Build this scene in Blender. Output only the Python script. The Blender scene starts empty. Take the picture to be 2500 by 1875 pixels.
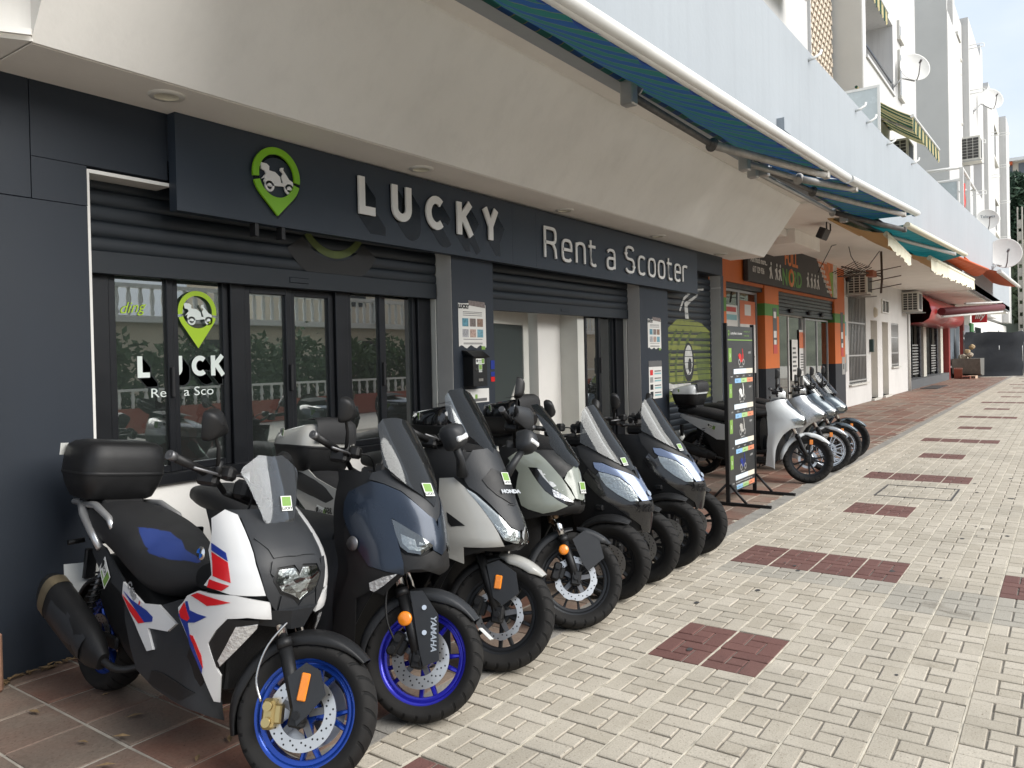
import bpy, bmesh, math, random
from mathutils import Vector, Matrix
from mathutils.geometry import delaunay_2d_cdt

scene = bpy.context.scene
COL = scene.collection
rad = math.radians

# ------------------------------------------------------------------ camera
PSI, TH, RHO, EYE = rad(35.6), 0.0105, 0.0222, 1.62
_z = Vector((0, 0, 1))
_f0 = Vector((math.cos(PSI), math.sin(PSI), 0))
_r0 = Vector((math.sin(PSI), -math.cos(PSI), 0))
_fw = _f0*math.cos(TH) - _z*math.sin(TH)
_up = _f0*math.sin(TH) + _z*math.cos(TH)
_R = _r0*math.cos(RHO) - _up*math.sin(RHO)
_U = _up*math.cos(RHO) + _r0*math.sin(RHO)
cam_data = bpy.data.cameras.new('camera')
cam = bpy.data.objects.new('camera', cam_data)
COL.objects.link(cam)
M = Matrix((_R, _U, -_fw)).transposed().to_4x4()
M.translation = Vector((0, 0, EYE))
cam.matrix_world = M
cam_data.sensor_fit = 'HORIZONTAL'
cam_data.sensor_width = 36.0
cam_data.lens = 1900/2500*36
cam_data.shift_y = -40/2500
cam_data.clip_start = 0.05
cam_data.clip_end = 2000
scene.camera = cam
scene.render.resolution_x, scene.render.resolution_y = 1024, 768

# ------------------------------------------------------------------ sky, sun, exposure
SUN_EL, SUN_AZ = rad(36), rad(-82)      # azimuth measured from +x towards +y
world = bpy.data.worlds.new('World')
scene.world = world
world.use_nodes = True
nt = world.node_tree
for n in list(nt.nodes): nt.nodes.remove(n)
wo = nt.nodes.new('ShaderNodeOutputWorld')
bg = nt.nodes.new('ShaderNodeBackground')
sky = nt.nodes.new('ShaderNodeTexSky')
sky.sky_type = 'NISHITA'
sky.sun_disc = False
sky.sun_elevation = SUN_EL
sky.sun_rotation = math.pi/2 - SUN_AZ
sky.dust_density = 2.5
tc = nt.nodes.new('ShaderNodeTexCoord')
mp = nt.nodes.new('ShaderNodeMapping'); mp.inputs['Scale'].default_value = (1, 1, 2.6)
nz = nt.nodes.new('ShaderNodeTexNoise'); nz.inputs['Scale'].default_value = 3.2; nz.inputs['Detail'].default_value = 7; nz.inputs['Roughness'].default_value = 0.55
rp = nt.nodes.new('ShaderNodeValToRGB')
rp.color_ramp.elements[0].position = 0.33; rp.color_ramp.elements[0].color = (0.90, 0.90, 0.90, 1)
rp.color_ramp.elements[1].position = 0.66; rp.color_ramp.elements[1].color = (1, 1, 1, 1)
mx = nt.nodes.new('ShaderNodeMixRGB'); mx.blend_type = 'MIX'
cl = nt.nodes.new('ShaderNodeMixRGB')
cl.inputs[1].default_value = (1.75, 2.1, 2.6, 1)      # thin grey cloud base
cl.inputs[2].default_value = (2.95, 3.15, 3.45, 1)   # bright cloud
nt.links.new(tc.outputs['Generated'], mp.inputs[0]); nt.links.new(mp.outputs[0], nz.inputs['Vector'])
nt.links.new(nz.outputs['Fac'], rp.inputs[0]); nt.links.new(rp.outputs[0], mx.inputs[0])
nt.links.new(nz.outputs['Fac'], cl.inputs[0])
nt.links.new(sky.outputs[0], mx.inputs[1]); nt.links.new(cl.outputs[0], mx.inputs[2])
nt.links.new(mx.outputs[0], bg.inputs[0]); nt.links.new(bg.outputs[0], wo.inputs[0])
bg.inputs[1].default_value = 0.1
sun_d = bpy.data.lights.new('sun', 'SUN')
sun_d.energy = 1.5; sun_d.angle = rad(50); sun_d.color = (1.0, 0.965, 0.91)
sun = bpy.data.objects.new('sun', sun_d); COL.objects.link(sun)
sd = Vector((math.cos(SUN_EL)*math.cos(SUN_AZ), math.cos(SUN_EL)*math.sin(SUN_AZ), math.sin(SUN_EL)))
sun.rotation_euler = sd.to_track_quat('Z', 'Y').to_euler()
scene.view_settings.view_transform = 'Standard'
scene.view_settings.look = 'None'
scene.view_settings.gamma = 1
scene.view_settings.exposure = 1.8
scene.render.engine = 'CYCLES'
scene.cycles.max_bounces = 8
scene.cycles.transparent_max_bounces = 16
scene.cycles.caustics_reflective = False
scene.cycles.caustics_refractive = False

# ------------------------------------------------------------------ materials
MAT = {}
def s2l(c):
    return tuple((v/12.92 if v <= 0.04045 else ((v+0.055)/1.055)**2.4) for v in c)
def hexc(h):
    h = h.lstrip('#')
    return s2l(tuple(int(h[i:i+2], 16)/255 for i in (0, 2, 4)))
def mat(name, col, rough=0.5, metal=0.0, var=0.08, vscale=6.0, bump=0.0, bscale=60.0, coat=0.0, spec=0.5, dirt=0.0, streak=0.0):
    """principled material with procedural colour variation, optional fine bump and dirt blotches"""
    if name in MAT: return MAT[name]
    m = bpy.data.materials.new(name); m.use_nodes = True
    t = m.node_tree; p = t.nodes['Principled BSDF']
    p.inputs['Roughness'].default_value = rough
    p.inputs['Metallic'].default_value = metal
    p.inputs['Coat Weight'].default_value = coat
    p.inputs['Coat Roughness'].default_value = 0.08
    p.inputs['Specular IOR Level'].default_value = spec
    g = t.nodes.new('ShaderNodeNewGeometry')
    n = t.nodes.new('ShaderNodeTexNoise'); n.inputs['Scale'].default_value = vscale; n.inputs['Detail'].default_value = 6
    t.links.new(g.outputs['Position'], n.inputs['Vector'])
    mxn = t.nodes.new('ShaderNodeMixRGB')
    c = tuple(col)[:3]
    mxn.inputs[1].default_value = (*[max(0, v*(1-var*1.6)) for v in c], 1)
    mxn.inputs[2].default_value = (*[min(1, v*(1+var*1.6)) for v in c], 1)
    t.links.new(n.outputs['Fac'], mxn.inputs[0])
    last = mxn.outputs[0]
    if dirt > 0:
        n2 = t.nodes.new('ShaderNodeTexNoise'); n2.inputs['Scale'].default_value = vscale*0.45; n2.inputs['Detail'].default_value = 9; n2.inputs['Roughness'].default_value = 0.7
        t.links.new(g.outputs['Position'], n2.inputs['Vector'])
        r2 = t.nodes.new('ShaderNodeValToRGB'); r2.color_ramp.elements[0].position = 0.5; r2.color_ramp.elements[1].position = 0.75
        t.links.new(n2.outputs['Fac'], r2.inputs[0])
        ml = t.nodes.new('ShaderNodeMath'); ml.operation = 'MULTIPLY'; ml.inputs[1].default_value = dirt
        t.links.new(r2.outputs[0], ml.inputs[0])
        m3 = t.nodes.new('ShaderNodeMixRGB'); m3.inputs[2].default_value = (*[v*0.45+0.012 for v in c], 1)
        t.links.new(ml.outputs[0], m3.inputs[0]); t.links.new(last, m3.inputs[1]); last = m3.outputs[0]
    if streak > 0:      # rain streaks running down the surface
        mpg = t.nodes.new('ShaderNodeMapping'); mpg.inputs['Scale'].default_value = (2.6, 2.6, 0.16); t.links.new(g.outputs['Position'], mpg.inputs[0])
        n4 = t.nodes.new('ShaderNodeTexNoise'); n4.inputs['Scale'].default_value = 2.4; n4.inputs['Detail'].default_value = 7; n4.inputs['Roughness'].default_value = 0.65; t.links.new(mpg.outputs[0], n4.inputs['Vector'])
        r4 = t.nodes.new('ShaderNodeValToRGB'); r4.color_ramp.elements[0].position = 0.48; r4.color_ramp.elements[1].position = 0.78; t.links.new(n4.outputs['Fac'], r4.inputs[0])
        m4 = t.nodes.new('ShaderNodeMath'); m4.operation = 'MULTIPLY'; m4.inputs[1].default_value = streak; t.links.new(r4.outputs[0], m4.inputs[0])
        m5 = t.nodes.new('ShaderNodeMixRGB'); m5.inputs[2].default_value = (*[v*0.5 for v in c], 1); t.links.new(m4.outputs[0], m5.inputs[0]); t.links.new(last, m5.inputs[1]); last = m5.outputs[0]
    t.links.new(last, p.inputs['Base Color'])
    rr = t.nodes.new('ShaderNodeMapRange'); rr.inputs[3].default_value = max(0.02, rough-0.06); rr.inputs[4].default_value = min(1, rough+0.08)
    t.links.new(n.outputs['Fac'], rr.inputs[0]); t.links.new(rr.outputs[0], p.inputs['Roughness'])
    if bump > 0:
        nb = t.nodes.new('ShaderNodeTexNoise'); nb.inputs['Scale'].default_value = bscale; nb.inputs['Detail'].default_value = 4
        t.links.new(g.outputs['Position'], nb.inputs['Vector'])
        b = t.nodes.new('ShaderNodeBump'); b.inputs['Strength'].default_value = bump; b.inputs['Distance'].default_value = 0.01
        t.links.new(nb.outputs['Fac'], b.inputs['Height']); t.links.new(b.outputs[0], p.inputs['Normal'])
    MAT[name] = m
    return m
def glassmat(name, tint, refl=0.08, rough=0.0, alpha=0.85, gk=1.0):
    """thin pane: tinted see-through plus a fresnel mirror"""
    if name in MAT: return MAT[name]
    m = bpy.data.materials.new(name); m.use_nodes = True
    t = m.node_tree
    for n in list(t.nodes): t.nodes.remove(n)
    o = t.nodes.new('ShaderNodeOutputMaterial')
    tr = t.nodes.new('ShaderNodeBsdfTransparent'); tr.inputs[0].default_value = (*tint, 1)
    df = t.nodes.new('ShaderNodeBsdfPrincipled'); df.inputs['Base Color'].default_value = (*[v*0.25 for v in tint], 1); df.inputs['Roughness'].default_value = 0.1
    gl = t.nodes.new('ShaderNodeBsdfGlossy'); gl.inputs['Roughness'].default_value = rough
    gl.inputs[0].default_value = (0.95*gk, 0.97*gk, 0.97*gk, 1)
    fr = t.nodes.new('ShaderNodeFresnel'); fr.inputs[0].default_value = 1.5
    ad = t.nodes.new('ShaderNodeMath'); ad.operation = 'ADD'; ad.inputs[1].default_value = refl
    m1 = t.nodes.new('ShaderNodeMixShader'); m1.inputs[0].default_value = 1-alpha
    m2 = t.nodes.new('ShaderNodeMixShader')
    t.links.new(fr.outputs[0], ad.inputs[0]); t.links.new(ad.outputs[0], m2.inputs[0])
    t.links.new(tr.outputs[0], m1.inputs[1]); t.links.new(df.outputs[0], m1.inputs[2])
    t.links.new(m1.outputs[0], m2.inputs[1]); t.links.new(gl.outputs[0], m2.inputs[2])
    t.links.new(m2.outputs[0], o.inputs[0])
    MAT[name] = m
    return m
def emat(name, col, strength):
    if name in MAT: return MAT[name]
    m = bpy.data.materials.new(name); m.use_nodes = True
    p = m.node_tree.nodes['Principled BSDF']
    p.inputs['Base Color'].default_value = (*col, 1)
    p.inputs['Emission Color'].default_value = (*col, 1)
    p.inputs['Emission Strength'].default_value = strength
    MAT[name] = m
    return m

# ------------------------------------------------------------------ mesh helpers
def link(o, parent=None):
    COL.objects.link(o)
    if parent is not None: o.parent = parent
    return o
def tag(o, label=None, cat=None, group=None, kind=None):
    if label: o['label'] = label
    if cat: o['category'] = cat
    if group: o['group'] = group
    if kind: o['kind'] = kind
    return o
def empty(name, loc=(0, 0, 0), rz=0.0, label=None, cat=None, group=None):
    o = bpy.data.objects.new(name, None); o.location = loc; o.rotation_euler = (0, 0, rz)
    o.empty_display_size = 0.1
    COL.objects.link(o)
    return tag(o, label, cat, group)
class MB:
    """collects shapes for ONE mesh object; coordinates pass through self.m if set"""
    def __init__(s, m=None): s.v = []; s.f = []; s.fm = []; s.m = m; s.mi = 0; s.sm = []; s.smooth = False
    def add(s, vs, fs):
        o = len(s.v)
        if s.m is not None: s.v += [tuple(s.m @ Vector(p)) for p in vs]
        else: s.v += [tuple(p) for p in vs]
        for f in fs:
            s.f.append(tuple(i+o for i in f)); s.fm.append(s.mi); s.sm.append(s.smooth)
        return s
    def box(s, x0, x1, y0, y1, z0, z1, b=0.0):
        if b <= 0:
            v = [(x, y, z) for x in (x0, x1) for y in (y0, y1) for z in (z0, z1)]
            return s.add(v, [(0, 1, 3, 2), (4, 6, 7, 5), (0, 4, 5, 1), (2, 3, 7, 6), (0, 2, 6, 4), (1, 5, 7, 3)])
        b = min(b, abs(x1-x0)*.49, abs(y1-y0)*.49, abs(z1-z0)*.49)
        v = []; idx = {}
        for ix, x in enumerate((x0, x1)):
            for iy, y in enumerate((y0, y1)):
                for iz, z in enumerate((z0, z1)):
                    sx = b if ix == 0 else -b; sy = b if iy == 0 else -b; sz = b if iz == 0 else -b
                    idx[(ix, iy, iz, 0)] = len(v); v.append((x, y+sy, z+sz))
                    idx[(ix, iy, iz, 1)] = len(v); v.append((x+sx, y, z+sz))
                    idx[(ix, iy, iz, 2)] = len(v); v.append((x+sx, y+sy, z))
        f = []
        g = lambda a, b_, c, k: idx[(a, b_, c, k)]
        for i in (0, 1):
            q = [g(i, 0, 0, 0), g(i, 1, 0, 0), g(i, 1, 1, 0), g(i, 0, 1, 0)]; f.append(q if i else q[::-1])
            q = [g(0, i, 0, 1), g(0, i, 1, 1), g(1, i, 1, 1), g(1, i, 0, 1)]; f.append(q if i else q[::-1])
            q = [g(0, 0, i, 2), g(1, 0, i, 2), g(1, 1, i, 2), g(0, 1, i, 2)]; f.append(q if i else q[::-1])
        for a in (0, 1):
            for c in (0, 1):
                f.append([g(0, a, c, 1), g(1, a, c, 1), g(1, a, c, 2), g(0, a, c, 2)])
                f.append([g(a, 0, c, 0), g(a, 1, c, 0), g(a, 1, c, 2), g(a, 0, c, 2)])
                f.append([g(a, c, 0, 0), g(a, c, 1, 0), g(a, c, 1, 1), g(a, c, 0, 1)])
                for e in (0, 1): f.append([g(a, c, e, 0), g(a, c, e, 1), g(a, c, e, 2)])
        return s.add(v, f)
    def quad(s, a, b, c, d): return s.add([a, b, c, d], [(0, 1, 2, 3)])
    def cyl(s, p0, p1, r0, r1=None, n=12, caps=True):
        p0 = Vector(p0); p1 = Vector(p1); r1 = r0 if r1 is None else r1
        a = (p1-p0)
        if a.length < 1e-9: return s
        a.normalize()
        u = a.orthogonal().normalized(); w = a.cross(u)
        v = []
        for p, r in ((p0, r0), (p1, r1)):
            for i in range(n):
                t = 2*math.pi*i/n
                v.append(p+u*(r*math.cos(t))+w*(r*math.sin(t)))
        f = [(i, (i+1) % n, n+(i+1) % n, n+i) for i in range(n)]
        old = s.smooth; s.smooth = True
        s.add(v, f); s.smooth = old
        if caps:
            o = len(s.v)-2*n
            s.f.append(tuple(range(o+n-1, o-1, -1))); s.f.append(tuple(range(o+n, o+2*n))); s.fm += [s.mi]*2; s.sm += [False]*2
        return s
    def tube(s, pts, r, n=8, closed=False):
        pts = [Vector(p) for p in pts]; rs = r if isinstance(r, (list, tuple)) else [r]*len(pts)
        v = []; prev = None
        for i, p in enumerate(pts):
            if closed: d = pts[(i+1) % len(pts)]-pts[i-1]
            else: d = pts[min(i+1, len(pts)-1)]-pts[max(i-1, 0)]
            d.normalize()
            if prev is None: u = d.orthogonal().normalized()
            else: u = (prev-d*prev.dot(d)).normalized()
            prev = u; w = d.cross(u)
            for k in range(n):
                t = 2*math.pi*k/n
                v.append(p+u*(rs[i]*math.cos(t))+w*(rs[i]*math.sin(t)))
        f = []
        L = len(pts)
        for i in range(L if closed else L-1):
            j = (i+1) % L
            for k in range(n):
                f.append((i*n+k, i*n+(k+1) % n, j*n+(k+1) % n, j*n+k))
        if not closed: f += [tuple(range(n-1, -1, -1)), tuple(range((L-1)*n, L*n))]
        old = s.smooth; s.smooth = True
        s.add(v, f); s.smooth = old
        return s
    def lathe(s, prof, c=(0, 0, 0), axis=(0, 1, 0), n=32, a0=0, a1=2*math.pi):
        """prof: (radius, along-axis) pairs"""
        ax = Vector(axis).normalized(); c = Vector(c)
        u = ax.cross(Vector((0, 0, 1)))
        u = Vector((1, 0, 0)) if u.length < 1e-6 else u.normalized()
        w = u.cross(ax)
        full = abs(a1-a0-2*math.pi) < 1e-6
        m = n if full else n+1
        v = []
        for i in range(m):
            t = a0+(a1-a0)*i/n
            d = u*math.cos(t)+w*math.sin(t)
            for r, h in prof: v.append(c+d*r+ax*h)
        k = len(prof); f = []
        for i in range(n):
            j = (i+1) % m
            for q in range(k-1): f.append((i*k+q, i*k+q+1, j*k+q+1, j*k+q))
        old = s.smooth; s.smooth = True
        s.add(v, f); s.smooth = old
        return s
    def prism(s, poly, d0, d1, fr=None):
        """closed 2D outline (a,b) extruded from d0 to d1; fr maps (a,b,d) to 3D (default: x=a z=b y=d)"""
        fr = fr or (lambda a, b, d: (a, d, b))
        n = len(poly)
        v = [fr(a, b, d0) for a, b in poly]+[fr(a, b, d1) for a, b in poly]
        s.add(v, [tuple(range(n)), tuple(range(2*n-1, n-1, -1))]+[(i, i+n, (i+1) % n+n, (i+1) % n) for i in range(n)])
        return s
    def grid(s, rows, closed=False):
        """rows of equal length -> quads"""
        k = len(rows[0]); v = [p for r in rows for p in r]; f = []
        for i in range(len(rows)-1):
            for j in range(k if closed else k-1):
                f.append((i*k+j, i*k+(j+1) % k, (i+1)*k+(j+1) % k, (i+1)*k+j))
        old = s.smooth; s.smooth = True
        s.add(v, f); s.smooth = old
        return s
    def build(s, name, mats, parent=None, fix=True, loc=None):
        me = bpy.data.meshes.new(name)
        me.from_pydata(s.v, [], s.f)
        for m in (mats if isinstance(mats, (list, tuple)) else [mats]): me.materials.append(m)
        me.polygons.foreach_set('material_index', s.fm)
        me.polygons.foreach_set('use_smooth', s.sm)
        if fix:
            b = bmesh.new(); b.from_mesh(me)
            bmesh.ops.recalc_face_normals(b, faces=b.faces); b.to_mesh(me); b.free()
        me.update()
        o = bpy.data.objects.new(name, me)
        if loc: o.location = loc
        return link(o, parent)
def mesh_from(s, name, mats):
    o = s.build(name, mats); me = o.data; bpy.data.objects.remove(o); return me
def inst(name, me, loc, parent=None, rz=0.0):
    o = bpy.data.objects.new(name, me); o.location = loc; o.rotation_euler = (0, 0, rz)
    return link(o, parent)
def text_mesh(txt, size, fr, depth=0.0, bold=0.0, align='CENTER', shear=0.0, sx=1.0):
    """text laid out in (a right, b up); fr maps (a,b,d) to 3D. returns (verts, faces)"""
    cu = bpy.data.curves.new('txt', 'FONT'); cu.body = txt; cu.size = size; cu.align_x = align; cu.offset = bold; cu.shear = shear
    cu.extrude = depth; cu.resolution_u = 3
    o = bpy.data.objects.new('txt', cu); COL.objects.link(o)
    dg = bpy.context.evaluated_depsgraph_get()
    me = bpy.data.meshes.new_from_object(o.evaluated_get(dg))
    vs = [fr(v.co.x*sx, v.co.y, v.co.z) for v in me.vertices]; fs = [tuple(p.vertices) for p in me.polygons]
    bpy.data.objects.remove(o); bpy.data.curves.remove(cu); bpy.data.meshes.remove(me)
    return vs, fs
def islands(vs, fs):
    """split (verts, faces) into connected pieces"""
    p = list(range(len(vs)))
    def find(a):
        while p[a] != a: p[a] = p[p[a]]; a = p[a]
        return a
    for f in fs:
        for i in f[1:]: p[find(i)] = find(f[0])
    out = {}
    for f in fs: out.setdefault(find(f[0]), []).append(f)
    res = []
    for L in out.values():
        ids = sorted({i for f in L for i in f}); mp_ = {i: k for k, i in enumerate(ids)}
        res.append(([vs[i] for i in ids], [tuple(mp_[i] for i in f) for f in L]))
    return res
def stroke(path, w, closed=False):
    """outline ribbon quads of a polyline in 2D, mitred"""
    n = len(path); L = []; R = []
    for i, (x, y) in enumerate(path):
        a = path[i-1] if (i > 0 or closed) else None
        b = path[(i+1) % n] if (i < n-1 or closed) else None
        def nrm(p, q):
            dx, dy = q[0]-p[0], q[1]-p[1]; l = math.hypot(dx, dy) or 1
            return (-dy/l, dx/l)
        if a is None: nx, ny = nrm((x, y), b); k = 1
        elif b is None: nx, ny = nrm(a, (x, y)); k = 1
        else:
            n1 = nrm(a, (x, y)); n2 = nrm((x, y), b)
            nx, ny = n1[0]+n2[0], n1[1]+n2[1]; l = math.hypot(nx, ny) or 1
            nx, ny = nx/l, ny/l
            k = 1/max(0.35, nx*n1[0]+ny*n1[1])
        L.append((x+nx*w/2*k, y+ny*w/2*k)); R.append((x-nx*w/2*k, y-ny*w/2*k))
    return L, R
def ribbon(mb, path, w, d0, d1, fr, closed=False):
    L, R = stroke(path, w, closed); n = len(path)
    v = []
    for d in (d0, d1):
        for p in L: v.append(fr(p[0], p[1], d))
        for p in R: v.append(fr(p[0], p[1], d))
    f = []
    m = n if closed else n-1
    for i in range(m):
        j = (i+1) % n
        f += [(i, j, n+j, n+i), (2*n+i, 3*n+i, 3*n+j, 2*n+j), (i, 2*n+i, 2*n+j, j), (n+i, n+j, 3*n+j, 3*n+i)]
    if not closed: f += [(0, n, 3*n, 2*n), (n-1, 3*n-1, 4*n-1, 2*n-1)]
    mb.add(v, f)
def arc(cx, cy, rx, ry, a0, a1, n=10, p=2.0):
    out = []
    for i in range(n+1):
        t = rad(a0+(a1-a0)*i/n); c, s_ = math.cos(t), math.sin(t)
        out.append((cx+rx*math.copysign(abs(c)**(2/p), c), cy+ry*math.copysign(abs(s_)**(2/p), s_)))
    return out
# ================================================================== ground
def tonemat(name, c0, c1, stain, stain_amt, rough, bump, bscale, nscale, tw=0.55):
    """masonry: colour between c0 and c1 by object random / face tone plus stains and grain"""
    m = bpy.data.materials.new(name); m.use_nodes = True; t = m.node_tree; p = t.nodes['Principled BSDF']
    N = t.nodes.new; Lk = t.links.new
    oi = N('ShaderNodeObjectInfo'); at = N('ShaderNodeAttribute'); at.attribute_name = 'tone'
    ad = N('ShaderNodeMath'); ad.operation = 'ADD'; fr = N('ShaderNodeMath'); fr.operation = 'FRACT'
    Lk(oi.outputs['Random'], ad.inputs[0]); Lk(at.outputs['Fac'], ad.inputs[1]); Lk(ad.outputs[0], fr.inputs[0])
    g = N('ShaderNodeNewGeometry')
    n1 = N('ShaderNodeTexNoise'); n1.inputs['Scale'].default_value = nscale; n1.inputs['Detail'].default_value = 8; n1.inputs['Roughness'].default_value = 0.68
    n2 = N('ShaderNodeTexNoise'); n2.inputs['Scale'].default_value = bscale; n2.inputs['Detail'].default_value = 5
    n3 = N('ShaderNodeTexNoise'); n3.inputs['Scale'].default_value = 0.9; n3.inputs['Detail'].default_value = 5
    for n in (n1, n2, n3): Lk(g.outputs['Position'], n.inputs['Vector'])
    a = N('ShaderNodeMath'); a.operation = 'MULTIPLY_ADD'; a.inputs[1].default_value = tw; Lk(fr.outputs[0], a.inputs[0])
    mm = N('ShaderNodeMapRange'); mm.inputs[1].default_value = 0.3; mm.inputs[2].default_value = 0.7; mm.inputs[3].default_value = -0.15; mm.inputs[4].default_value = 0.45
    Lk(n1.outputs['Fac'], mm.inputs[0]); Lk(mm.outputs[0], a.inputs[2])
    mx = N('ShaderNodeMixRGB'); mx.inputs[1].default_value = (*c0, 1); mx.inputs[2].default_value = (*c1, 1); Lk(a.outputs[0], mx.inputs[0])
    r = N('ShaderNodeValToRGB'); r.color_ramp.elements[0].position = 0.5; r.color_ramp.elements[1].position = 0.72; Lk(n3.outputs['Fac'], r.inputs[0])
    r1 = N('ShaderNodeMath'); r1.operation = 'MULTIPLY'; r1.inputs[1].default_value = stain_amt; Lk(r.outputs[0], r1.inputs[0])
    mx2 = N('ShaderNodeMixRGB'); mx2.inputs[2].default_value = (*stain, 1); Lk(r1.outputs[0], mx2.inputs[0]); Lk(mx.outputs[0], mx2.inputs[1])
    gr = N('ShaderNodeMapRange'); gr.inputs[1].default_value = 0.25; gr.inputs[2].default_value = 0.75; gr.inputs[3].default_value = 0.82; gr.inputs[4].default_value = 1.14; Lk(n2.outputs['Fac'], gr.inputs[0])
    mu = N('ShaderNodeMixRGB'); mu.blend_type = 'MULTIPLY'; mu.inputs[0].default_value = 1; Lk(mx2.outputs[0], mu.inputs[1]); Lk(gr.outputs[0], mu.inputs[2])
    # pitting and small dark spots
    n5 = N('ShaderNodeTexNoise'); n5.inputs['Scale'].default_value = 95; n5.inputs['Detail'].default_value = 2; Lk(g.outputs['Position'], n5.inputs['Vector'])
    r5 = N('ShaderNodeValToRGB'); r5.color_ramp.elements[0].position = 0.62; r5.color_ramp.elements[0].color = (1, 1, 1, 1); r5.color_ramp.elements[1].position = 0.72; r5.color_ramp.elements[1].color = (0.55, 0.53, 0.5, 1); Lk(n5.outputs['Fac'], r5.inputs[0])
    n6 = N('ShaderNodeTexNoise'); n6.inputs['Scale'].default_value = 2.3; n6.inputs['Detail'].default_value = 8; n6.inputs['Roughness'].default_value = 0.7; n6.inputs['Distortion'].default_value = 0.6; Lk(g.outputs['Position'], n6.inputs['Vector'])
    r6 = N('ShaderNodeValToRGB'); r6.color_ramp.elements[0].position = 0.60; r6.color_ramp.elements[0].color = (1, 1, 1, 1); r6.color_ramp.elements[1].position = 0.74; r6.color_ramp.elements[1].color = (0.62, 0.6, 0.57, 1); Lk(n6.outputs['Fac'], r6.inputs[0])
    mu2 = N('ShaderNodeMixRGB'); mu2.blend_type = 'MULTIPLY'; mu2.inputs[0].default_value = 1; Lk(mu.outputs[0], mu2.inputs[1]); Lk(r5.outputs[0], mu2.inputs[2])
    mu3 = N('ShaderNodeMixRGB'); mu3.blend_type = 'MULTIPLY'; mu3.inputs[0].default_value = 1; Lk(mu2.outputs[0], mu3.inputs[1]); Lk(r6.outputs[0], mu3.inputs[2])
    Lk(mu3.outputs[0], p.inputs['Base Color'])
    p.inputs['Roughness'].default_value = rough
    b = N('ShaderNodeBump'); b.inputs['Strength'].default_value = bump; b.inputs['Distance'].default_value = 0.004
    Lk(n2.outputs['Fac'], b.inputs['Height']); Lk(b.outputs[0], p.inputs['Normal'])
    MAT[name] = m
    return m
m_pale = tonemat('pale_paver', (0.37, 0.328, 0.26), (0.51, 0.46, 0.38), (0.30, 0.27, 0.22), 0.6, 0.85, 0.5, 140, 3.5, 0.7)
m_red = tonemat('red_paver', (0.125, 0.055, 0.046), (0.17, 0.080, 0.066), (0.135, 0.085, 0.07), 0.4, 0.85, 0.5, 140, 4)
m_greyp = tonemat('grey_paver', (0.345, 0.318, 0.268), (0.40, 0.37, 0.315), (0.27, 0.25, 0.21), 0.6, 0.85, 0.5, 140, 3.5)
PM = {0: m_pale, 1: m_red, 2: m_greyp}
m_terra = tonemat('terracotta_tile', (0.175, 0.062, 0.038), (0.24, 0.185, 0.145), (0.12, 0.098, 0.08), 0.8, 0.72, 0.35, 60, 3.2, 0.95)
m_joint = mat('cement_joint', (0.24, 0.215, 0.18), 0.9, var=0.25, vscale=9, bump=0.4)
m_kerb = mat('kerb_concrete', (0.25, 0.235, 0.21), 0.9, var=0.2, vscale=5, bump=0.5, bscale=90, dirt=0.5)
m_asph = mat('street_concrete', (0.58, 0.54, 0.47), 0.9, var=0.15, vscale=2, bump=0.3)

tag(MB().box(-60, 400, -120, 120, -0.5, -0.016).build('ground', m_asph), kind='structure')
pav = empty('pavement'); tag(pav, kind='structure')
MB().box(-3, 62, -4.5, 8.8, -0.3, -0.009).build('mortar_bed', m_joint, pav)
MB().box(-3, 62, 2.5, 8.7, -0.2, -0.0075).build('tile_bed', mat('tile_grout', (0.40, 0.365, 0.31), 0.9, var=0.25, vscale=9, bump=0.4, dirt=0.4), pav)
def border(x):
    k = [(-5, 2.36), (2.2, 2.42), (6, 2.49), (13, 2.56), (25, 2.6), (52, 2.66), (80, 2.7)]
    for (a, ya), (b, yb) in zip(k, k[1:]):
        if x <= b: return ya+(yb-ya)*(x-a)/(b-a)
    return 2.7
def visible(p, mx=0.72, my=0.6):
    d = Vector(p)-Vector((0, 0, EYE)); k = d.dot(_fw)
    if k < 0.3: return False
    return abs(d.dot(_R)/k) < mx and abs(d.dot(_U)/k+0.02) < my
random.seed(4)
def brick_vf(sx, sy, g=0.0045, b=0.004, h=0.02):
    x, y = sx/2-g, sy/2-g
    o = [(-x, -y), (x, -y), (x, y), (-x, y)]; i = [(-x+b, -y+b), (x-b, -y+b), (x-b, y-b), (-x+b, y-b)]
    v = [(p[0], p[1], -h) for p in o]+[(p[0], p[1], -b*0.8) for p in o]+[(p[0], p[1], 0) for p in i]
    f = [(8, 9, 10, 11)]
    for k in range(4):
        l = (k+1) % 4; f += [(k, l, 4+l, 4+k), (4+k, 4+l, 8+l, 8+k)]
    return v, f
P = 0.3
def slab_pieces(x0, y1):
    """five pieces of one pinwheel slab whose near-left corner is x0, y1 (x runs away, y runs left)"""
    u = P/3
    return [((x0+2*u, y1-u/2), (2*u, u)), ((x0+2.5*u, y1-2*u), (u, 2*u)), ((x0+1.5*u, y1-1.5*u), (u, u)),
            ((x0+0.5*u, y1-u), (u, 2*u)), ((x0+u, y1-2.5*u), (2*u, u))]
wide_rows = [-7, 7, 23, 39, 58, 78, 100, 124, 150]
narrow_rows = [0, 15, 31, 48, 68, 89, 112, 137]
def is_red(i, j):
    for r in wide_rows:
        if i in (r, r+1): return (j+1) % 6 < 4
    for r in narrow_rows:
        if i in (r, r+1): return j % 6 < 2
    return False
near = []; far = {0: [], 1: [], 2: []}
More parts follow.
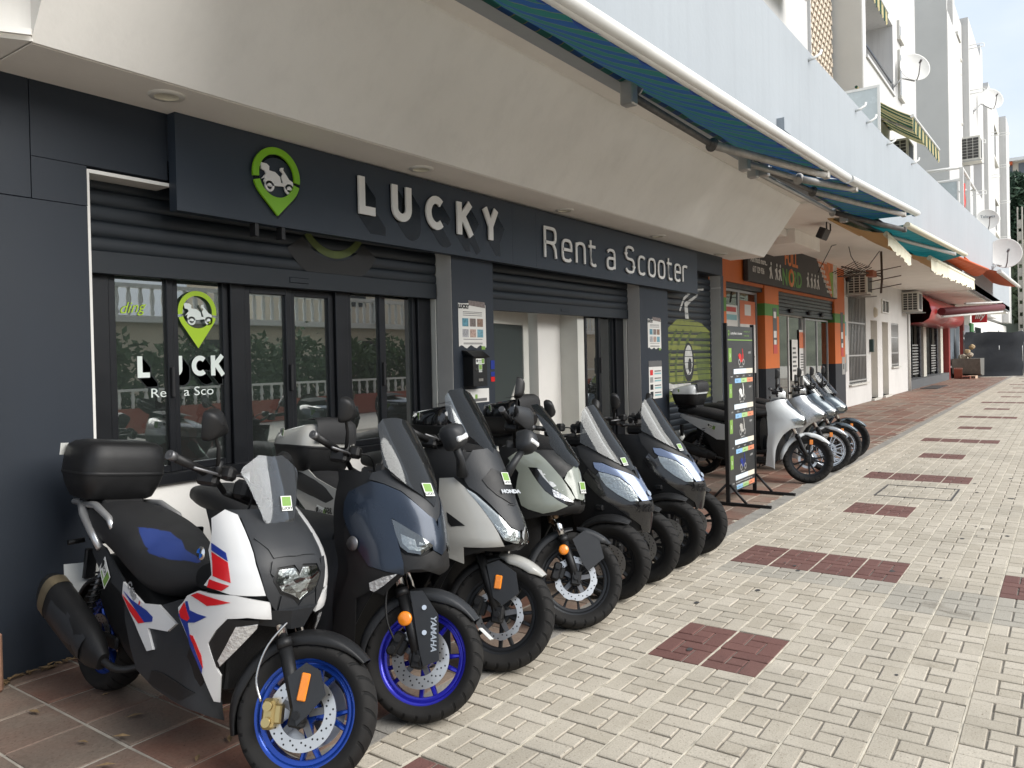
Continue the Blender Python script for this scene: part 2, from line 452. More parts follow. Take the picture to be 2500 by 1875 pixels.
for i in range(-20, 160):
    x0 = 3.85+i*P
    for j in range(-3, 20):
        y1 = 1.895-j*P
        if y1-P > border(x0)+0.02: continue
        for (cx, cy), (sx, sy) in slab_pieces(x0, y1):
            if cy-sy/2 > border(cx)+0.03: continue
            r = 1 if is_red(i, j) else (2 if ((i == 6 and -1 <= j <= 9) or (i == 5 and 3 <= j <= 9)) else 0)
            d = math.hypot(cx, cy)
            it = (cx, cy, sx, sy, r)
            if visible((cx, cy, 0), 0.67, 0.52) and cx > 1.5 and d < 6.2: near.append((d, it))
            else: far[r].append(it)
near.sort(key=lambda a: a[0])
for d, it in near[300:]: far[it[4]].append(it)
near = near[:300]
proto = {}
for d, (cx, cy, sx, sy, r) in near:
    k = (round(sx, 3), round(sy, 3), r)
    if k not in proto:
        b = MB(); b.add(*brick_vf(sx, sy)); proto[k] = mesh_from(b, 'brick', PM[r])
    o = inst('brick', proto[k], (cx, cy, random.uniform(-0.0025, 0.0010)), pav)
    o.rotation_euler = (random.gauss(0, 0.010), random.gauss(0, 0.010), random.gauss(0, 0.006))
for r in (0, 1, 2):
    b = MB(); tones = []
    for (cx, cy, sx, sy, _) in far[r]:
        v, f = brick_vf(sx, sy); dz = random.uniform(-0.0015, 0.001)
        b.add([(p[0]+cx, p[1]+cy, p[2]+dz) for p in v], f); t = random.random(); tones += [t]*len(f)
    o = b.build('paving_bricks', PM[r], pav, fix=False)
    at = o.data.attributes.new('tone', 'FLOAT', 'FACE'); at.data.foreach_set('value', tones)
    tag(o, kind='stuff')
b = MB()
for j in range(-2, 20):
    y = 1.895-j*P; x0_ = 1.0
    while border(x0_) < y and x0_ < 40: x0_ += .3
    if x0_ < 40: b.box(x0_, 45, y-.004, y+.004, -.012, -.0015)
tag(b.build('cement_joint', mat('pale_cement', (0.50, 0.455, 0.37), .9, var=.45, vscale=12), pav), kind='stuff')
# concrete kerb between pavers and tiles
b = MB(); xs = [-3+0.9*k for k in range(70)]
for k in range(len(xs)-1):
    x0, x1 = xs[k]+0.004, xs[k+1]-0.004
    y0, y1 = border(xs[k]), border(xs[k+1]); w = 0.135
    b.add([(x0, y0, -0.1), (x1, y1, -0.1), (x1, y1+w, -0.1), (x0, y0+w, -0.1), (x0, y0, 0.004), (x1, y1, 0.004), (x1, y1+w, 0.004), (x0, y0+w, 0.004)],
          [(4, 5, 6, 7), (0, 1, 5, 4), (1, 2, 6, 5), (2, 3, 7, 6), (3, 0, 4, 7)])
b.build('kerb_strip', m_kerb, pav)
# terracotta tiles along the shops
TX, TY = 0.338, 0.378
tproto = {}; ftiles = MB(); ftone = []; nt_ = 0
rows_y = [2.92-TY, 2.92, 2.92+TY, 2.92+2*TY, 2.92+3*TY, 2.92+4*TY, 2.92+5*TY, 2.92+6*TY, 2.92+7*TY]
for i in range(-10, 150):
    cx = 1.725+TX*(i+0.5)
    for j, y0 in enumerate(rows_y):
        ya, yb = y0, y0+TY
        lim = border(cx)+0.14
        if ya < lim: ya = lim
        if yb-ya < 0.06: continue
        wall = 4.8 if cx < 12.3 else (5.6 if cx < 36 else 5.8)
        if ya > wall: continue
        sx, sy = TX, round(yb-ya, 2)
        cy = (ya+yb)/2
        if cx < 11.5 and visible((cx, cy, 0), 0.68, 0.53) and nt_ < 300:
            k = sy
            if k not in tproto:
                q = MB(); q.add(*brick_vf(sx, sy, 0.007, 0.005, 0.02)); tproto[k] = mesh_from(q, 'tile', m_terra)
            o = inst('tile', tproto[k], (cx, cy, random.uniform(-0.003, 0.0)), pav); nt_ += 1
            o.rotation_euler = (random.gauss(0, 0.008), random.gauss(0, 0.008), random.gauss(0, 0.006))
        else:
            v, f = brick_vf(sx, sy, 0.007, 0.005, 0.02); dz = random.uniform(-0.003, 0)
            ftiles.add([(p[0]+cx, p[1]+cy, p[2]+dz) for p in v], f); t = random.random(); ftone += [t]*len(f)
o = ftiles.build('paving_tiles', m_terra, pav, fix=False)
at = o.data.attributes.new('tone', 'FLOAT', 'FACE'); at.data.foreach_set('value', ftone); tag(o, kind='stuff')
# inspection cover let into the paving: slim steel frame
m_iron = mat('old_iron', (0.09, 0.085, 0.08), 0.7, 0.3, var=0.3, vscale=20)
b = MB()
for (x0, x1, y0, y1) in [(9.5, 10.28, 1.79, 1.81), (9.5, 10.28, 1.04, 1.06), (9.47, 9.5, 1.04, 1.81), (10.28, 10.31, 1.04, 1.81)]: b.box(x0, x1, y0, y1, -0.01, 0.003)
tag(b.build('inspection_cover', m_iron), 'slim rectangular steel frame of an inspection cover set in the pale paving', 'manhole cover')
# gum spots and dry leaves
b = MB(); random.seed(9)
for k in range(26):
    x = random.uniform(2.4, 12); y = random.uniform(x*0.04+0.1, 2.3); r = random.uniform(0.008, 0.024)
    b.add([(x+r*1.3*math.cos(a*0.785), y+r*math.sin(a*0.785)*random.uniform(.7, 1.1), 0.0028) for a in range(8)], [tuple(range(8))])
tag(b.build('gum_spots', mat('gum', (0.05, 0.05, 0.05), 0.8), fix=False), 'dark flat spots of old chewing gum on the pavers', 'gum', kind='stuff')
b = MB()
for k in range(70):
    x = random.uniform(1.6, 2.25) if k < 55 else random.uniform(1.5, 3.2); y = 4.53-abs(random.gauss(0, 0.025)) if k < 55 else random.uniform(2.9, 4.3)
    s = random.uniform(0.012, 0.03); a = random.uniform(0, 6.28); ca, sa = math.cos(a), math.sin(a); z = random.uniform(0.004, 0.022)
    pts = [(-s*1.5, 0, 0), (0, -s*.5, .006), (s*1.5, 0, 0), (0, s*.5, .004)]
    b.add([(x+p[0]*ca-p[1]*sa, y+p[0]*sa+p[1]*ca, z+p[2]) for p in pts], [(0, 1, 2, 3)])
tag(b.build('dry_leaves', mat('dry_leaf', (0.21, 0.14, 0.07), 0.8, var=0.5, vscale=40), fix=False), 'brown dry leaves swept along the foot of the dark wall', 'leaves', kind='stuff')
# ================================================================== rental shop
FY = 4.55          # front face of dark pillars
SY = 4.73          # roller shutter plane
WY = 4.83          # window frame plane
m_dark = mat('anthracite_panel', hexc('18212c'), 0.58, var=0.10, vscale=1.6, bump=0.05, bscale=25, dirt=0.25, streak=0.3)
m_shut = mat('shutter_paint', hexc('1e242a'), 0.45, 0.2, var=0.15, vscale=3, bump=0.06, bscale=40)
m_frame = mat('black_aluminium', hexc('1a1c20'), 0.35, 0.3, var=0.1)
m_white = mat('white_render', (0.78, 0.765, 0.73), 0.8, var=0.05, vscale=2.5, bump=0.15, bscale=40, dirt=0.10)
m_reveal = mat('pale_reveal', (0.50, 0.49, 0.465), 0.75, var=0.08, vscale=3, bump=0.1, dirt=0.2)
m_pane = glassmat('shop_glass', (0.56, 0.62, 0.60), 0.22)
m_ivory = mat('ivory_pvc', (0.62, 0.62, 0.57), 0.45, var=0.05)
m_inner = mat('interior_wall', (0.36, 0.40, 0.38), 0.8)
m_black = mat('black_plastic', (0.012, 0.012, 0.013), 0.5, var=0.2, vscale=30, bump=0.08, bscale=300)

shop = empty('rental_shop', (2.2, FY, 0), label='anthracite rental shop front with roller shutters and black framed windows', cat='shop')
def S(b, name, m, parent=shop): 
    o = b.build(name, m, parent); o.matrix_parent_inverse = Matrix.Translation(-Vector((2.2, FY, 0))) if parent is shop else o.matrix_parent_inverse
    return o
# left dark wall with panel seams
def wallpanel(x0, x1, z0, z1):
    S(MB().box(x0+.002, x1-.002, FY, FY+0.3, z0+.002, z1-.002, 0.0015), 'wall_panel', m_dark)
wallpanel(-2.0, 0.6, 0, 2.55); wallpanel(0.6, 2.225, 0, 2.55)
wallpanel(-2.0, 1.93, 2.55, 3.2); wallpanel(1.93, 2.72, 2.78, 3.2); 
S(MB().box(1.932, 2.225, FY, FY+.3, 2.552, 2.779), 'wall_panel', m_dark)
wallpanel(2.72, 12.28, 2.9, 3.2)
# pillars: dark front, pale left reveal
for x0, x1, top in ((5.44, 6.065, 2.9), (9.25, 10.12, 2.9), (12.175, 12.3, 2.9)):
    S(MB().box(x0+0.004, x1, FY, FY+0.17, 0.03, top), 'pillar', m_dark)
    S(MB().box(x0, x0+0.0035, FY+0.004, SY+0.005, 0.02, top, 0), 'pillar_reveal', m_reveal)
    b = MB(); b.box(x0-0.006, x0+0.012, WY-0.085, WY-0.005, 0.02, 2.75, 0.003)
    S(b, 'shutter_guide', m_ivory)
S(MB().box(2.225, 2.24, FY+0.003, SY, 0.02, 2.765), 'edge_trim', mat('white_trim', (0.7, 0.69, 0.66), 0.6))
S(MB().box(2.24, 2.74, FY+0.006, SY+.2, 2.745, 2.766), 'edge_trim', MAT['white_trim'])
S(MB().box(12.17, 12.29, FY+0.002, FY+.16, 2.69, 2.71), 'edge_trim', MAT['white_trim'])
# roller shutters, every slat its own mesh
def shutter(x0, x1, zb, zt, bottom=0.0):
    root = bpy.data.objects.new('roller_shutter', None); root.empty_display_size = 0.1
    link(root, shop); root.location = (x0-2.2, SY-FY, zb)
    n = int((zt-zb-bottom)/0.094)
    b = MB(); w = (x1-x0)
    prof = [(0.002, 0.0), (-0.006, 0.010), (-0.010, 0.03), (-0.011, 0.055), (-0.008, 0.078), (-0.002, 0.0905), (0.006, 0.0945), (0.014, 0.098)]
    b.smooth = True
    b.grid([[(0, p[0], p[1]) for p in prof], [(w, p[0], p[1]) for p in prof]])
    me = mesh_from(b, 'slat', m_shut)
    if bottom:
        q = MB(); q.box(0, w, -0.016, 0.03, 0.0, bottom+0.008, 0.004); q.box(w*0.5-0.09, w*0.5+0.09, -0.024, -0.015, bottom*.3, bottom*.62, 0.004)
        o = q.build('bottom_rail', m_shut, root)
    for k in range(n+1):
        o = inst('slat', me, (0, random.uniform(-0.001, 0.001), bottom+k*0.094), root)
    return root
random.seed(2)
sh1 = shutter(2.28, 5.425, 2.19, 2.80, 0.13)
sh2 = shutter(6.07, 9.245, 2.12, 2.80, 0.11)
sh3 = shutter(10.12, 12.17, 0.02, 2.80, 0.10)
# lintel behind the shutters
S(MB().box(2.24, 12.2, SY+0.03, WY+0.03, 2.72, 3.2), 'lintel', m_frame)
# windows of the first bay
def window(x0, x1, z0, z1, fw=0.05, parent=shop, y=WY, depth=0.06, glass=m_pane, fm=None, name='window'):
    root = bpy.data.objects.new(name, None); root.empty_display_size = 0.1
    COL.objects.link(root); root.location = (x0-2.2, y-FY, z0) if parent is shop else (x0, y, z0)
    root.parent = parent
    w, h = x1-x0, z1-z0
    b = MB()
    b.box(0, fw, -depth/2, depth/2, 0, h, 0.004); b.box(w-fw, w, -depth/2, depth/2, 0, h, 0.004)
    b.box(fw, w-fw, -depth/2+.001, depth/2-.001, h-fw, h, 0.004); b.box(fw, w-fw, -depth/2+.001, depth/2-.001, 0, fw, 0.004)
    b.build('frame', fm or m_frame, root)
    MB().box(fw-.005, w-fw+.005, -0.003, 0.003, fw-.005, h-fw+.005).build('pane', glass, root)
    return root
window(2.455, 2.882, 0.93, 2.27, 0.045); window(2.882, 3.31, 0.93, 2.27, 0.045, y=WY+.02)
window(3.425, 3.84, 0.10, 2.19, 0.05); window(3.84, 4.275, 0.10, 2.19, 0.05, y=WY+.02)
window(4.40, 4.817, 0.93, 2.27, 0.045); window(4.817, 5.25, 0.93, 2.27, 0.045, y=WY+.02)
for x0, x1 in ((2.26, 2.455), (3.31, 3.425), (4.275, 4.40), (5.25, 5.42)):
    S(MB().box(x0, x1, WY-0.04, WY+0.05, 0.05, 2.4, 0.004), 'mullion', m_frame)
S(MB().box(3.425, 4.275, WY-0.03, WY+.05, 2.19, 2.4, .003), 'mullion', m_frame)
for xx in (2.87, 3.83, 4.81, 8.62):
    S(MB().box(xx-.02, xx, WY-0.055, WY-0.02, 1.42, 1.62, 0.005), 'window_latch', m_black)
# sill and low white wall
for x0, x1 in ((2.26, 3.42), (4.28, 5.42)):
    S(MB().box(x0, x1, WY-0.09, WY+0.06, 0.86, 0.93, 0.006), 'sill', m_frame)
    S(MB().box(x0, x1, WY-0.05, WY+0.1, 0.0, 0.86), 'low_wall', m_white)
# second bay: white framed door, white jamb, slim windows
S(MB().box(7.60, 8.24, 5.06, 5.2, 0, 2.72), 'inner_wall', m_white)
S(MB().box(8.09, 8.24, WY-0.02, 5.06, 0, 2.4), 'door_jamb', m_ivory)
window(8.25, 8.63, 0.1, 2.2, 0.045, y=WY); window(8.63, 9.03, 0.1, 2.2, 0.045, y=WY+.02)
S(MB().box(9.03, 9.24, WY-0.04, WY+0.05, 0.05, 2.4, 0.004), 'mullion', m_frame)
S(MB().box(6.10, 9.24, WY-0.02, WY+.05, 2.2, 2.45), 'door_head', m_frame)
dl = bpy.data.objects.new('door', None); dl.empty_display_size = .1; link(dl, shop); dl.location = (6.13-2.2, WY+0.06-FY, 0.03); dl.rotation_euler = (0, 0, rad(10))
b = MB(); b.box(0, 0.13, 0, .05, 0, 2.13, .005); b.box(1.27, 1.41, 0, .05, 0, 2.13, .005); b.box(.13, 1.27, .001, .049, 1.98, 2.13, .004); b.box(.13, 1.27, .001, .049, 0, .14, .004)
b.prism([(0.13, 0.14), (0.3, 0.14), (0.62, 0.78), (1.10, 1.36), (1.27, 1.36), (1.27, 1.22), (1.14, 1.22), (0.75, 0.72), (0.46, 0.14), (0.13, 0.14)][:9], 0.004, 0.046)
b.build('door_frame', m_ivory, dl)
MB().box(.12, 1.28, .018, .032, .13, 1.99).build('door_panel', mat('smoked_panel', (0.045, 0.055, 0.053), 0.5, spec=0.15), dl)
b = MB(); b.tube([(1.18, -.03, 1.18), (1.2, -.05, 1.12), (1.26, -.05, .95), (1.33, -.05, .80), (1.34, -.02, .74)], [.02, .016, .013, .016, .02]); b.cyl((1.2, -.06, 1.12), (1.2, .0, 1.12), .03)
b.build('door_handle', mat('brass', (0.28, 0.2, 0.08), 0.35, 1.0, var=0.3, vscale=30), dl)
# interior of the shop: floor, ceiling, walls
S(MB().box(2.0, 12.2, WY+0.08, 10.2, -0.05, 0.0), 'interior_floor', mat('shop_floor', (0.2, 0.19, 0.17), 0.4))
S(MB().box(2.0, 12.2, WY+0.08, 10.2, 2.75, 2.85), 'interior_ceiling', m_white)
S(MB().box(2.0, 12.2, 10.0, 10.2, 0.0, 2.75), 'interior_back_wall', m_inner)
S(MB().box(1.9, 2.1, WY+0.06, 10.2, 0.0, 2.75), 'interior_side_wall', m_inner)
S(MB().box(9.5, 9.6, WY+0.3, 10.0, 0.0, 2.75), 'interior_side_wall', m_inner)
S(MB().box(4.2, 5.6, 6.6, 6.72, 2.70, 2.735), 'ceiling_tube', emat('tube_light', (0.92, 1.0, 0.95), 7))
S(MB().box(6.6, 8.0, 7.4, 7.52, 2.70, 2.735), 'ceiling_tube', MAT['tube_light'])

# ------------------------------------------------------------------ window lettering (vinyl on the first bay)
m_vgreen = mat('vinyl_green', hexc('a5c81e'), 0.45, var=0.05)
m_vwhite = mat('vinyl_white', (0.70, 0.76, 0.72), 0.5, var=0.04)
m_vblack = mat('vinyl_black', (0.010, 0.014, 0.015), 0.4)
LG = {
 'L': [[(0, 1), (0, 0.0), (.62, 0.0)]],
 'U': [[(0, 1)]+arc(.36, .34, .36, .34, 180, 360, 12)+[(.72, 1)]],
 'C': [arc(.46, .5, .44, .5, 48, 312, 18)],
 'K': [[(0, 1), (0, 0)], [(.70, 1), (.06, .46)], [(.22, .60), (.74, 0)]],
 'Y': [[(0, 1), (.39, .44), (.78, 1)], [(.39, .50), (.39, 0)]],
}
def letter(mb, ch, x, z, h, w, d0, d1, fr, shx=0, shz=0):
    """thick stroked capital; strokes inset so the outer height is h"""
    for si_, pth in enumerate(LG[ch]):
        q = [(x+w/2+a*(h-w)+shx, z+w/2+c*(h-w)+shz) for a, c in pth]
        if ch == 'L': q[0] = (q[0][0], z+h+shz)
        elif ch == 'L' or ch in 'UKY':
            q = [(a, (z+h+shz) if abs(c-(z+h-w/2+shz)) < 1e-6 else ((z+shz) if abs(c-(z+w/2+shz)) < 1e-6 and ch in 'KY' else c)) for a, c in q]
        ribbon(mb, q, w, d0+.0003*si_, d1+.0003*si_, fr)
def pin_outline(cx, cz, r, rt, n=26):
    """map-pin: circle of radius r tangent to a tip rt below the centre"""
    al = math.asin(r/rt)
    a0 = -90+math.degrees(math.pi/2-al)      # tangent point, right side
    pts = [(cx+r*math.cos(rad(a0+(360-2*(a0+90)) * k/n)), cz+r*math.sin(rad(a0+(360-2*(a0+90))*k/n))) for k in range(n+1)]
    return pts+[(cx, cz-rt)]
def pin(mb, cx, cz, r, rt, ri, d0, d1, fr, gap=True):
    """ring with pointed foot, split by a slanted gap; built as upper and lower C shapes"""
    out = pin_outline(cx, cz, r, rt, 40)
    def rr(th):      # outer radius along direction th
        d = (math.cos(th), math.sin(th)); best = r
        al = math.asin(r/rt); a0 = -math.pi/2+(math.pi/2-al)
        t = (th+math.pi*2) % (2*math.pi)
        off = abs(((t-1.5*math.pi)+math.pi) % (2*math.pi)-math.pi)
        if off < math.pi/2-al:
            best = r/math.cos(math.pi/2-al-off) if True else r
        return best
    g = rad(4) if gap else 0
    for a, e in ((rad(-12)+g, rad(192)-g), (rad(192)+g, rad(348)-g)):
        n = 36; v = []
        for k in range(n+1):
            t = a+(e-a)*k/n; R_ = rr(t)
            for rad_ in (ri, R_):
                for d in (d0, d1): v.append(fr(cx+rad_*math.cos(t), cz+rad_*math.sin(t), d))
        f = []
        for k in range(n):
            i = k*4; j = i+4
            f += [(i, i+2, j+2, j), (i+1, j+1, j+3, i+3), (i, j, j+1, i+1), (i+2, i+3, j+3, j+2)]
        f += [(0, 1, 3, 2), (n*4, n*4+2, n*4+3, n*4+1)]
        mb.add(v, f)
# scooter silhouette (faces right), unit box -1..1
SIL = [[(-1.04, 0.6), (-0.62, 0.58), (-0.46, 0.47), (-0.48, 0.24), (-0.08, 0.21), (0.24, 0.0), (0.3, -0.31), (0.47, -0.34), (0.34, 0.02), (0.47, 0.23), (0.27, 0.37), (0.32, 0.52), (0.5, 0.55), (0.47, 0.41), (0.71, 0.13), (0.86, -0.05), (1.11, -0.16), (1.16, -0.44), (1.01, -0.62), (0.66, -0.65), (0.51, -0.49), (-0.18, -0.56), (-0.38, -0.65), (-0.67, -0.6), (-0.82, -0.39), (-0.75, -0.18), (-0.97, -0.29), (-0.82, -0.11), (-0.67, 0.04), (-0.75, 0.18), (-0.97, 0.23)]]
def silhouette(mb, cx, cz, s, d0, d1, fr):
    for pl in SIL: mb.prism([(cx+a*s, cz+c*s) for a, c in pl], d0, d1, fr)
    for (wx, wz) in ((-.46, -.62), (.86, -.60)):
        n = 16; ring = [(cx+wx*s+0.24*s*math.cos(2*math.pi*k/n), cz+wz*s+0.24*s*math.sin(2*math.pi*k/n)) for k in range(n)]
        ribbon(mb, ring, .12*s, d0, d1, fr, closed=True)
frW = lambda a, c, d: (a, WY-0.006-d, c)
k = (WY-4.6)*1/4.6      # spread from the plane the sizes were taken on
def wd(x, z): return x*WY/4.6, 1.62+(z-1.62)*WY/4.6
S_ = WY/4.6
def S0(b, name, m): return S(b, name, m)
wl = []
xs = [wd(2.515, 0)[0], wd(2.705, 0)[0], wd(2.872, 0)[0], wd(3.012, 0)[0]]
z0, hh, ww = wd(0, 1.558)[1], .132*S_, .032*S_
for ch, x in zip('LUCK', xs):
    b = MB(); e = MB()
    letter(b, ch, x, z0, hh, ww, 0.001, 0.002, frW)
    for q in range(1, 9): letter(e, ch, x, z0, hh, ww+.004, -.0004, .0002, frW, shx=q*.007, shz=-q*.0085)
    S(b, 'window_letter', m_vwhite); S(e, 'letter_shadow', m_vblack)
b = MB(); cx, cz = wd(2.925, 1.972); pin(b, cx, cz, .137*S_, .235*S_, .105*S_, 0.001, .002, frW); S(b, 'window_pin', m_vgreen)
b = MB(); silhouette(b, cx, cz, .092*S_, 0.001, .002, frW); S(b, 'window_pin_scooter', m_vwhite)
for q in islands(*text_mesh('Rent a Sco', .085, lambda a, c, d: frW(a+2.72, c+1.425, 0.0015), align='LEFT', sx=1.25)): S(MB().add(*q), 'window_letter', m_vwhite)
for q in islands(*text_mesh('ding', .10, lambda a, c, d: frW(a+2.53, c+1.96+.12*a, 0.0015), align='LEFT', shear=.35)): S(MB().add(*q), 'window_letter', m_vgreen)

# ------------------------------------------------------------------ sign board with letters
BY = 4.47
sg = empty('shop_sign', (2.727, BY, 2.59), label='long anthracite sign board reading LUCKY Rent a Scooter with green map pin', cat='sign')
PI_ = Matrix.Translation(-Vector((2.727, BY, 2.59)))
def G(b, name, m):
    o = b.build(name, m, sg); o.matrix_parent_inverse = PI_; return o
def zt(x): return 3.195-(x-2.7)*0.0072
def zb_(x): return 2.59-(x-2.7)*0.0072
for x0, x1 in ((2.727, 6.30), (6.302, 6.72), (6.722, 11.02)):
    b = MB(); b.add([(x, y, z) for x in (x0, x1) for y in (BY, FY) for z in (zb_(x), zt(x))], [(0, 1, 3, 2), (4, 6, 7, 5), (0, 4, 5, 1), (2, 3, 7, 6), (0, 2, 6, 4), (1, 5, 7, 3)])
    G(b, 'panel', mat('sign_panel', hexc('29323d'), 0.5, var=0.08, vscale=1.6, bump=0.04, bscale=25, dirt=0.15))
m_letter = mat('letter_acrylic', (0.80, 0.785, 0.75), 0.35, var=0.04, vscale=8)
m_lime = mat('lime_acrylic', hexc('7fb81a'), 0.35, var=0.08, vscale=6)
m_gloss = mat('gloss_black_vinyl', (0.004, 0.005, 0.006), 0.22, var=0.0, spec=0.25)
frS = lambda a, c, d: (a, BY-d, c)
for ch, x, zz in (('L', 4.227, 2.775), ('U', 4.591, 2.772), ('C', 4.997, 2.758), ('K', 5.416, 2.757), ('Y', 5.795, 2.757)):
    b = MB(); letter(b, ch, x, zz, .293, .066, .012, .028, frS); G(b, 'letter', m_letter)
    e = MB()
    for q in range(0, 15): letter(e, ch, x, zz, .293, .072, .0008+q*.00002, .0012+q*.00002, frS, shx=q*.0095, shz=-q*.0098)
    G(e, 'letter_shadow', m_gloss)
GL = {   # squared mono-line lower case, unit = x-height
 'R': [[(0, 0), (0, 1.4), (.55, 1.4)]+arc(.62, 1.06, .32, .34, 90, -90, 10, 3)+[(0, .72)], [(.5, .72), (.72, .66), (.9, .42), (.96, 0)]],
 'e': [[(.02, .54), (.84, .54)]+arc(.43, .56, .41, .44, 0, 180, 10, 3.2)+arc(.43, .44, .41, .44, 180, 318, 10, 3.2)],
 'n': [[(0, 0), (0, 1)], [(0, .82)]+arc(.42, .6, .40, .40, 130, 0, 9, 3)+[(.82, 0)]],
 't': [[(.22, 1.28), (.22, .3)]+arc(.52, .3, .30, .30, 180, 290, 6, 3)+[(.72, .06)], [(0, .96), (.68, .96)]],
 'a': [arc(.42, .68, .40, .32, 150, 0, 8, 3)+[(.82, 0)], [(.82, .56)]+[(.4, .56)]+arc(.34, .28, .34, .28, 90, 270, 10, 3)+[(.5, 0), (.82, .12)]],
 'S': [arc(.5, 1.06, .46, .34, 20, 180, 10, 3)+arc(.5, 1.06, .46, .34, 180, 270, 6, 3)+arc(.5, .36, .48, .36, 90, 0, 6, 3)+arc(.5, .36, .48, .36, 0, -160, 10, 3)],
 'c': [arc(.43, .5, .42, .5, 42, 318, 18, 3.2)],
 'o': [arc(.43, .5, .43, .5, 0, 342, 19, 3.2)],
 'r': [[(0, 0), (0, 1)], [(0, .74)]+arc(.42, .66, .40, .34, 150, 60, 6, 3)],
}
xh = .222
xsR = [('R', 6.86), ('e', 7.205), ('n', 7.50), ('t', 7.775), ('a', 8.215), ('S', 8.69), ('c', 9.04), ('o', 9.335), ('o', 9.63), ('t', 9.905), ('e', 10.165), ('r', 10.44)]
for ch, x in xsR:
    b = MB(); e = MB(); zz = 2.687-(x-6.86)*.004
    for si_, pth in enumerate(GL[ch]):
        q = [(x+a*xh, zz+c*xh) for a, c in pth]
        ribbon(b, q, .032, .010+.0003*si_, .024+.0003*si_, frS, closed=(ch == 'o'))
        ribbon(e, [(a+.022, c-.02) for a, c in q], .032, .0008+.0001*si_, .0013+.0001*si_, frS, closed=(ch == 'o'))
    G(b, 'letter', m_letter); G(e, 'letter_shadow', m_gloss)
b = MB(); pin(b, 3.462, 2.925, .196, .275, .148, .014, .030, frS); G(b, 'pin', m_lime)
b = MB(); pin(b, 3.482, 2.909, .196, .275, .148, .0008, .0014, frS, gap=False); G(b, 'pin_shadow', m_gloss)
b = MB(); silhouette(b, 3.462, 2.925, .125, .010, .022, frS); G(b, 'pin_scooter', m_letter)
for x in (3.30, 3.52):
    b = MB(); b.box(x, x+.03, BY+.01, BY+.07, 2.50, 2.59); G(b, 'bracket', m_black)
# ================================================================== apartment block above the shops
m_fascia = mat('fascia_render', (0.88, 0.865, 0.825), 0.85, var=0.05, vscale=1.2, bump=0.12, bscale=30, dirt=0.14, streak=0.12)
m_parapet = mat('parapet_render', (0.325, 0.352, 0.375), 0.85, var=0.05, vscale=0.8, bump=0.3, bscale=14, dirt=0.10, streak=0.14)
m_tower = mat('tower_render', (0.52, 0.515, 0.50), 0.85, var=0.05, vscale=0.5, bump=0.2, bscale=10, dirt=0.15, streak=0.35)
m_beige = mat('beige_render', (0.54, 0.53, 0.49), 0.85, var=0.06, vscale=0.7, bump=0.2, bscale=10, dirt=0.15)
m_soffit = mat('soffit_paint', (0.85, 0.825, 0.78), 0.85, var=0.06, vscale=1.5, bump=0.1, bscale=30, dirt=0.15)
m_alu = mat('grey_aluminium', (0.42, 0.42, 0.41), 0.4, 0.6, var=0.12, vscale=8)
m_awhite = mat('white_powdercoat', (0.72, 0.72, 0.69), 0.4, var=0.05, vscale=4, dirt=0.15)
m_darkglass = mat('dark_window', (0.03, 0.035, 0.04), 0.08)
blk = empty('apartment_building', (0, 3.1, 4.0), label='white apartment block with sloped fascia, long parapet and stepped upper floors', cat='building')
BI = Matrix.Translation(-Vector((0, 3.1, 4.0)))
def B(b, name, m):
    o = b.build(name, m, blk); o.matrix_parent_inverse = BI; return o
# soffit, sloping fascia, slab
b = MB(); b.prism([(4.6, 3.2), (4.04, 3.2), (3.45, 4.0), (3.45, 4.02), (4.6, 4.02)], 1.73, 12.8, lambda a, c, d: (d, a, c)); B(b, 'fascia', m_fascia)
B(MB().box(1.74, 12.3, 4.06, 4.6, 3.196, 3.1995), 'soffit', m_soffit)
b = MB(); b.prism([(1.735, 4.03), (1.1, 4.42), (1.1, 5.2), (1.735, 5.2)], 3.2, 6.0, lambda a, c, d: (a, c, d)); B(b, 'side_return', m_fascia)
b = MB(); b.prism([(1.725, 4.01), (1.715, 3.995), (0.6, 4.685), (0.6, 4.72)], 3.215, 3.245, lambda a, c, d: (a, c, d)); B(b, 'drip_moulding', m_fascia)
b = MB(); b.prism([(1.52, 4.12), (1.50, 4.09), (0.7, 4.58), (0.72, 4.62)], 3.30, 4.2, lambda a, c, d: (a, c, d)); B(b, 'side_window', m_darkglass)
B(MB().box(-3, 60, 3.1, 7.4, 4.02, 4.3), 'floor_slab', m_soffit)
# long parapet
def ptop(x):
    k = [(-5, 6.1), (10, 6.1), (18, 6.14), (22.5, 6.42), (51, 7.7), (62, 8.2)]
    for (a, ya), (c, yc) in zip(k, k[1:]):
        if x <= c: return ya+(yc-ya)*(x-a)/(c-a)
    return 8.2
b = MB(); rows = []
xs = [-5, 2, 6, 10, 14, 18, 22.5, 28, 35, 43, 51, 60]
for x in xs:
    t = ptop(x); rows.append([(x, 3.1, 4.0), (x, 3.1, t), (x, 3.25, t+.01), (x, 3.27, 4.0)])
b.grid(rows, closed=True); b.sm = [False]*len(b.f); b.add([rows[0][i] for i in range(4)], [(0, 1, 2, 3)]); b.add([rows[-1][i] for i in range(4)], [(0, 1, 2, 3)])
B(b, 'parapet', m_parapet)
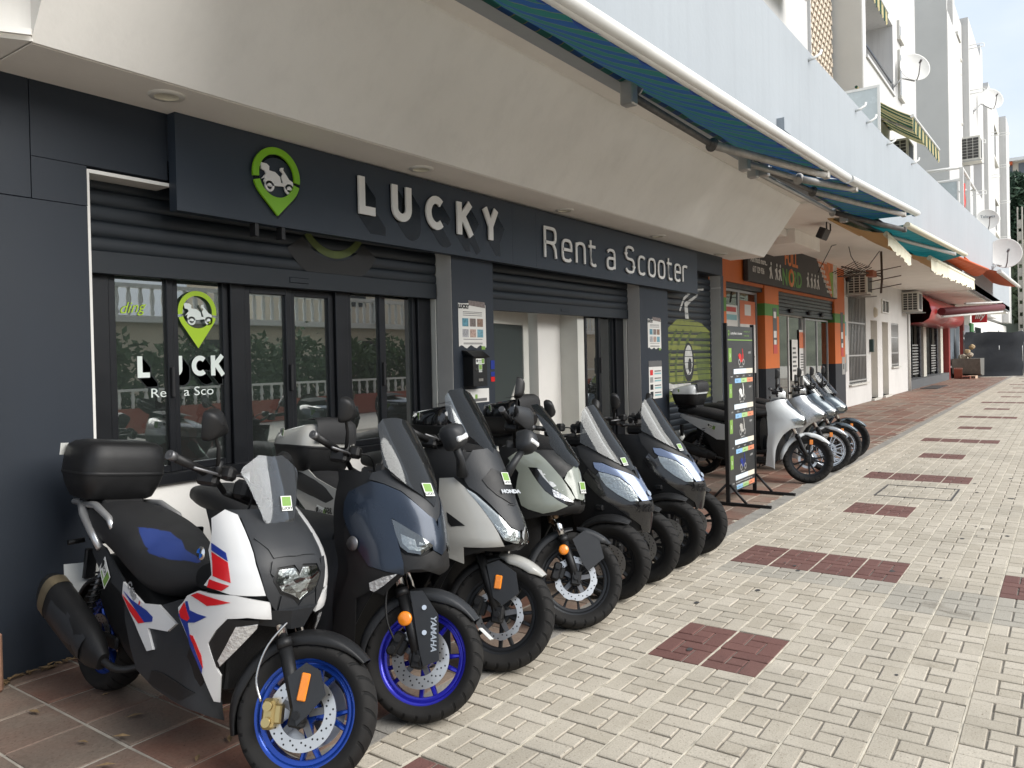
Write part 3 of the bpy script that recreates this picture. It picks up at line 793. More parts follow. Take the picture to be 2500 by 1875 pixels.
# gym bay ceiling with dropped beams
B(MB().box(12.8, 36, 3.12, 5.6, 3.99, 4.018), 'soffit', m_soffit)
B(MB().box(15.2, 17.0, 4.2, 5.3, 3.72, 3.989, .01), 'dropped_beam', m_fascia)
B(MB().box(12.8, 15.2, 4.35, 5.3, 3.85, 3.988, .01), 'dropped_beam', m_fascia)
B(MB().box(36, 62, 3.3, 7, 3.95, 4.018), 'soffit', m_soffit)
for x, y in ((2.537, 4.234), (4.774, 4.285), (7.094, 4.343), (9.443, 4.363), (11.826, 4.406)):
    d = empty('downlight', (x, y, 3.196), label='round recessed white downlight in the shop soffit, ' + {2: 'nearest the camera', 4: 'above the C of the sign', 7: 'above the word Rent', 9: 'above the word Scooter', 11: 'at the far end of the sign'}[int(x)], cat='downlight', group='recessed downlights in the soffit')
    MB().lathe([(0.068, -0.012), (0.098, -0.010), (0.102, -0.004), (0.102, 0)], axis=(0, 0, 1), n=28).build('trim_ring', mat('lamp_trim', (0.7, 0.69, 0.65), 0.45), d)
    b = MB(); b.lathe([(0.069, -0.011), (0.064, -0.002), (0.0635, -0.0008), (0, -0.0008)], axis=(0, 0, 1), n=28); b.build('diffuser', mat('lamp_diffuser', (0.62, 0.60, 0.50), 0.6), d)
# upper floors
T = lambda x0, x1, y0, y1, z0, z1, m=None, name='upper_wall': B(MB().box(x0, x1, y0, y1, z0, z1), name, m or m_tower)
T(-2, 27.25, 7.0, 9, 4.3, 24); T(27.25, 27.3, 6.9, 7.0, 6, 24)
T(30.87, 31.45, 6.0, 9, 4.3, 24, m_tower); T(30.83, 30.868, 6.02, 9, 4.3, 24, m_beige, 'side_wall')
T(31.45, 37.0, 6.0, 9, 4.3, 12.55); T(31.45, 37.0, 6.0, 9, 15.6, 24)
T(31.45, 37.0, 7.6, 9, 12.55, 15.6, mat('balcony_shade', (0.5, 0.5, 0.53), 0.85), 'balcony_back'); T(37.0, 37.25, 6.0, 9, 4.3, 24)
T(37.25, 43.2, 6.0, 9, 4.3, 24); 
T(27.3, 30.83, 7.25, 9, 4.3, 24, mat('lattice_back', (0.10, 0.085, 0.07), 0.9), 'lattice_back')
# balcony parapet coping and rail
B(MB().box(31.4, 37.05, 5.93, 6.02, 12.55, 12.66), 'coping', m_tower)
B(MB().box(31.5, 36.9, 6.04, 6.08, 13.1, 13.18), 'rail', m_frame)
# lattice of pierced blocks: zigzag of small slabs
b = MB(); m_latt = mat('lattice_block', (0.56, 0.48, 0.38), 0.85, var=0.12, vscale=6)
for r in range(52):
    for c in range(9):
        x = 27.3+c*0.392+(0.196 if r % 2 else 0); z = 9.6+r*0.26
        if x+.3 > 30.85: continue
        b.box(x, x+.26, 7.0, 7.2, z, z+.15); b.box(x+.05, x+.12, 6.98, 7.2, z+.15, z+.26)
o = B(b, 'lattice_screen', m_latt); tag(o, kind='stuff')
# narrow windows with sills
for (x0, x1, z0, z1) in ((38.2, 39.0, 12.9, 14.9), (38.2, 39.0, 15.5, 16.2), (39.2, 40.2, 9.6, 11.2)):
    B(MB().box(x0, x1, 5.99, 6.06, z0, z1), 'window', m_darkglass); B(MB().box(x0-.1, x1+.1, 5.86, 6.0, z0-.14, z0), 'sill', m_beige); B(MB().box(x0-.08, x0, 5.9, 6.0, z0, z1), 'window_reveal', m_beige)
# second and third stepped blocks
T(51.7, 58.5, 5.5, 12, 4.3, 21.3); T(51.66, 51.698, 5.52, 12, 4.3, 25, m_beige, 'side_wall'); T(52.2, 62.5, 6.2, 12, 21.3, 27)
T(58.5, 63.7, 5.9, 12, 4.3, 24.5); T(63.7, 66, 5.5, 12, 4.3, 25); T(66, 73, 5.5, 12, 4.3, 13.6); T(66, 73, 5.5, 12, 17.2, 25); T(66, 73, 6.8, 12, 13.6, 17.2, MAT['balcony_shade'], 'balcony_back'); T(73, 75, 5.5, 12, 4.3, 26)
T(75, 82, 5.2, 12, 4.3, 23.2); T(82, 95, 5.6, 12, 4.3, 25.5); T(95, 100, 5.0, 12, 4.3, 25.5)
for (x0, x1, z0, z1, y) in ((59.4, 61.0, 12.5, 14.2, 5.9), (59.4, 61.0, 17.0, 20.2, 5.9), (59.4, 61.0, 21.3, 22.4, 5.9), (84.5, 90, 19.5, 22.5, 5.6), (84.5, 90, 12.6, 15.6, 5.6), (84.5, 90, 7, 9.5, 5.6)):
    B(MB().box(x0, x1, y-.02, y+.05, z0, z1), 'window', m_darkglass); B(MB().box(x0-.15, x1+.15, y-.25, y, z0-.2, z0), 'sill', m_beige)
    B(MB().box(x0-.1, x1+.1, y-.2, y, z1, z1+.22), 'window_hood', m_beige)
for z in (12.6, 16.2, 19.8, 23.0): 
    for x in (64.5, 78.2, 92.5): B(MB().tube([(x, 5.5, z), (x, 4.7, z), (x+.12, 4.62, z), (x+.12, 4.62, z+.2), (x, 4.7, z+.24), (x, 5.5, z+.24)], .03, 6), 'washing_line_bracket', m_awhite)
# bracket stubs along the parapet
for x in (12.07, 15.19, 16.13, 18.21, 21.4):
    B(MB().tube([(x, 3.1, ptop(x)-.14), (x+.02, 3.02, ptop(x)-.12), (x+.10, 2.95, ptop(x)-.05), (x+.12, 2.94, ptop(x)+.01)], .022, 6), 'parapet_bracket', m_awhite)
b = MB(); b.box(10.45, 10.75, 3.0, 3.1, 4.55, 4.72); B(b, 'junction_box', m_parapet)
b = MB(); b.box(22.6, 22.9, 3.0, 3.1, 4.55, 4.72); B(b, 'junction_box', m_parapet)
# frosted balcony dividers on the terrace
def divider(x, y0, y1, z0, z1, lab):
    d = empty('terrace_divider', (x, y0, z0), label=lab, cat='partition')
    b = MB(); t = .06
    b.box(-.02, .02, 0, t, 0, z1-z0); b.box(-.02, .02, y1-y0-t, y1-y0, 0, z1-z0); b.box(-.019, .019, t, y1-y0-t, z1-z0-t, z1-z0); b.box(-.019, .019, t, y1-y0-t, 0, t); b.build('frame', m_awhite, d)
    MB().box(-.005, .005, t, y1-y0-t, t, z1-z0-t).build('panel', mat('frosted_glass', (0.50, 0.56, 0.57), 0.25), d)
divider(20.4, 3.6, 4.6, 6.0, 8.0, 'frosted glass partition in white frame standing behind the parapet')
divider(36.8, 3.6, 5.4, 6.4, 8.6, 'frosted glass partition beside the white pergola on the terrace')

# ------------------------------------------------------------------ awnings
def stripemat(name, cols, period, axis=0, rough=0.85, trans=0.0):
    """repeating stripes along a world axis: list of (width fraction, colour)"""
    m = bpy.data.materials.new(name); m.use_nodes = True; t = m.node_tree; p = t.nodes['Principled BSDF']
    g = t.nodes.new('ShaderNodeNewGeometry'); sx = t.nodes.new('ShaderNodeSeparateXYZ'); t.links.new(g.outputs['Position'], sx.inputs[0])
    dv = t.nodes.new('ShaderNodeMath'); dv.operation = 'DIVIDE'; dv.inputs[1].default_value = period; t.links.new(sx.outputs[axis], dv.inputs[0])
    fr = t.nodes.new('ShaderNodeMath'); fr.operation = 'FRACT'; t.links.new(dv.outputs[0], fr.inputs[0])
    r = t.nodes.new('ShaderNodeValToRGB'); r.color_ramp.interpolation = 'CONSTANT'
    pos = 0
    for i, (w, c) in enumerate(cols):
        e = r.color_ramp.elements[i] if i < 2 else r.color_ramp.elements.new(pos)
        e.position = pos; e.color = (*c, 1); pos += w
    t.links.new(fr.outputs[0], r.inputs[0]); t.links.new(r.outputs[0], p.inputs['Base Color'])
    p.inputs['Roughness'].default_value = rough
    if trans:
        o = t.nodes['Material Output']; tl = t.nodes.new('ShaderNodeBsdfTranslucent'); mxs = t.nodes.new('ShaderNodeMixShader'); mxs.inputs[0].default_value = trans
        t.links.new(r.outputs[0], tl.inputs[0]); t.links.new(p.outputs[0], mxs.inputs[1]); t.links.new(tl.outputs[0], mxs.inputs[2]); t.links.new(mxs.outputs[0], o.inputs[0])
    MAT[name] = m
    return m
cg, cb, cy_ = (0.010, 0.090, 0.078), (0.008, 0.050, 0.150), (0.11, 0.13, 0.06)
m_bg = stripemat('blue_green_canvas', [(.04, cy_), (.45, cg), (.03, cy_), (.48, cb)], 0.31, 0, trans=0.25)
m_teal = stripemat('teal_canvas', [(.5, (0.010, 0.11, 0.12)), (.5, (0.012, 0.14, 0.15))], 0.31, 0, trans=0.35)
m_gy = stripemat('green_yellow_canvas', [(.5, (0.01, 0.055, 0.035)), (.12, (0.5, 0.42, 0.2)), (.14, (0.02, 0.08, 0.05)), (.24, (0.55, 0.47, 0.25))], 0.8, 0, trans=0.25)
m_cream = mat('cream_canvas', (0.72, 0.69, 0.55), 0.85, var=0.06, vscale=3)
m_orange_c = mat('orange_canvas', (0.55, 0.11, 0.035), 0.8, var=0.08, vscale=3)
m_tan_c = mat('tan_canvas', (0.52, 0.34, 0.15), 0.85, var=0.06)
m_bluecan = mat('blue_binding', (0.03, 0.09, 0.36), 0.8)
m_arm = mat('weathered_arm', (0.42, 0.40, 0.37), 0.5, 0.4, var=0.25, vscale=14, dirt=0.5)
m_armd = mat('grimy_arm', (0.12, 0.115, 0.11), 0.55, 0.3, var=0.4, vscale=18, dirt=0.6)
def awning(name, x0, x1, yr, zr, yf, zf0, zf1, fabric, lab, arms=(), bar=0.042, roller=0.05, sag=0.05, val=None, vmat=None, frame=None, group=None):
    """canvas awning: roller at (yr,zr), front bar at yf, height zf0..zf1 along x"""
    a = empty(name, (x0, yr, zr), label=lab, cat='awning', group=group)
    I = Matrix.Translation(-Vector((x0, yr, zr)))
    def A(b, n, m):
        o = b.build(n, m, a); o.matrix_parent_inverse = I; return o
    fm = frame or m_awhite
    zf = lambda x: zf0+(zf1-zf0)*(x-x0)/(x1-x0)
    A(MB().cyl((x0, yr, zr), (x1, yr, zr), roller, n=16), 'roller', fabric)
    rows = []; n = max(8, int((x1-x0)/.35)); K = 7
    for i in range(n+1):
        x = x0+.03+(x1-x0-.06)*i/n; r = []
        for k in range(K+1):
            t = k/K; s_ = -sag*4*t*(1-t)*(0.8+.2*math.sin(i*1.7)) + .008*math.sin(i*2.1+k)
            r.append((x, yr-roller*.6+(yf-yr+roller*.6+.02)*t, zr-roller*.8+(zf(x)-zr+roller*.8)*t+s_))
        rows.append(r)
    b = MB(); b.grid(rows); A(b, 'canvas', fabric)
    b = MB(); b.cyl((x0, yf, zf(x0)), (x1, yf, zf(x1)), bar, n=18); b.cyl((x0, yf+.03, zf(x0)-.02), (x1, yf+.03, zf(x1)-.02), bar*.75, n=12); A(b, 'front_bar', fm)
    if val:
        rows = []; n = int((x1-x0)/.05)
        for i in range(n+1):
            x = x0+(x1-x0)*i/n; d = val[0]*(1+val[1]*abs(math.sin(x*math.pi/val[2]))) + .006*math.sin(x*9)
            rows.append([(x, yf+val[3], zf(x)-.01), (x, yf+val[3]+.012*math.sin(x*16), zf(x)-.01-d*.5), (x, yf+val[3]+.02*math.sin(x*16), zf(x)-.01-d)])
        b = MB(); b.grid(rows); A(b, 'valance', vmat or fabric)
    for (sh, el, hd, m1, m2) in arms:
        b = MB(); b.cyl(sh, el, .034, .032, n=14); b.cyl(Vector(el)+Vector((-.05, 0, -.03)), Vector(el)+Vector((.03, 0, .03)), .05, n=14); A(b, 'upper_arm', m1)
        b = MB(); b.cyl(el, hd, .042, .038, n=14)
        hv = Vector(hd); b.box(hv.x-.03, hv.x+.05, hv.y-.04, hv.y+.03, hv.z-.04, hv.z+.04, .01); A(b, 'fore_arm', m2)
        sv = Vector(sh); b = MB(); b.box(sv.x-.06, sv.x+.05, sv.y-.05, sv.y+.07, sv.z-.09, sv.z+.12, .012); b.cyl((sv.x+.09, sv.y, sv.z+.09), (sv.x+.11, sv.y, sv.z+.09), .075, n=16); A(b, 'wall_bracket', m_alu)
    return a
awning('folding_awning', 2.4, 9.62, 3.05, 4.0, 2.05, 3.41, 3.63, m_bg, 'blue and green striped awning over the LUCKY sign with white front bar',
       [((6.0, 3.0, 3.84), (7.22, 2.75, 3.63), (8.78, 2.1, 3.52), m_armd, m_arm)], val=(.030, .4, .5, .05), vmat=m_bluecan)
awning('folding_awning', 9.72, 14.75, 3.0, 3.98, 2.05, 3.64, 3.94, m_bg, 'narrow blue green awning hung with grey arms past the end of the shop fascia',
       [((8.9, 3.0, 3.82), (9.6, 2.6, 3.70), (10.15, 2.1, 3.60), m_arm, m_arm), ((9.6, 3.0, 3.88), (10.83, 2.75, 3.77), (13.62, 2.1, 3.77), m_armd, m_arm)], val=(.028, .4, .6, .05), vmat=m_bluecan)
awning('folding_awning', 14.0, 22.9, 3.05, 3.98, 2.1, 3.66, 4.03, m_teal, 'teal awning with cream front bar in front of the orange gym',
       [((9.5, 3.1, 3.86), (13.4, 3.1, 3.90), (13.98, 2.15, 3.58), m_alu, m_armd), ((13.75, 3.0, 3.86), (15.35, 2.6, 3.68), (20.5, 2.12, 3.82), m_armd, m_alu)], frame=m_cream, sag=.1)
awning('scalloped_awning', 14.5, 16.9, 3.4, 4.0, 2.5, 3.63, 3.46, m_tan_c, 'short cream awning with scalloped valance beside the gym aerial', val=(.17, .25, .30, -.02), vmat=m_cream, frame=m_cream, bar=.03)
awning('scalloped_awning', 19.6, 29.4, 3.4, 4.1, 2.5, 3.69, 3.88, m_tan_c, 'long tan awning with cream scalloped valance over the white wall', val=(.26, .25, .55, -.02), vmat=m_cream, frame=m_cream, bar=.045)
awning('canvas_awning', 23.0, 32.5, 3.1, 4.55, 2.3, 4.0, 4.45, m_orange_c, 'sagging orange awning nearest the white scalloped one', sag=.25, frame=m_orange_c, bar=.03)
awning('canvas_awning', 33.0, 46.5, 3.1, 5.0, 2.0, 4.40, 4.71, m_orange_c, 'flat orange awning with white front bar farthest along the street', sag=.08, frame=m_awhite, bar=.07)
# terrace awnings
awning('striped_awning', 29.4, 36.0, 5.95, 10.9, 4.2, 9.55, 9.75, m_gy, 'open green and yellow striped awning on the terrace above the parapet', val=(.45, .2, .4, 0.0), arms=[((31, 5.8, 10.3), (31.5, 5.0, 9.9), (32.5, 4.25, 9.6), m_arm, m_arm)], sag=.1, bar=.05)
awning('striped_awning', 42.0, 47.0, 5.6, 9.6, 4.3, 8.6, 8.7, m_gy, 'small green striped awning behind the terrace partition', val=(.4, .2, .4, 0), sag=.05)
awning('striped_awning', 20.0, 24.6, 6.9, 12.9, 6.3, 12.35, 12.35, m_gy, 'rolled green and yellow awning at the top edge above the lattice', sag=.02, roller=.16, bar=.09)
awning('striped_awning', 32.2, 35.4, 6.5, 15.9, 5.9, 15.55, 15.55, m_gy, 'green striped awning hanging in the upper balcony', val=(.5, .2, .4, 0), sag=.02)

# ------------------------------------------------------------------ satellite dishes, air conditioners
def dish(x, y, z, r, lab, wall, face=(-0.8, -0.6, 0.25), text=None):
    d = empty('satellite_dish', (x, y, z), label=lab, cat='satellite dish', group='satellite dishes on the facade')
    f = Vector(face).normalized()
    q = f.to_track_quat('Z', 'Y').to_matrix().to_4x4()
    b = MB(q); b.lathe([(0, 0), (r*.35, .015*r), (r*.7, .07*r), (r*.95, .15*r), (r, .17*r), (r, .15*r), (r*.7, .05*r), (0, -.02*r)], axis=(0, 0, 1), n=36); b.build('reflector', mat('dish_grey', (0.62, 0.61, 0.58), 0.5, var=0.06), d)
    b = MB(q); b.tube([(0, -r*.98, .1*r), (0, -r*.75, .45*r), (0, -r*.1, .82*r)], r*.035, 6); b.cyl((0, -r*.1, .72*r), (0, -.02*r, .98*r), r*.07, n=10); b.build('feed_arm', mat('dish_arm', (0.12, 0.11, 0.11), 0.5, 0.3), d)
    w = Vector(wall)-Vector((x, y, z)); p0 = q @ Vector((0, -r*.3, -.03*r))
    b = MB(); b.tube([p0, p0+Vector((0, 0, -r*.55)), Vector((w.x*.5, w.y*.6, -r*.75)), w], r*.05, 8); b.box(w.x-.06, w.x+.06, w.y-.03, w.y+.03, w.z-.15, w.z+.15); b.build('mount', mat('dish_mount', (0.25, 0.25, 0.25), 0.5, 0.4), d)
    if text:
        v, fc = text_mesh(text, r*.42, lambda a, c, dd: q @ Vector((a, c+r*.15, .10*r+.12*r*(a/r)**2+.01)))
        b = MB(); b.add(v, fc); b.build('lettering', mat('dish_print', (0.02, 0.05, 0.08), 0.6), d)
    return d
dish(38.0, 5.35, 13.9, .66, 'large grey satellite dish on the upper facade above the striped awning', (36.9, 6.0, 12.9))
dish(69.9, 4.6, 20.6, .85, 'satellite dish high up on the farthest tall facade', (66.5, 5.5, 19.0))
dish(46.9, 2.62, 6.45, .78, 'biggest satellite dish at the right edge standing out from the white parapet', (45.8, 3.1, 5.6), face=(-.95, -.32, .18))
dish(46.5, 3.3, 8.2, .52, 'satellite dish printed Televes half hidden behind the parapet', (47.5, 3.9, 7.2), face=(-.95, -.32, .18), text='Televes')
def ac_unit(x, y, z, w, d, h, lab, brown=False):
    """box unit on a wall bracket; grille faces the street (-y), side louvres face the camera"""
    a = empty('air_conditioner', (x, y, z), label=lab, cat='air conditioner', group='air conditioner units on the facade')
    mc = mat('ac_case', (0.60, 0.585, 0.53), 0.5, var=0.08, vscale=5, dirt=0.25)
    b = MB(); b.box(0, w, -d, 0, 0, h, .02); b.build('case', mc, a)
    mg = mat('ac_grille', (0.05, 0.048, 0.045), 0.6)
    MB().box(-.006, .002, -d*.92, -d*.08, h*.08, h*.92).build('side_coil', mg, a)
    MB().box(w*.1, w*.75, -d-.006, -d+.002, h*.1, h*.9).build('front_grille', mg, a)
    for k in range(1, 7):
        MB().box(-.02, -.004, -d*.92, -d*.08, h*(.08+.12*k)-.008, h*(.08+.12*k)+.008).build('louvre', mc, a)
    for k in range(0, 4):
        yy = -d*.92+d*.84*k/3; MB().box(-.024, -.005, yy-.012, yy+.012, h*.06, h*.94).build('louvre', mc, a)
    for x_ in (-.05, w-.06): MB().box(x_, x_+.07, -d-.1, .04, -.06, -.02).build('bracket', m_alu, a)
    return a
ac_unit(24.35, 5.28, 3.3, .9, .55, .6, 'brownish air conditioner under the ceiling beside the orange gym')
ac_unit(33.7, 5.3, 3.15, .95, .6, .75, 'beige air conditioner next to the red rounded canopy')
ac_unit(34.5, 5.9, 9.0, 1.6, .8, 1.1, 'air conditioner beneath the striped terrace awning')
ac_unit(60.2, 5.8, 14.2, 1.5, 1.2, 1.6, 'air conditioner on a stained bracket high on the far facade')
ac_unit(45.6, 5.3, 3.1, 1.2, .6, .8, 'dark air conditioner above the maroon folded awning')
# television aerial hanging under the slab
a = empty('tv_aerial', (20.2, 3.6, 3.9), label='rusty television aerial hanging under the slab by the scalloped awnings', cat='aerial')
m_rust = mat('rusty_metal', (0.09, 0.06, 0.045), 0.7, 0.3, var=0.3, vscale=20)
b = MB(); b.tube([(0, 0, .1), (.05, 0, -.55), (-.1, 0, -.9)], .025, 6); b.build('mast', m_rust, a)
b = MB(); b.tube([(-2.2, .4, -.42), (.1, 0, -.5)], .018, 6); b.tube([(-2.1, .5, -.62), (.1, 0, -.42)], .016, 6); b.build('boom', m_rust, a)
for k in range(8):
    x = -2.0+k*.24; b = MB(); b.tube([(x, .15, -.30), (x, .4, -.42), (x, .65, -.52)], .008, 5); b.build('element', m_rust, a)
for dz in (.12, -.1, -.3):
    b = MB(); b.tube([(.15, -.4, -.4+dz), (.15, .3, -.5+dz)], .012, 5); b.build('element', m_rust, a)
b = MB(); b.box(-.75, -.3, .05, .2, -.54, -.40); b.build('balun_box', mat('orange_box', (0.30, 0.09, 0.04), .6), a)
b = MB(); b.tube([(-2.6, .8, -.55), (-2.2, .6, .05), (-1.6, .4, .2), (-1.3, .4, -.1), (-1.0, .3, -.38), (-.5, .2, -.3), (-.2, 0, .08)], .009, 5); b.build('cable', m_black, a)
fl = empty('floodlight', (15.0, 3.55, 4.0), label='small black floodlight hanging from the slab beyond the shop fascia', cat='floodlight')
MB(Matrix.Rotation(rad(25), 4, 'X')).box(-.2, .2, -.06, .06, -.32, -.12, .015).build('lamp_head', m_black, fl)
MB().tube([(-.14, 0, -.14), (-.14, 0, .0), (.14, 0, .0), (.14, 0, -.14)], .014, 6).build('yoke', m_black, fl)
# pergola frame and flag beyond the divider
pg = empty('terrace_pergola', (36.9, 3.5, 6.6), label='white pergola frame with red cloth on the terrace', cat='pergola')
for (x, y) in ((0, 0), (0, 1.8), (5.5, 0), (5.5, 1.8), (2.7, 0)): MB().box(x-.07, x+.07, y-.07, y+.07, 0, 2.5).build('post', m_awhite, pg)
for p0, p1 in (((0, 0, 2.5), (5.5, 0, 2.5)), ((0, 1.8, 2.5), (5.5, 1.8, 2.5)), ((0, 0, 2.5), (0, 1.8, 2.5)), ((0, 0, 2.0), (0, 1.8, 2.0)), ((5.5, 0, 2.5), (5.5, 1.8, 2.5))): MB().cyl(p0, p1, .06, n=6).build('beam', m_awhite, pg)
b = MB(); b.grid([[(1.2+.06*math.sin(k), .05+.04*math.cos(k*2), 2.1-j*.26) for k in range(6)] and [(1.2+.15*k-.02*j*k, .05+.05*math.sin(k*2+j), 2.1-j*.26) for k in range(5)] for j in range(6)]); b.build('cloth', mat('red_cloth', (0.5, 0.03, 0.02), .8), pg)
# ================================================================== neighbouring shops along the street
GY = 5.25
m_or = mat('orange_paint', (0.52, 0.125, 0.022), 0.6, var=0.08, vscale=2.5, bump=0.08, bscale=30, dirt=0.12)
m_gr = mat('green_paint', (0.075, 0.21, 0.04), 0.6, var=0.08)
m_bk = mat('black_paint', (0.022, 0.026, 0.032), 0.55, var=0.15, dirt=0.1)
gym = empty('gym_shop', (14.0, GY, 0), label='orange, green and black painted gym front with glazed entrance', cat='shop')
GI = Matrix.Translation(-Vector((14.0, GY, 0)))
def Y(b, name, m):
    o = b.build(name, m, gym); o.matrix_parent_inverse = GI; return o
def painted(x0, x1, y0, y1, name='pillar', ztop=4.0):
    Y(MB().box(x0, x1, y0, y1, 0, 1.30), name, m_bk); Y(MB().box(x0, x1, y0, y1, 1.301, 2.44), name, m_or)
    Y(MB().box(x0, x1, y0, y1, 2.441, 2.70), name, m_gr); Y(MB().box(x0, x1, y0, y1, 2.701, ztop), name, m_or)
painted(13.0, 14.33, GY, GY+.5, 'side_wall'); painted(16.62, 17.6, GY, GY+.5); painted(22.7, 23.88, GY, GY+.5)
Y(MB().box(14.33, 22.7, GY+.02, GY+.5, 3.02, 4.0), 'wall_band', m_or)
Y(MB().box(14.33, 16.62, GY+.05, GY+.3, 2.93, 3.018), 'shutter_box', m_frame)
m_gpane = glassmat('gym_glass', (0.45, 0.47, 0.46), 0.12)
def gwin(x0, x1, z0, z1, fm, n=1, y=None):
    y = GY+.16 if y is None else y
    for k in range(n):
        a0 = x0+(x1-x0)*k/n; a1 = x0+(x1-x0)*(k+1)/n
        b = MB(); t = .045
        b.box(a0, a0+t, y, y+.05, z0, z1); b.box(a1-t, a1, y, y+.05, z0, z1); b.box(a0+t, a1-t, y+.001, y+.049, z1-t, z1); b.box(a0+t, a1-t, y+.001, y+.049, z0, z0+t); Y(b, 'window_frame', fm)
        Y(MB().box(a0+t, a1-t, y+.02, y+.026, z0+t, z1-t), 'pane', m_gpane)
gwin(14.35, 16.6, .1, 2.92, m_alu, 2)
gwin(17.7, 18.9, .05, 2.55, m_awhite, 1); gwin(18.9, 20.3, .05, 2.55, m_awhite, 1, GY+.22); gwin(20.3, 22.6, .1, 2.5, m_alu, 2)
sroot = Y(MB().box(17.6, 22.7, GY+.04, GY+.12, 2.52, 2.6), 'shutter_rail', m_frame)
for k in range(5):
    Y(MB().box(17.6, 22.7, GY+.05+.01*(k % 2), GY+.09, 2.602+k*.085, 2.602+k*.085+.082, .01), 'slat', m_frame)
for x in (18.6, 20.2, 21.4): Y(MB().box(x-.1, x+.1, GY-.02, GY+.045, 2.56, 2.66, .02), 'shutter_lock', m_black)
# painted partition and posters inside the glass
painted(16.0, 16.6, GY+.6, GY+.75, 'inner_wall', 2.9); painted(21.0, 22.7, GY+.5, GY+.6, 'inner_wall', 2.5)
Y(MB().box(14.3, 22.7, GY+3, GY+3.1, 0, 3), 'inner_wall', mat('gym_inner', (0.10, 0.09, 0.085), .8))
Y(MB().box(14.3, 22.7, GY+.55, GY+3, 3.0, 3.1), 'inner_ceiling', m_white)
m_paper = mat('poster_paper', (0.62, 0.61, 0.58), 0.6, var=0.05)
m_ink = mat('poster_ink', (0.10, 0.10, 0.10), 0.7)
m_pred = mat('poster_red', (0.45, 0.06, 0.05), 0.6); m_por = mat('poster_orange', (0.55, 0.16, 0.07), 0.6); m_pteal = mat('poster_teal', (0.20, 0.38, 0.40), 0.6)
def poster(name, lab, cat, fr, w, h, cells, paper=None, par=None):
    """flat sheet; cells: (a0,a1,b0,b1,material) as fractions; built slightly proud, never coplanar"""
    o = empty(name, fr(0, 0, 0), label=lab, cat=cat)
    base = Vector(fr(0, 0, 0))
    b = MB(); b.add([Vector(fr(a, c, d))-base for d in (0, .003) for a, c in ((0, 0), (w, 0), (w, h), (0, h))], [(0, 3, 2, 1), (4, 5, 6, 7), (0, 1, 5, 4), (1, 2, 6, 5), (2, 3, 7, 6), (3, 0, 4, 7)])
    b.build('sheet', paper or m_paper, o)
    by = {}
    for (a0, a1, c0, c1, m) in cells: by.setdefault(m.name, (m, []))[1].append((a0, a1, c0, c1))
    for i, (nm, (m, L)) in enumerate(by.items()):
        b = MB(); d = .0042+.0006*i
        for (a0, a1, c0, c1) in L: b.add([Vector(fr(a*w, c*h, d))-base for a, c in ((a0, c0), (a1, c0), (a1, c1), (a0, c1))], [(0, 1, 2, 3)])
        q = b.build('print', m, o, fix=False)
        if len(L) > 1: tag(q, kind='stuff')
    return o
def lines(a0, a1, c0, c1, n, m, rag=True, fill=.45):
    out = []
    for k in range(n):
        c = c1-(c1-c0)*(k+.8)/n; out.append((a0, a1-(random.uniform(0, .3)*(a1-a0) if rag else 0), c, c+(c1-c0)/n*fill, m))
    return out
random.seed(5)
gfr = lambda x0, z0, y=GY+.155: (lambda a, c, d: (x0+a, y-d, z0+c))
poster('window_poster', 'pale notice with red header and machine drawings in the gym window', 'poster', gfr(14.42, 1.25), .95, 1.35, lines(.08, .92, .45, .6, 8, m_ink)+lines(.08, .92, .05, .1, 2, m_pred)+[(.08, .32, .2, .4, m_ink), (.4, .62, .2, .4, m_ink), (.7, .92, .2, .4, m_ink), (.05, .95, .78, .86, m_pteal), (.1, .9, .9, .97, m_pred)])
poster('window_poster', 'orange and white rental notice beside the first gym poster', 'poster', gfr(15.5, 1.22), .95, 1.5, [(0, 1, .68, 1, m_por), (.1, .5, .15, .42, m_ink), (.3, .7, .8, .95, m_paper)]+lines(.1, .9, .46, .64, 3, m_ink)+lines(.55, .92, .1, .42, 6, m_ink))
poster('door_poster', 'tall white opening notice on the gym door glass', 'poster', gfr(19.3, .95, GY+.215), .5, 1.0, lines(.12, .85, .2, .85, 6, m_ink))
poster('door_poster', 'orange topped notice on the gym door glass', 'poster', gfr(19.95, 1.05, GY+.215), .85, 1.15, [(0, 1, .6, .95, m_por)]+lines(.1, .9, .1, .5, 7, m_ink))
poster('alarm_notice', 'narrow dark and red alarm notice on the orange pillar', 'notice', gfr(17.15, 1.62, GY-.002), .28, 1.0, [(.2, .8, .06, .3, m_paper), (.15, .85, .35, .5, m_paper), (0, 1, 0, .2, m_pred), (.2, .8, .78, .92, m_paper)], m_ink)
poster('alarm_notice', 'narrow dark and red alarm notice on the far orange wall end', 'notice', gfr(23.35, 1.5, GY-.002), .3, 1.25, [(.2, .8, .06, .3, m_paper), (.15, .85, .4, .55, m_paper), (0, 1, 0, .2, m_pred)], m_ink)
poster('meter_cover', 'grey meter box cover at the end of the orange wall', 'meter box', gfr(23.45, .98, GY-.002), .35, .5, [(.3, .7, .3, .6, m_ink)], m_alu)
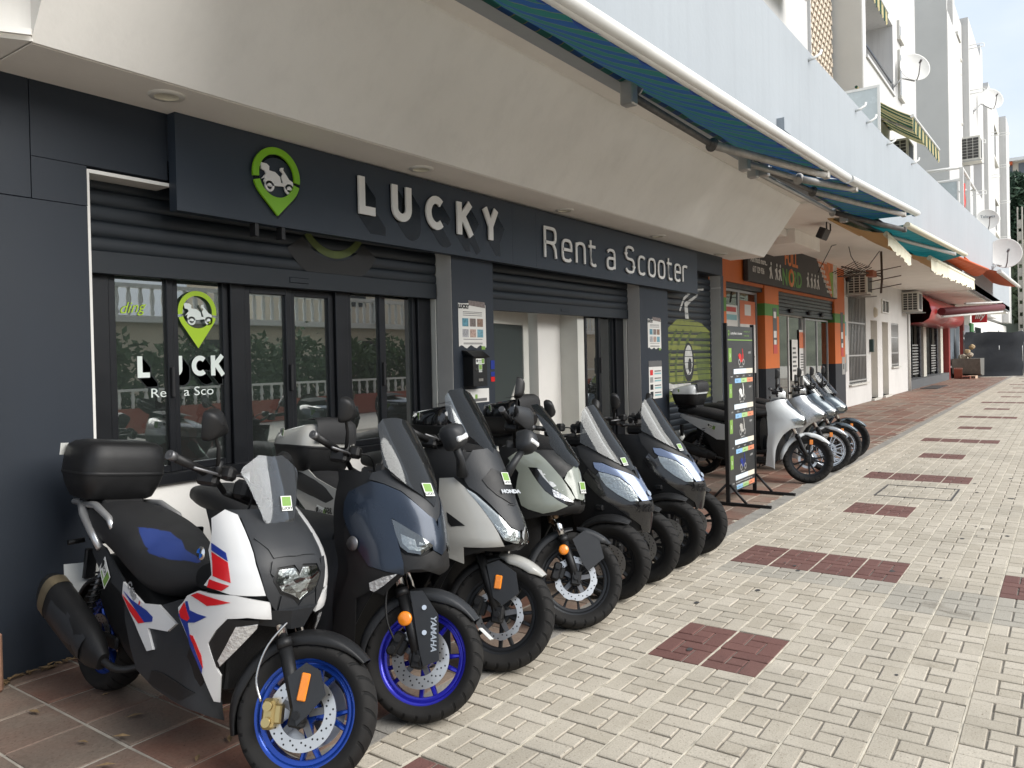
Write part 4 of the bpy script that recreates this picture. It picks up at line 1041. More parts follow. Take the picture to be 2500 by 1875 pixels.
# gym sign
gs = empty('gym_sign', (15.3, GY-.1, 3.1), label='black gym sign with orange lettering FULL and white sport figures', cat='sign')
MB().box(0, 7.3, 0, .1, -.02, 1.02, .01).build('panel', mat('gym_sign_print', (0.035, 0.033, 0.034), 0.6, var=0.5, vscale=3), gs)
fg = lambda x, z: (lambda a, c, d: (x+a, -.004-d, z+c))
def gtext(t, size, x, z, m, bold=0, sx=1.0, nm='lettering'):
    b = MB(); b.add(*text_mesh(t, size, fg(x, z), 0.001, bold, 'LEFT', sx=sx)); tag(b.build(nm, m, gs, fix=False), kind='stuff')
m_go = mat('sign_orange', (0.62, 0.17, 0.03), .5, var=.15, vscale=8); m_gg = mat('sign_green', (0.10, 0.26, 0.06), .6, var=.2); m_gw = mat('sign_white', (0.62, 0.62, 0.6), .6)
for t_, s_, x_, z_, m_ in (('FULL', .46, 2.45, .52, m_go), ('NORD', .5, 2.25, .06, m_gg)):
    for w_ in islands(*text_mesh(t_, s_, fg(x_, z_), .001, .015, 'LEFT', sx=1.05)): MB().add(*w_).build('letter', m_, gs)
b = MB(); b.lathe([(.12, -.009), (.21, -.0095), (.21, -.004)], (2.95, 0, .24), (0, 1, 0), 20); b.build('logo_ring', m_go, gs)
for i, t in enumerate(('a inventiva', 'fisioter stellar', 'And much more...', '617 129 936')): gtext(t, .17, .15+.12*(i == 3), .78-.2*i, m_gw, .004, .85)
for x in (1.45, 1.85, 2.1, 4.35, 4.7, 5.0, 5.3):
    b = MB(); z = .25
    b.prism([(x-.03, z+.12), (x+.03, z+.14), (x+.05, z+.02), (x+.12, z-.12), (x+.06, z-.13), (x, z-.02), (x-.05, z-.14), (x-.1, z-.12), (x-.04, z), (x-.12, z+.08)], -.006, -.003)
    b.lathe([(0, -.0065), (.04, -.0062), (.04, -.003)], (x+.02, 0, z+.19), (0, 1, 0), 10); b.build('sport_figure', m_gw, gs)
b = MB(); b.prism([(5.0, 1.0), (6.85, 1.0), (6.85, .30), (6.72, .0), (6.6, .0)], -.0035, -.001); b.build('orange_wedge', mat('sign_wedge', (0.55, 0.15, 0.035), .6, var=.5, vscale=5), gs)
b = MB(); b.prism([(6.45, .62), (6.85, .70), (6.85, .02), (6.74, .02)], -.0046, -.0036); b.build('green_wedge', mat('sign_wedge_green', (0.2, 0.33, 0.05), .6, var=.5, vscale=6), gs)
b = MB(); b.prism([(6.86, 1.0), (7.28, 1.0), (7.28, .0), (6.86, .0)], -.0035, -.001); b.build('pale_edge', mat('sign_stone', (0.5, 0.48, 0.44), .7, var=.4, vscale=8), gs)
for i, t in enumerate(('Artes marciales Adultos', 'Kick boxing', 'Pilates yoga', 'Sala fitness', 'Boxing class', 'Y mucho mas', 'www.fit.com')): gtext(t, .13, 5.2+.16*i, .84-.125*i, m_gw, .003, .8)
# sloping corner camera
cm = empty('security_camera', (23.9, GY-.06, 3.72), label='small dark dome camera on the corner of the orange wall', cat='camera')
b = MB(); b.lathe([(0, -.09), (.06, -.07), (.085, -.02), (.09, .02), (.05, .05)], (0, -.05, 0), (0, 0, 1), 16); b.build('dome', m_black, cm); MB().box(-.03, .03, -.06, .06, .03, .07).build('mount', m_alu, cm)

# ------------------------------------------------------------------ white wall with grilles and doors
HY = 5.3
m_ww = mat('white_wall_render', (0.62, 0.61, 0.59), 0.85, var=0.05, vscale=1.2, bump=0.25, bscale=18, dirt=0.2, streak=0.2)
ww = empty('white_house', (24, HY, 0), label='white rendered ground floor with barred windows and two narrow doors', cat='building')
WI = Matrix.Translation(-Vector((24, HY, 0)))
def W(b, name, m, par=ww):
    o = b.build(name, m, ww); o.matrix_parent_inverse = WI; return o
k = HY/5.4
# wall with recessed openings: strips around the openings
ops = [(24.55, 27.0, .65, 3.43), (27.72, 28.8, .06, 2.66), (29.65, 30.75, .06, 2.65), (31.35, 32.85, 1.04, 2.65)]
x = 23.9
for (a0, a1, z0, z1) in ops:
    W(MB().box(x, a0, HY, HY+.4, 0, 4.0), 'wall', m_ww); W(MB().box(a0, a1, HY, HY+.4, z1, 4.0), 'wall', m_ww); W(MB().box(a0, a1, HY, HY+.4, 0, z0), 'wall', m_ww); x = a1
W(MB().box(x, 35.0, HY, HY+.4, 0, 4.0), 'wall', m_ww)
def grille(x0, x1, z0, z1, step, lab):
    root = bpy.data.objects.new('barred_window', None); root.empty_display_size = .1; COL.objects.link(root); root.parent = ww; root.location = (x0-24, 0, z0)
    MB().box(0, x1-x0, .18, .2, 0, z1-z0).build('pane', m_darkglass, root)
    MB().box(-.05, x1-x0+.05, -.08, .18, -.05, -.002).build('sill', m_beige, root)
    n = int((x1-x0)/step)
    me = mesh_from(MB().cyl((0, 0, 0), (0, 0, z1-z0), .016, n=6), 'bar', mat('grille_paint', (0.42, 0.42, 0.41), .5, .3))
    for i in range(n+1): inst('bar', me, ((x1-x0)*i/n, .03, 0), root)
    for zz in (0.06, (z1-z0)*.3, (z1-z0)*.66, (z1-z0)-.05): MB().box(0, x1-x0, .02, .045, zz, zz+.045).build('cross_bar', MAT['grille_paint'], root)
grille(24.55, 27.0, .65, 3.43, .19, ''); grille(31.35, 32.85, 1.04, 2.65, .16, '')
for (a0, a1, z0, z1) in ops[1:3]:
    W(MB().box(a0, a1, HY+.22, HY+.26, z0, z1), 'door', mat('cream_door', (0.56, 0.52, 0.43), .6, var=.06, dirt=.15))
    W(MB().box(a0, a0+.12, HY+.05, HY+.24, z0, z1), 'door_frame', MAT['cream_door']); W(MB().cyl((a0+.2, HY+.2, 1.05), (a0+.2, HY+.14, 1.05), .035), 'door_knob', m_alu)
    W(MB().box(a0-.06, a1+.06, HY-.1, HY+.2, 0, z0), 'door_step', m_beige)
W(MB().box(29.6, 30.75, HY-.02, HY+.05, 3.0, 3.4), 'small_window', m_darkglass)
for (a0, a1, c0, c1) in ((29.55, 29.62, 2.96, 3.44), (30.73, 30.8, 2.96, 3.44), (29.62, 30.73, 3.39, 3.44), (29.62, 30.73, 2.96, 3.0), (30.1, 30.15, 3.0, 3.39)): W(MB().box(a0, a1, HY-.05, HY+.01, c0, c1), 'small_window_frame', m_awhite)
W(MB().lathe([(0, -.1), (.12, -.09), (.17, -.03), (.18, 0)], (28.4, HY, 2.93), (0, 1, 0), 18), 'wall_lamp', mat('old_lamp', (0.5, 0.45, 0.36), .5))
W(MB().box(27.45, 27.62, HY-.12, HY, 1.6, 2.02, .01), 'letter_box', mat('green_box', (0.015, 0.04, 0.035), .4))
W(MB().box(23.95, 24.2, HY-.03, HY, 1.05, 1.55, .01), 'intercom', m_alu); W(MB().box(23.95, 24.2, HY-.02, HY, 2.1, 2.5), 'number_plate', m_pteal)
W(MB().cyl((34.9, HY-.06, 0), (34.9, HY-.06, 3.95), .05, n=8), 'drain_pipe', m_awhite)
# ------------------------------------------------------------------ arched shop, red canopy, cafe corner
ar = empty('arched_shop', (36, 5.5, 0), label='shop front of dark arched openings with wavy edges on a grey plinth', cat='shop')
AI = Matrix.Translation(-Vector((36, 5.5, 0)))
def R(b, name, m):
    o = b.build(name, m, ar); o.matrix_parent_inverse = AI; return o
R(MB().box(35.3, 48.3, 5.3, 6.5, 0, .38), 'plinth', mat('plinth_grey', (0.10, 0.105, 0.11), .7, var=.15, dirt=.2))
R(MB().box(35.0, 49.0, 6.0, 6.4, .38, 4.0), 'back_wall', m_darkglass)
m_col = mat('arch_column', (0.55, 0.53, 0.46), .8, var=.1, dirt=.25)
for x0, x1 in ((36.2, 40.8), (42.0, 46.6)):
    n = 24; pts = []
    w = x1-x0
    pl = [(x0, 3.4), (x0, .38)]
    outer = [(x0-.02, .39), (x0-.02, 3.45), (x1+.02, 3.45), (x1+.02, .39)]
    arcp = [(x1-.35-.10*abs(math.sin(k_*1.57)), .39+k_*.17) for k_ in range(13)]
    arcp += [((x0+x1)/2+(w/2-.42)*math.cos(t*math.pi/14), 2.45+.9*math.sin(t*math.pi/14)+.03*abs(math.sin(t*2))) for t in range(15)]
    arcp += [(x0+.35+.10*abs(math.sin(k_*1.57)), .39+k_*.17) for k_ in range(12, -1, -1)]
    b = MB(); b.prism(outer+arcp, 5.62, 5.75); R(b, 'arch_surround', mat('arch_black', (0.03, 0.03, 0.035), .6, var=.3, vscale=8))
    b = MB(); b.box((x0+x1)/2-.06, (x0+x1)/2+.06, 5.66, 5.72, .4, 3.2); R(b, 'arch_mullion', m_frame)
    for q in range(1, 12): R(MB().box((x0+x1)/2+.15, x1-.4, 5.69, 5.73, .4+q*.13, .46+q*.13), 'blind_slat', m_alu)
for x in (35.2, 41.0, 47.0): R(MB().box(x, x+.9, 5.55, 5.95, .38, 3.5), 'column', m_col)
R(MB().box(48.2, 48.75, 5.3, 6.2, 0, 3.6), 'corner_post', mat('red_post', (0.26, 0.035, 0.03), .6, var=.1, dirt=.2))
R(MB().box(35.0, 48.8, 5.5, 6.1, 3.5, 4.0), 'head_wall', m_ww)
rc = empty('red_canopy', (34.8, 5.3, 3.0), label='glossy red rounded plastic canopy over the arched shop', cat='canopy')
prof = [(.35, 1.05), (-.1, 1.0), (-.55, .85), (-.85, .55), (-.95, .2), (-.85, -.1), (-.6, -.25), (.25, -.28)]
for x0, x1 in ((.3, 5.6), (5.66, 11.6)):
    b = MB(); b.grid([[(x0, p[0]*.9, p[1]) for p in prof], [(x0+.3, p[0], p[1]) for p in prof], [(x1-.3, p[0], p[1]) for p in prof], [(x1, p[0]*.9, p[1]) for p in prof]], closed=True); b.build('canopy_shell', mat('red_plastic', (0.50, 0.03, 0.03), .3, var=.1, coat=.2), rc)
    MB().prism([(p[0]*.9, p[1]) for p in prof], x1-.001, x1+.02, lambda a, c, d: (d, a, c)).build('canopy_end', MAT['red_plastic'], rc)
# cafe corner beyond
cf = empty('corner_cafe', (49, 5.4, 0), label='cafe front with grey shutters and green door under the far canopies', cat='shop')
CI = Matrix.Translation(-Vector((49, 5.4, 0)))
def K(b, name, m):
    o = b.build(name, m, cf); o.matrix_parent_inverse = CI; return o
K(MB().box(48.8, 100, 5.5, 6.0, 0, 4.0), 'wall', m_ww)
K(MB().box(50.2, 54.6, 5.44, 5.5, .7, 3.3), 'shutter', mat('blue_grey_shutter', (0.17, 0.20, 0.23), .5, var=.08)); K(MB().box(50.1, 54.8, 5.4, 5.5, .6, .7), 'sill', m_ww); K(MB().box(52.3, 52.4, 5.42, 5.45, .7, 3.3), 'shutter_seam', m_ww)
K(MB().box(55.4, 56.0, 5.3, 5.5, 0, 3.6), 'red_pilaster', MAT['red_post']); K(MB().box(56.2, 60.5, 5.42, 5.5, 0, 3.2), 'shutter', mat('pale_shutter', (0.30, 0.33, 0.38), .5)); K(MB().box(61, 63, 5.38, 5.5, 0, 3.4), 'green_door', mat('green_door_paint', (0.03, 0.16, 0.04), .5))
K(MB().box(65, 69, 5.42, 5.5, 0, 3.2), 'doorway', m_darkglass); K(MB().box(72, 78, 5.42, 5.5, .8, 3.0), 'window', MAT['pale_shutter'])
mq = empty('folded_awning', (36, 4.2, 3.18), label='maroon folded awning boom projecting above the cafe sign', cat='awning')
b = MB(); b.cyl((0, 0, 0), (6.4, -1.7, .35), .16, n=12); b.build('rolled_canvas', mat('maroon_canvas', (0.11, 0.016, 0.022), .6), mq)
b = MB(); b.cyl((.2, 0, -.2), (6.4, -1.72, .14), .05, n=8); b.cyl((2.5, -.6, .4), (6.3, -1.7, .58), .05, n=8); b.build('boom', m_awhite, mq)
il = empty('cafe_sign', (50, 4.0, 3.08), label='square red hanging sign reading illy in white script', cat='sign')
MB(Matrix.Rotation(rad(-82), 4, 'Z')).box(-.37, .37, -.05, .05, 0, .68, .02).build('panel', mat('sign_red', (0.42, 0.008, 0.012), .45), il)
q = Matrix.Rotation(rad(-82), 4, 'Z')
for w_ in islands(*text_mesh('illy', .42, lambda a, c, d: q @ Vector((a, -.056-d*.3, .22+c)), .004, .009, shear=.25)): MB().add(*w_).build('letter', m_gw, il)
MB().cyl((0, 0, .68), (0, 0, 1.1), .03, n=6).build('hanger', m_frame, il)
# building-site screen: black sheet over a fence frame, with rubble skip and bricks
tp = empty('site_screen', (53, 3.3, 0), label='black plastic sheet wrapped round a building site enclosure', cat='screen')
rows = []
ring = [(-1.2, 1.6), (-.6, 1.25), (0.0, 1.15), (.3, .6), (.9, 0), (1.4, -.6), (2.0, -1.1), (4.0, -1.1), (4.0, 1.6)]
random.seed(12)
for kz in range(9):
    z = kz*.325; rows.append([(p[0]+random.gauss(0, .05)+(.18 if kz == 0 else 0)*math.sin(i*3), p[1]+random.gauss(0, .05), z+(.06*math.sin(i*2.3) if kz == 8 else 0)) for i, p in enumerate(ring)])
b = MB(); b.grid(rows); o = b.build('sheet', mat('black_sheet', (0.012, 0.014, 0.018), .7, spec=.2, var=.2, vscale=3, bump=.6, bscale=5), tp)
for p in ring[::2]: MB().cyl((p[0]+.1, p[1]+.05, 0), (p[0]+.1, p[1]+.05, 2.7), .03, n=6).build('post', m_alu, tp)
sk = empty('rubble_skip', (50.6, 4.7, 0), label='grey metal rubble skip with plywood and stones beside the black sheet', cat='skip')
b = MB(); b.prism([(-.5, 1.1), (-.2, .25), (.8, .12), (1.9, .12), (2.1, 1.1)], -.7, .7); b.build('body', mat('skip_metal', (0.16, 0.155, 0.14), .6, .3, var=.3, dirt=.3), sk)
random.seed(3)
for i, (x, y, z, s, c) in enumerate(((-.3, -.2, 1.3, .32, 0), (-.1, .1, 1.2, .3, 0), (.5, 0, 1.5, .35, 1), (.8, -.2, 1.75, .33, 1), (.4, .2, 1.15, .4, 0), (1.1, 0, 1.25, .4, 0))):
    b = MB(Matrix.Translation((x, y, z)) @ Matrix.Rotation(random.uniform(0, 3), 4, (random.random(), random.random(), .4))); b.box(-s*.6, s*.6, -s*.4, s*.4, -s*.35, s*.35, .06); b.build('rubble', mat('rubble_wood', (0.42, 0.31, 0.18), .8, var=.3) if c else mat('rubble_stone', (0.38, 0.33, 0.26), .9, var=.3), sk)
mb_ = mat('hollow_brick', (0.32, 0.12, 0.08), .85, var=.15)
for i, (x, y, rz_, ry, lab) in enumerate(((48.9, 4.95, .1, 1.15, 'hollow red brick leaning against the red corner post'), (49.2, 4.6, .05, 0, 'hollow red brick lying flat nearest the red post'), (49.8, 4.35, -.1, 0, 'pale hollow brick lying flat beside the skip'))):
    b = MB(); b.box(-.3, .3, -.2, .2, 0, .16, .006); o = b.build('hollow_brick', mb_ if i < 2 else mat('pale_brick', (0.5, 0.36, 0.26), .85)); o.location = (x, y, .28 if ry else 0); o.rotation_euler = (0, ry, rz_); tag(o, lab, 'brick', 'loose hollow bricks')
    for q_ in range(4):
        c = MB().box(-.302, -.29, -.17+q_*.09, -.10+q_*.09, .03, .13); c.build('hole', m_black, o)
mt_ = MB().box(36.5, 40.0, 4.45, 5.1, 0.001, .02).build('door_mat', mat('mat_rubber', (0.05, 0.045, 0.045), .9)); tag(mt_, 'dark doormat laid in front of the arched shop', 'doormat')
# concrete lamp pole with holes and distant hillside house
lp = empty('concrete_pole', (62, 2.55, 0), label='tall pierced concrete utility pole at the far right end', cat='utility pole')
b = MB(); b.box(-.22, .22, -.16, -.09, 0, 11); b.box(-.22, .22, .09, .16, 0, 11); b.build('flange', mat('pole_concrete', (0.42, 0.40, 0.35), .85, var=.15), lp)
for k in range(13): MB().box(-.20, .20, -.09, .09, k*.8, k*.8+.55).build('web', MAT['pole_concrete'], lp)
# ================================================================== scooter kit
# local frame of a scooter: x = forward (from the rear axle), y = to the rider's left, z = up, origin on the ground under the rear axle
def lerp_table(tab, z):
    """smooth interpolation of (key, values...) rows: cubic with limited slopes"""
    if z <= tab[0][0]: return tab[0][1:]
    if z >= tab[-1][0]: return tab[-1][1:]
    i = 0
    while z > tab[i+1][0]: i += 1
    n = len(tab)
    def sl(k, c):
        if k == 0 or k == n-1: j = 0 if k == 0 else n-2; return (tab[j+1][c]-tab[j][c])/(tab[j+1][0]-tab[j][0])
        d0 = (tab[k][c]-tab[k-1][c])/(tab[k][0]-tab[k-1][0]); d1 = (tab[k+1][c]-tab[k][c])/(tab[k+1][0]-tab[k][0])
        return 0.0 if d0*d1 <= 0 else 2*d0*d1/(d0+d1)
    h = tab[i+1][0]-tab[i][0]; t = (z-tab[i][0])/h; out = []
    for c in range(1, len(tab[i])):
        p0, p1 = tab[i][c], tab[i+1][c]; m0, m1 = sl(i, c)*h, sl(i+1, c)*h
        out.append((2*t**3-3*t*t+1)*p0+(t**3-2*t*t+t)*m0+(-2*t**3+3*t*t)*p1+(t**3-t*t)*m1)
    return tuple(out)
class NoseBody:
    """fairing: at each height a rounded nose of length ln, half width wm, tip at un; rows (z, un, ln, wm, n)"""
    def __init__(s, rows, taper=None): s.rows = rows; s.taper = taper
    def width(s, u):
        return 1.0 if not s.taper else lerp_table(s.taper, u)[0]
    def surf(s, t, z):
        un, ln, wm, n = lerp_table(s.rows, z); a = abs(t); sd = -1 if t >= 0 else 1
        if a <= 1:
            f = a*math.pi/2; u = un-ln+ln*max(0, math.cos(f))**(2/n); w = wm*max(0, math.sin(f))**(2/n)
        else: u = un-ln-(a-1); w = wm
        return Vector((u, sd*w*s.width(u), z))
    def metric(s, t): a = abs(t); return (0.42*min(a, 1)+max(0, a-1))*(1 if t >= 0 else -1)
class LoftBody:
    """tube along x: rows (u, zc, hw, hh, n); parameters (u, theta) theta 0 top, 90 right side, 180 below"""
    def __init__(s, rows): s.rows = rows
    def surf(s, u, th):
        zc, hw, hh, n = lerp_table(s.rows, u); t = rad(th); c, q = math.cos(t), math.sin(t)
        return Vector((u, -hw*math.copysign(abs(q)**(2/n), q), zc+hh*math.copysign(abs(c)**(2/n), c)))
    def metric(s, u): return u
def loft(mb, rows, n=20, m=26, cap=True):
    """closed superellipse tube through the rows, resampled"""
    B_ = LoftBody(rows); out = []
    for i in range(m+1):
        u = rows[0][0]+(rows[-1][0]-rows[0][0])*i/m
        out.append([B_.surf(u, 360*k/n) for k in range(n)])
    mb.grid(out, closed=True)
    if cap:
        o = mb.smooth; mb.smooth = False; mb.add(out[0], [tuple(range(n))]); mb.add(out[-1], [tuple(range(n-1, -1, -1))]); mb.smooth = o
def panel(name, m, parent, body, poly, off=0.004, thick=0.008, res=0.035, mirror=True, flip=False, edge=0.0025):
    """solid skin patch: poly in surface parameters, filled, mapped onto the body and thickened"""
    loftq = isinstance(body, LoftBody)
    sc = (lambda p: (p[0], p[1]*0.0028)) if loftq else (lambda p: (body.metric(p[0]), p[1]))
    pts = []
    n = len(poly)
    for i in range(n):
        a, b = poly[i], poly[(i+1) % n]
        A_, B_ = sc(a), sc(b); d = math.hypot(B_[0]-A_[0], B_[1]-A_[1]); k = max(1, int(d/res))
        for j in range(k): pts.append((a[0]+(b[0]-a[0])*j/k, a[1]+(b[1]-a[1])*j/k))
    nb = len(pts)
    q = [Vector(sc(p)) for p in pts]
    x0, x1 = min(p.x for p in q), max(p.x for p in q); y0, y1 = min(p.y for p in q), max(p.y for p in q)
    def inside(x, y):
        c = False; j = nb-1
        for i in range(nb):
            if (q[i].y > y) != (q[j].y > y) and x < (q[j].x-q[i].x)*(y-q[i].y)/(q[j].y-q[i].y)+q[i].x: c = not c
            j = i
        return c
    def dist(x, y):
        best = 9
        for i in range(nb):
            a, b = q[i], q[(i+1) % nb]; e = b-a; l = e.length_squared or 1e-9
            t = max(0, min(1, ((x-a.x)*e.x+(y-a.y)*e.y)/l)); best = min(best, math.hypot(x-a.x-e.x*t, y-a.y-e.y*t))
        return best
    inner = []
    gx = x0
    while gx < x1:
        gy = y0
        while gy < y1:
            if inside(gx, gy) and dist(gx, gy) > res*.45: inner.append(Vector((gx, gy)))
            gy += res
        gx += res
    vs, es, fs, ov, oe, of = delaunay_2d_cdt(q+inner, [(i, (i+1) % nb) for i in range(nb)], [], 1, 1e-6)
    # back from metric plane to parameters
    def inv(p):
        if loftq: return (p.x, p.y/0.0028)
        x = p.x; s_ = 1 if x >= 0 else -1; x = abs(x)
        return (s_*(x/0.42 if x <= 0.42 else 1+x-0.42), p.y)
    P3 = []; N3 = []
    e = 0.004
    for p in vs:
        a, b = inv(p)
        da = e if not loftq else e
        db = e if not loftq else e/0.0028
        c = body.surf(a, b); du = body.surf(a+da, b)-body.surf(a-da, b); dv = body.surf(a, b+db)-body.surf(a, b-db)
        nn = du.cross(dv)
        if nn.length < 1e-12: nn = Vector((1, 0, 0)) if not loftq else Vector((0, -1, 0))
        nn.normalize()
        ref = Vector((0.25, -1 if a >= 0 else 1, 0)) if not loftq else c-Vector((c.x, 0, lerp_table(body.rows, c.x)[0]))
        if not loftq and abs(a) < 0.5: ref = Vector((1, ref.y*abs(a), 0))
        if nn.dot(ref) < 0: nn = -nn
        P3.append(c); N3.append(nn)
    cen = [abs(p.x) < 1e-5 and mirror == 'join' for p in vs]
    bset = set()
    cnt = {}
    for f in fs:
        for i in range(len(f)):
            k = tuple(sorted((f[i], f[(i+1) % len(f)]))); cnt[k] = cnt.get(k, 0)+1
    bed = [k for k, v in cnt.items() if v == 1 and not (cen[k[0]] and cen[k[1]])]
    for a, b in bed: bset.add(a); bset.add(b)
    nv = len(P3)
    top = [P3[i]+N3[i]*(off-(edge if i in bset else 0)) for i in range(nv)]
    bot = [P3[i]+N3[i]*(off-thick) for i in range(nv)]
    fo = []
    for f in fs:
        g = (top[f[1]]-top[f[0]]).cross(top[f[-1]]-top[f[0]])
        fo.append(tuple(f) if g.dot(N3[f[0]]+N3[f[1]]+N3[f[2]]) >= 0 else tuple(reversed(f)))
    def geo(sgn, V, F, NN, SM):
        o = len(V); k = lambda p: (p.x, p.y*sgn, p.z)
        V += [k(p) for p in top]+[k(p) for p in bot]; NN += [k(p) for p in N3]+[k(-p) for p in N3]
        for f in fo:
            q_ = f if sgn > 0 else tuple(reversed(f)); F.append(tuple(i+o for i in q_)); SM.append(True); F.append(tuple(i+o+nv for i in reversed(q_))); SM.append(True)
        ctr = sum(top, Vector())/nv
        for a, c in bed:
            n_ = (top[c]-top[a]).cross(N3[a])
            if n_.length < 1e-9: continue
            n_.normalize()
            if n_.dot((top[a]+top[c])/2-ctr) < 0: n_ = -n_
            o2 = len(V); quad = [top[a], top[c], bot[c], bot[a]]
            g = (quad[1]-quad[0]).cross(quad[2]-quad[0])
            if g.dot(n_) < 0: quad.reverse()
            if sgn < 0: quad.reverse()
            V += [k(p) for p in quad]; NN += [k(n_)]*4; F.append((o2, o2+1, o2+2, o2+3)); SM.append(True)
    def make(sgns):
        V, F, NN, SM = [], [], [], []
        for g in sgns: geo(g, V, F, NN, SM)
        me = bpy.data.meshes.new(name); me.from_pydata(V, [], F); me.materials.append(m); me.polygons.foreach_set('use_smooth', SM); me.update()
        me.normals_split_custom_set_from_vertices(NN)
        return link(bpy.data.objects.new(name, me), parent)
    if mirror == 'join': return [make((1, -1))]
    return [make((1,))]+([make((-1,))] if mirror else [])
def inner_shell(root, body, zt, zm, zb, tb=.75, back=1.0, off=-.02):
    """dark inner fairing that follows the outer skin just behind the panels"""
    return panel('inner_fairing', m_bp, root, body, [(0, zt), (back, zt), (back, zb), (tb, zb), (tb-.2, zm), (0, zm)], off, .012, .05, 'join', edge=0)

# ---- scooter materials
def tyre_material():
    m = bpy.data.materials.new('tyre_rubber'); m.use_nodes = True; t = m.node_tree; p = t.nodes['Principled BSDF']; N = t.nodes.new; Lk = t.links.new
    tc = N('ShaderNodeTexCoord'); sp = N('ShaderNodeSeparateXYZ'); Lk(tc.outputs['Object'], sp.inputs[0])
    an = N('ShaderNodeMath'); an.operation = 'ARCTAN2'; Lk(sp.outputs[2], an.inputs[0]); Lk(sp.outputs[0], an.inputs[1])
    ay = N('ShaderNodeMath'); ay.operation = 'ABSOLUTE'; Lk(sp.outputs[1], ay.inputs[0])
    a1 = N('ShaderNodeMath'); a1.operation = 'MULTIPLY'; a1.inputs[1].default_value = 26; Lk(an.outputs[0], a1.inputs[0])
    a2 = N('ShaderNodeMath'); a2.operation = 'MULTIPLY_ADD'; a2.inputs[1].default_value = -70; Lk(ay.outputs[0], a2.inputs[0]); Lk(a1.outputs[0], a2.inputs[2])
    sn = N('ShaderNodeMath'); sn.operation = 'SINE'; Lk(a2.outputs[0], sn.inputs[0])
    # only on the tread: radius large
    r2 = N('ShaderNodeVectorMath'); r2.operation = 'LENGTH'; cx = N('ShaderNodeCombineXYZ'); Lk(sp.outputs[0], cx.inputs[0]); Lk(sp.outputs[2], cx.inputs[2]); Lk(cx.outputs[0], r2.inputs[0])
    mr = N('ShaderNodeMapRange'); mr.inputs[1].default_value = 0.238; mr.inputs[2].default_value = 0.25; Lk(r2.outputs['Value'], mr.inputs[0])
    gt = N('ShaderNodeMapRange'); gt.inputs[1].default_value = 0.72; gt.inputs[2].default_value = 0.9; Lk(sn.outputs[0], gt.inputs[0])
    mu = N('ShaderNodeMath'); mu.operation = 'MULTIPLY'; Lk(gt.outputs[0], mu.inputs[0]); Lk(mr.outputs[0], mu.inputs[1])
    nz_ = N('ShaderNodeTexNoise'); nz_.inputs['Scale'].default_value = 9; nz_.inputs['Detail'].default_value = 6; Lk(tc.outputs['Object'], nz_.inputs['Vector'])
    c = N('ShaderNodeMixRGB'); c.inputs[1].default_value = (0.009, 0.0088, 0.0088, 1); c.inputs[2].default_value = (0.025, 0.0235, 0.022, 1); Lk(nz_.outputs['Fac'], c.inputs[0])
    c2 = N('ShaderNodeMixRGB'); c2.inputs[2].default_value = (0.006, 0.006, 0.006, 1); Lk(mu.outputs[0], c2.inputs[0]); Lk(c.outputs[0], c2.inputs[1]); Lk(c2.outputs[0], p.inputs['Base Color'])
    p.inputs['Roughness'].default_value = 0.78; p.inputs['Specular IOR Level'].default_value = 0.25
    iv = N('ShaderNodeMath'); iv.operation = 'SUBTRACT'; iv.inputs[0].default_value = 1; Lk(mu.outputs[0], iv.inputs[1])
    b = N('ShaderNodeBump'); b.inputs['Strength'].default_value = 1.0; b.inputs['Distance'].default_value = 0.004; Lk(iv.outputs[0], b.inputs['Height']); Lk(b.outputs[0], p.inputs['Normal'])
    return m
m_tyre = tyre_material()
m_bp = mat('bike_black', (0.0095, 0.0095, 0.010), 0.46, var=0.12, vscale=25, bump=0.12, bscale=500, spec=0.35)
m_gp = mat('bike_grey_plastic', (0.021, 0.0225, 0.025), 0.46, var=0.10, vscale=20, bump=0.10, bscale=500, spec=0.4)
m_gloss_k = mat('gloss_black', (0.008, 0.008, 0.009), 0.12, coat=0.6, var=0.05)
m_seat = mat('seat_vinyl', (0.012, 0.012, 0.013), 0.62, var=0.15, vscale=15, bump=0.25, bscale=700)
m_chrome = mat('chrome', (0.72, 0.72, 0.72), 0.12, 1.0, var=0.03)
m_steel = mat('brushed_steel', (0.55, 0.55, 0.54), 0.28, 1.0, var=0.08, vscale=30)
m_disc = mat('disc_steel', (0.62, 0.61, 0.59), 0.32, 0.9, var=0.08, vscale=20)
m_castal = mat('cast_metal', (0.16, 0.16, 0.165), 0.45, 0.8, var=0.15, vscale=20)
m_engine = mat('engine_black', (0.022, 0.022, 0.023), 0.5, 0.4, var=0.3, vscale=18, bump=0.3, bscale=120)
m_goldcal = mat('gold_caliper', (0.52, 0.40, 0.18), 0.35, 0.9, var=0.1)
m_amber = mat('amber_reflector', (0.75, 0.22, 0.012), 0.25, var=0.08, vscale=60, coat=0.5)
m_lens = mat('lamp_lens', (0.62, 0.63, 0.63), 0.12, var=0.25, vscale=45, coat=1.0)
m_lensk = mat('lamp_reflector', (0.70, 0.71, 0.72), 0.16, 0.55, var=0.30, vscale=55, bump=0.6, bscale=70)
m_clear = glassmat('clear_lens', (0.86, 0.88, 0.88), 0.05, alpha=0.97)
m_smoke = glassmat('smoke_screen', (0.46, 0.47, 0.48), 0.0, 0.03, gk=0.6)
m_clearscr = glassmat('clear_screen', (0.90, 0.92, 0.93), 0.0, 0.02, alpha=0.95, gk=0.6)
m_greyscr = glassmat('frosty_screen', (0.80, 0.83, 0.87), 0.0, 0.04, alpha=0.84, gk=0.5)
m_sticker = mat('sticker_white', (0.72, 0.73, 0.70), 0.4, var=0.03)
m_stgreen = mat('sticker_green', (0.17, 0.31, 0.06), 0.4, var=0.15, vscale=300)
m_stink = mat('sticker_ink', (0.012, 0.014, 0.014), 0.5)
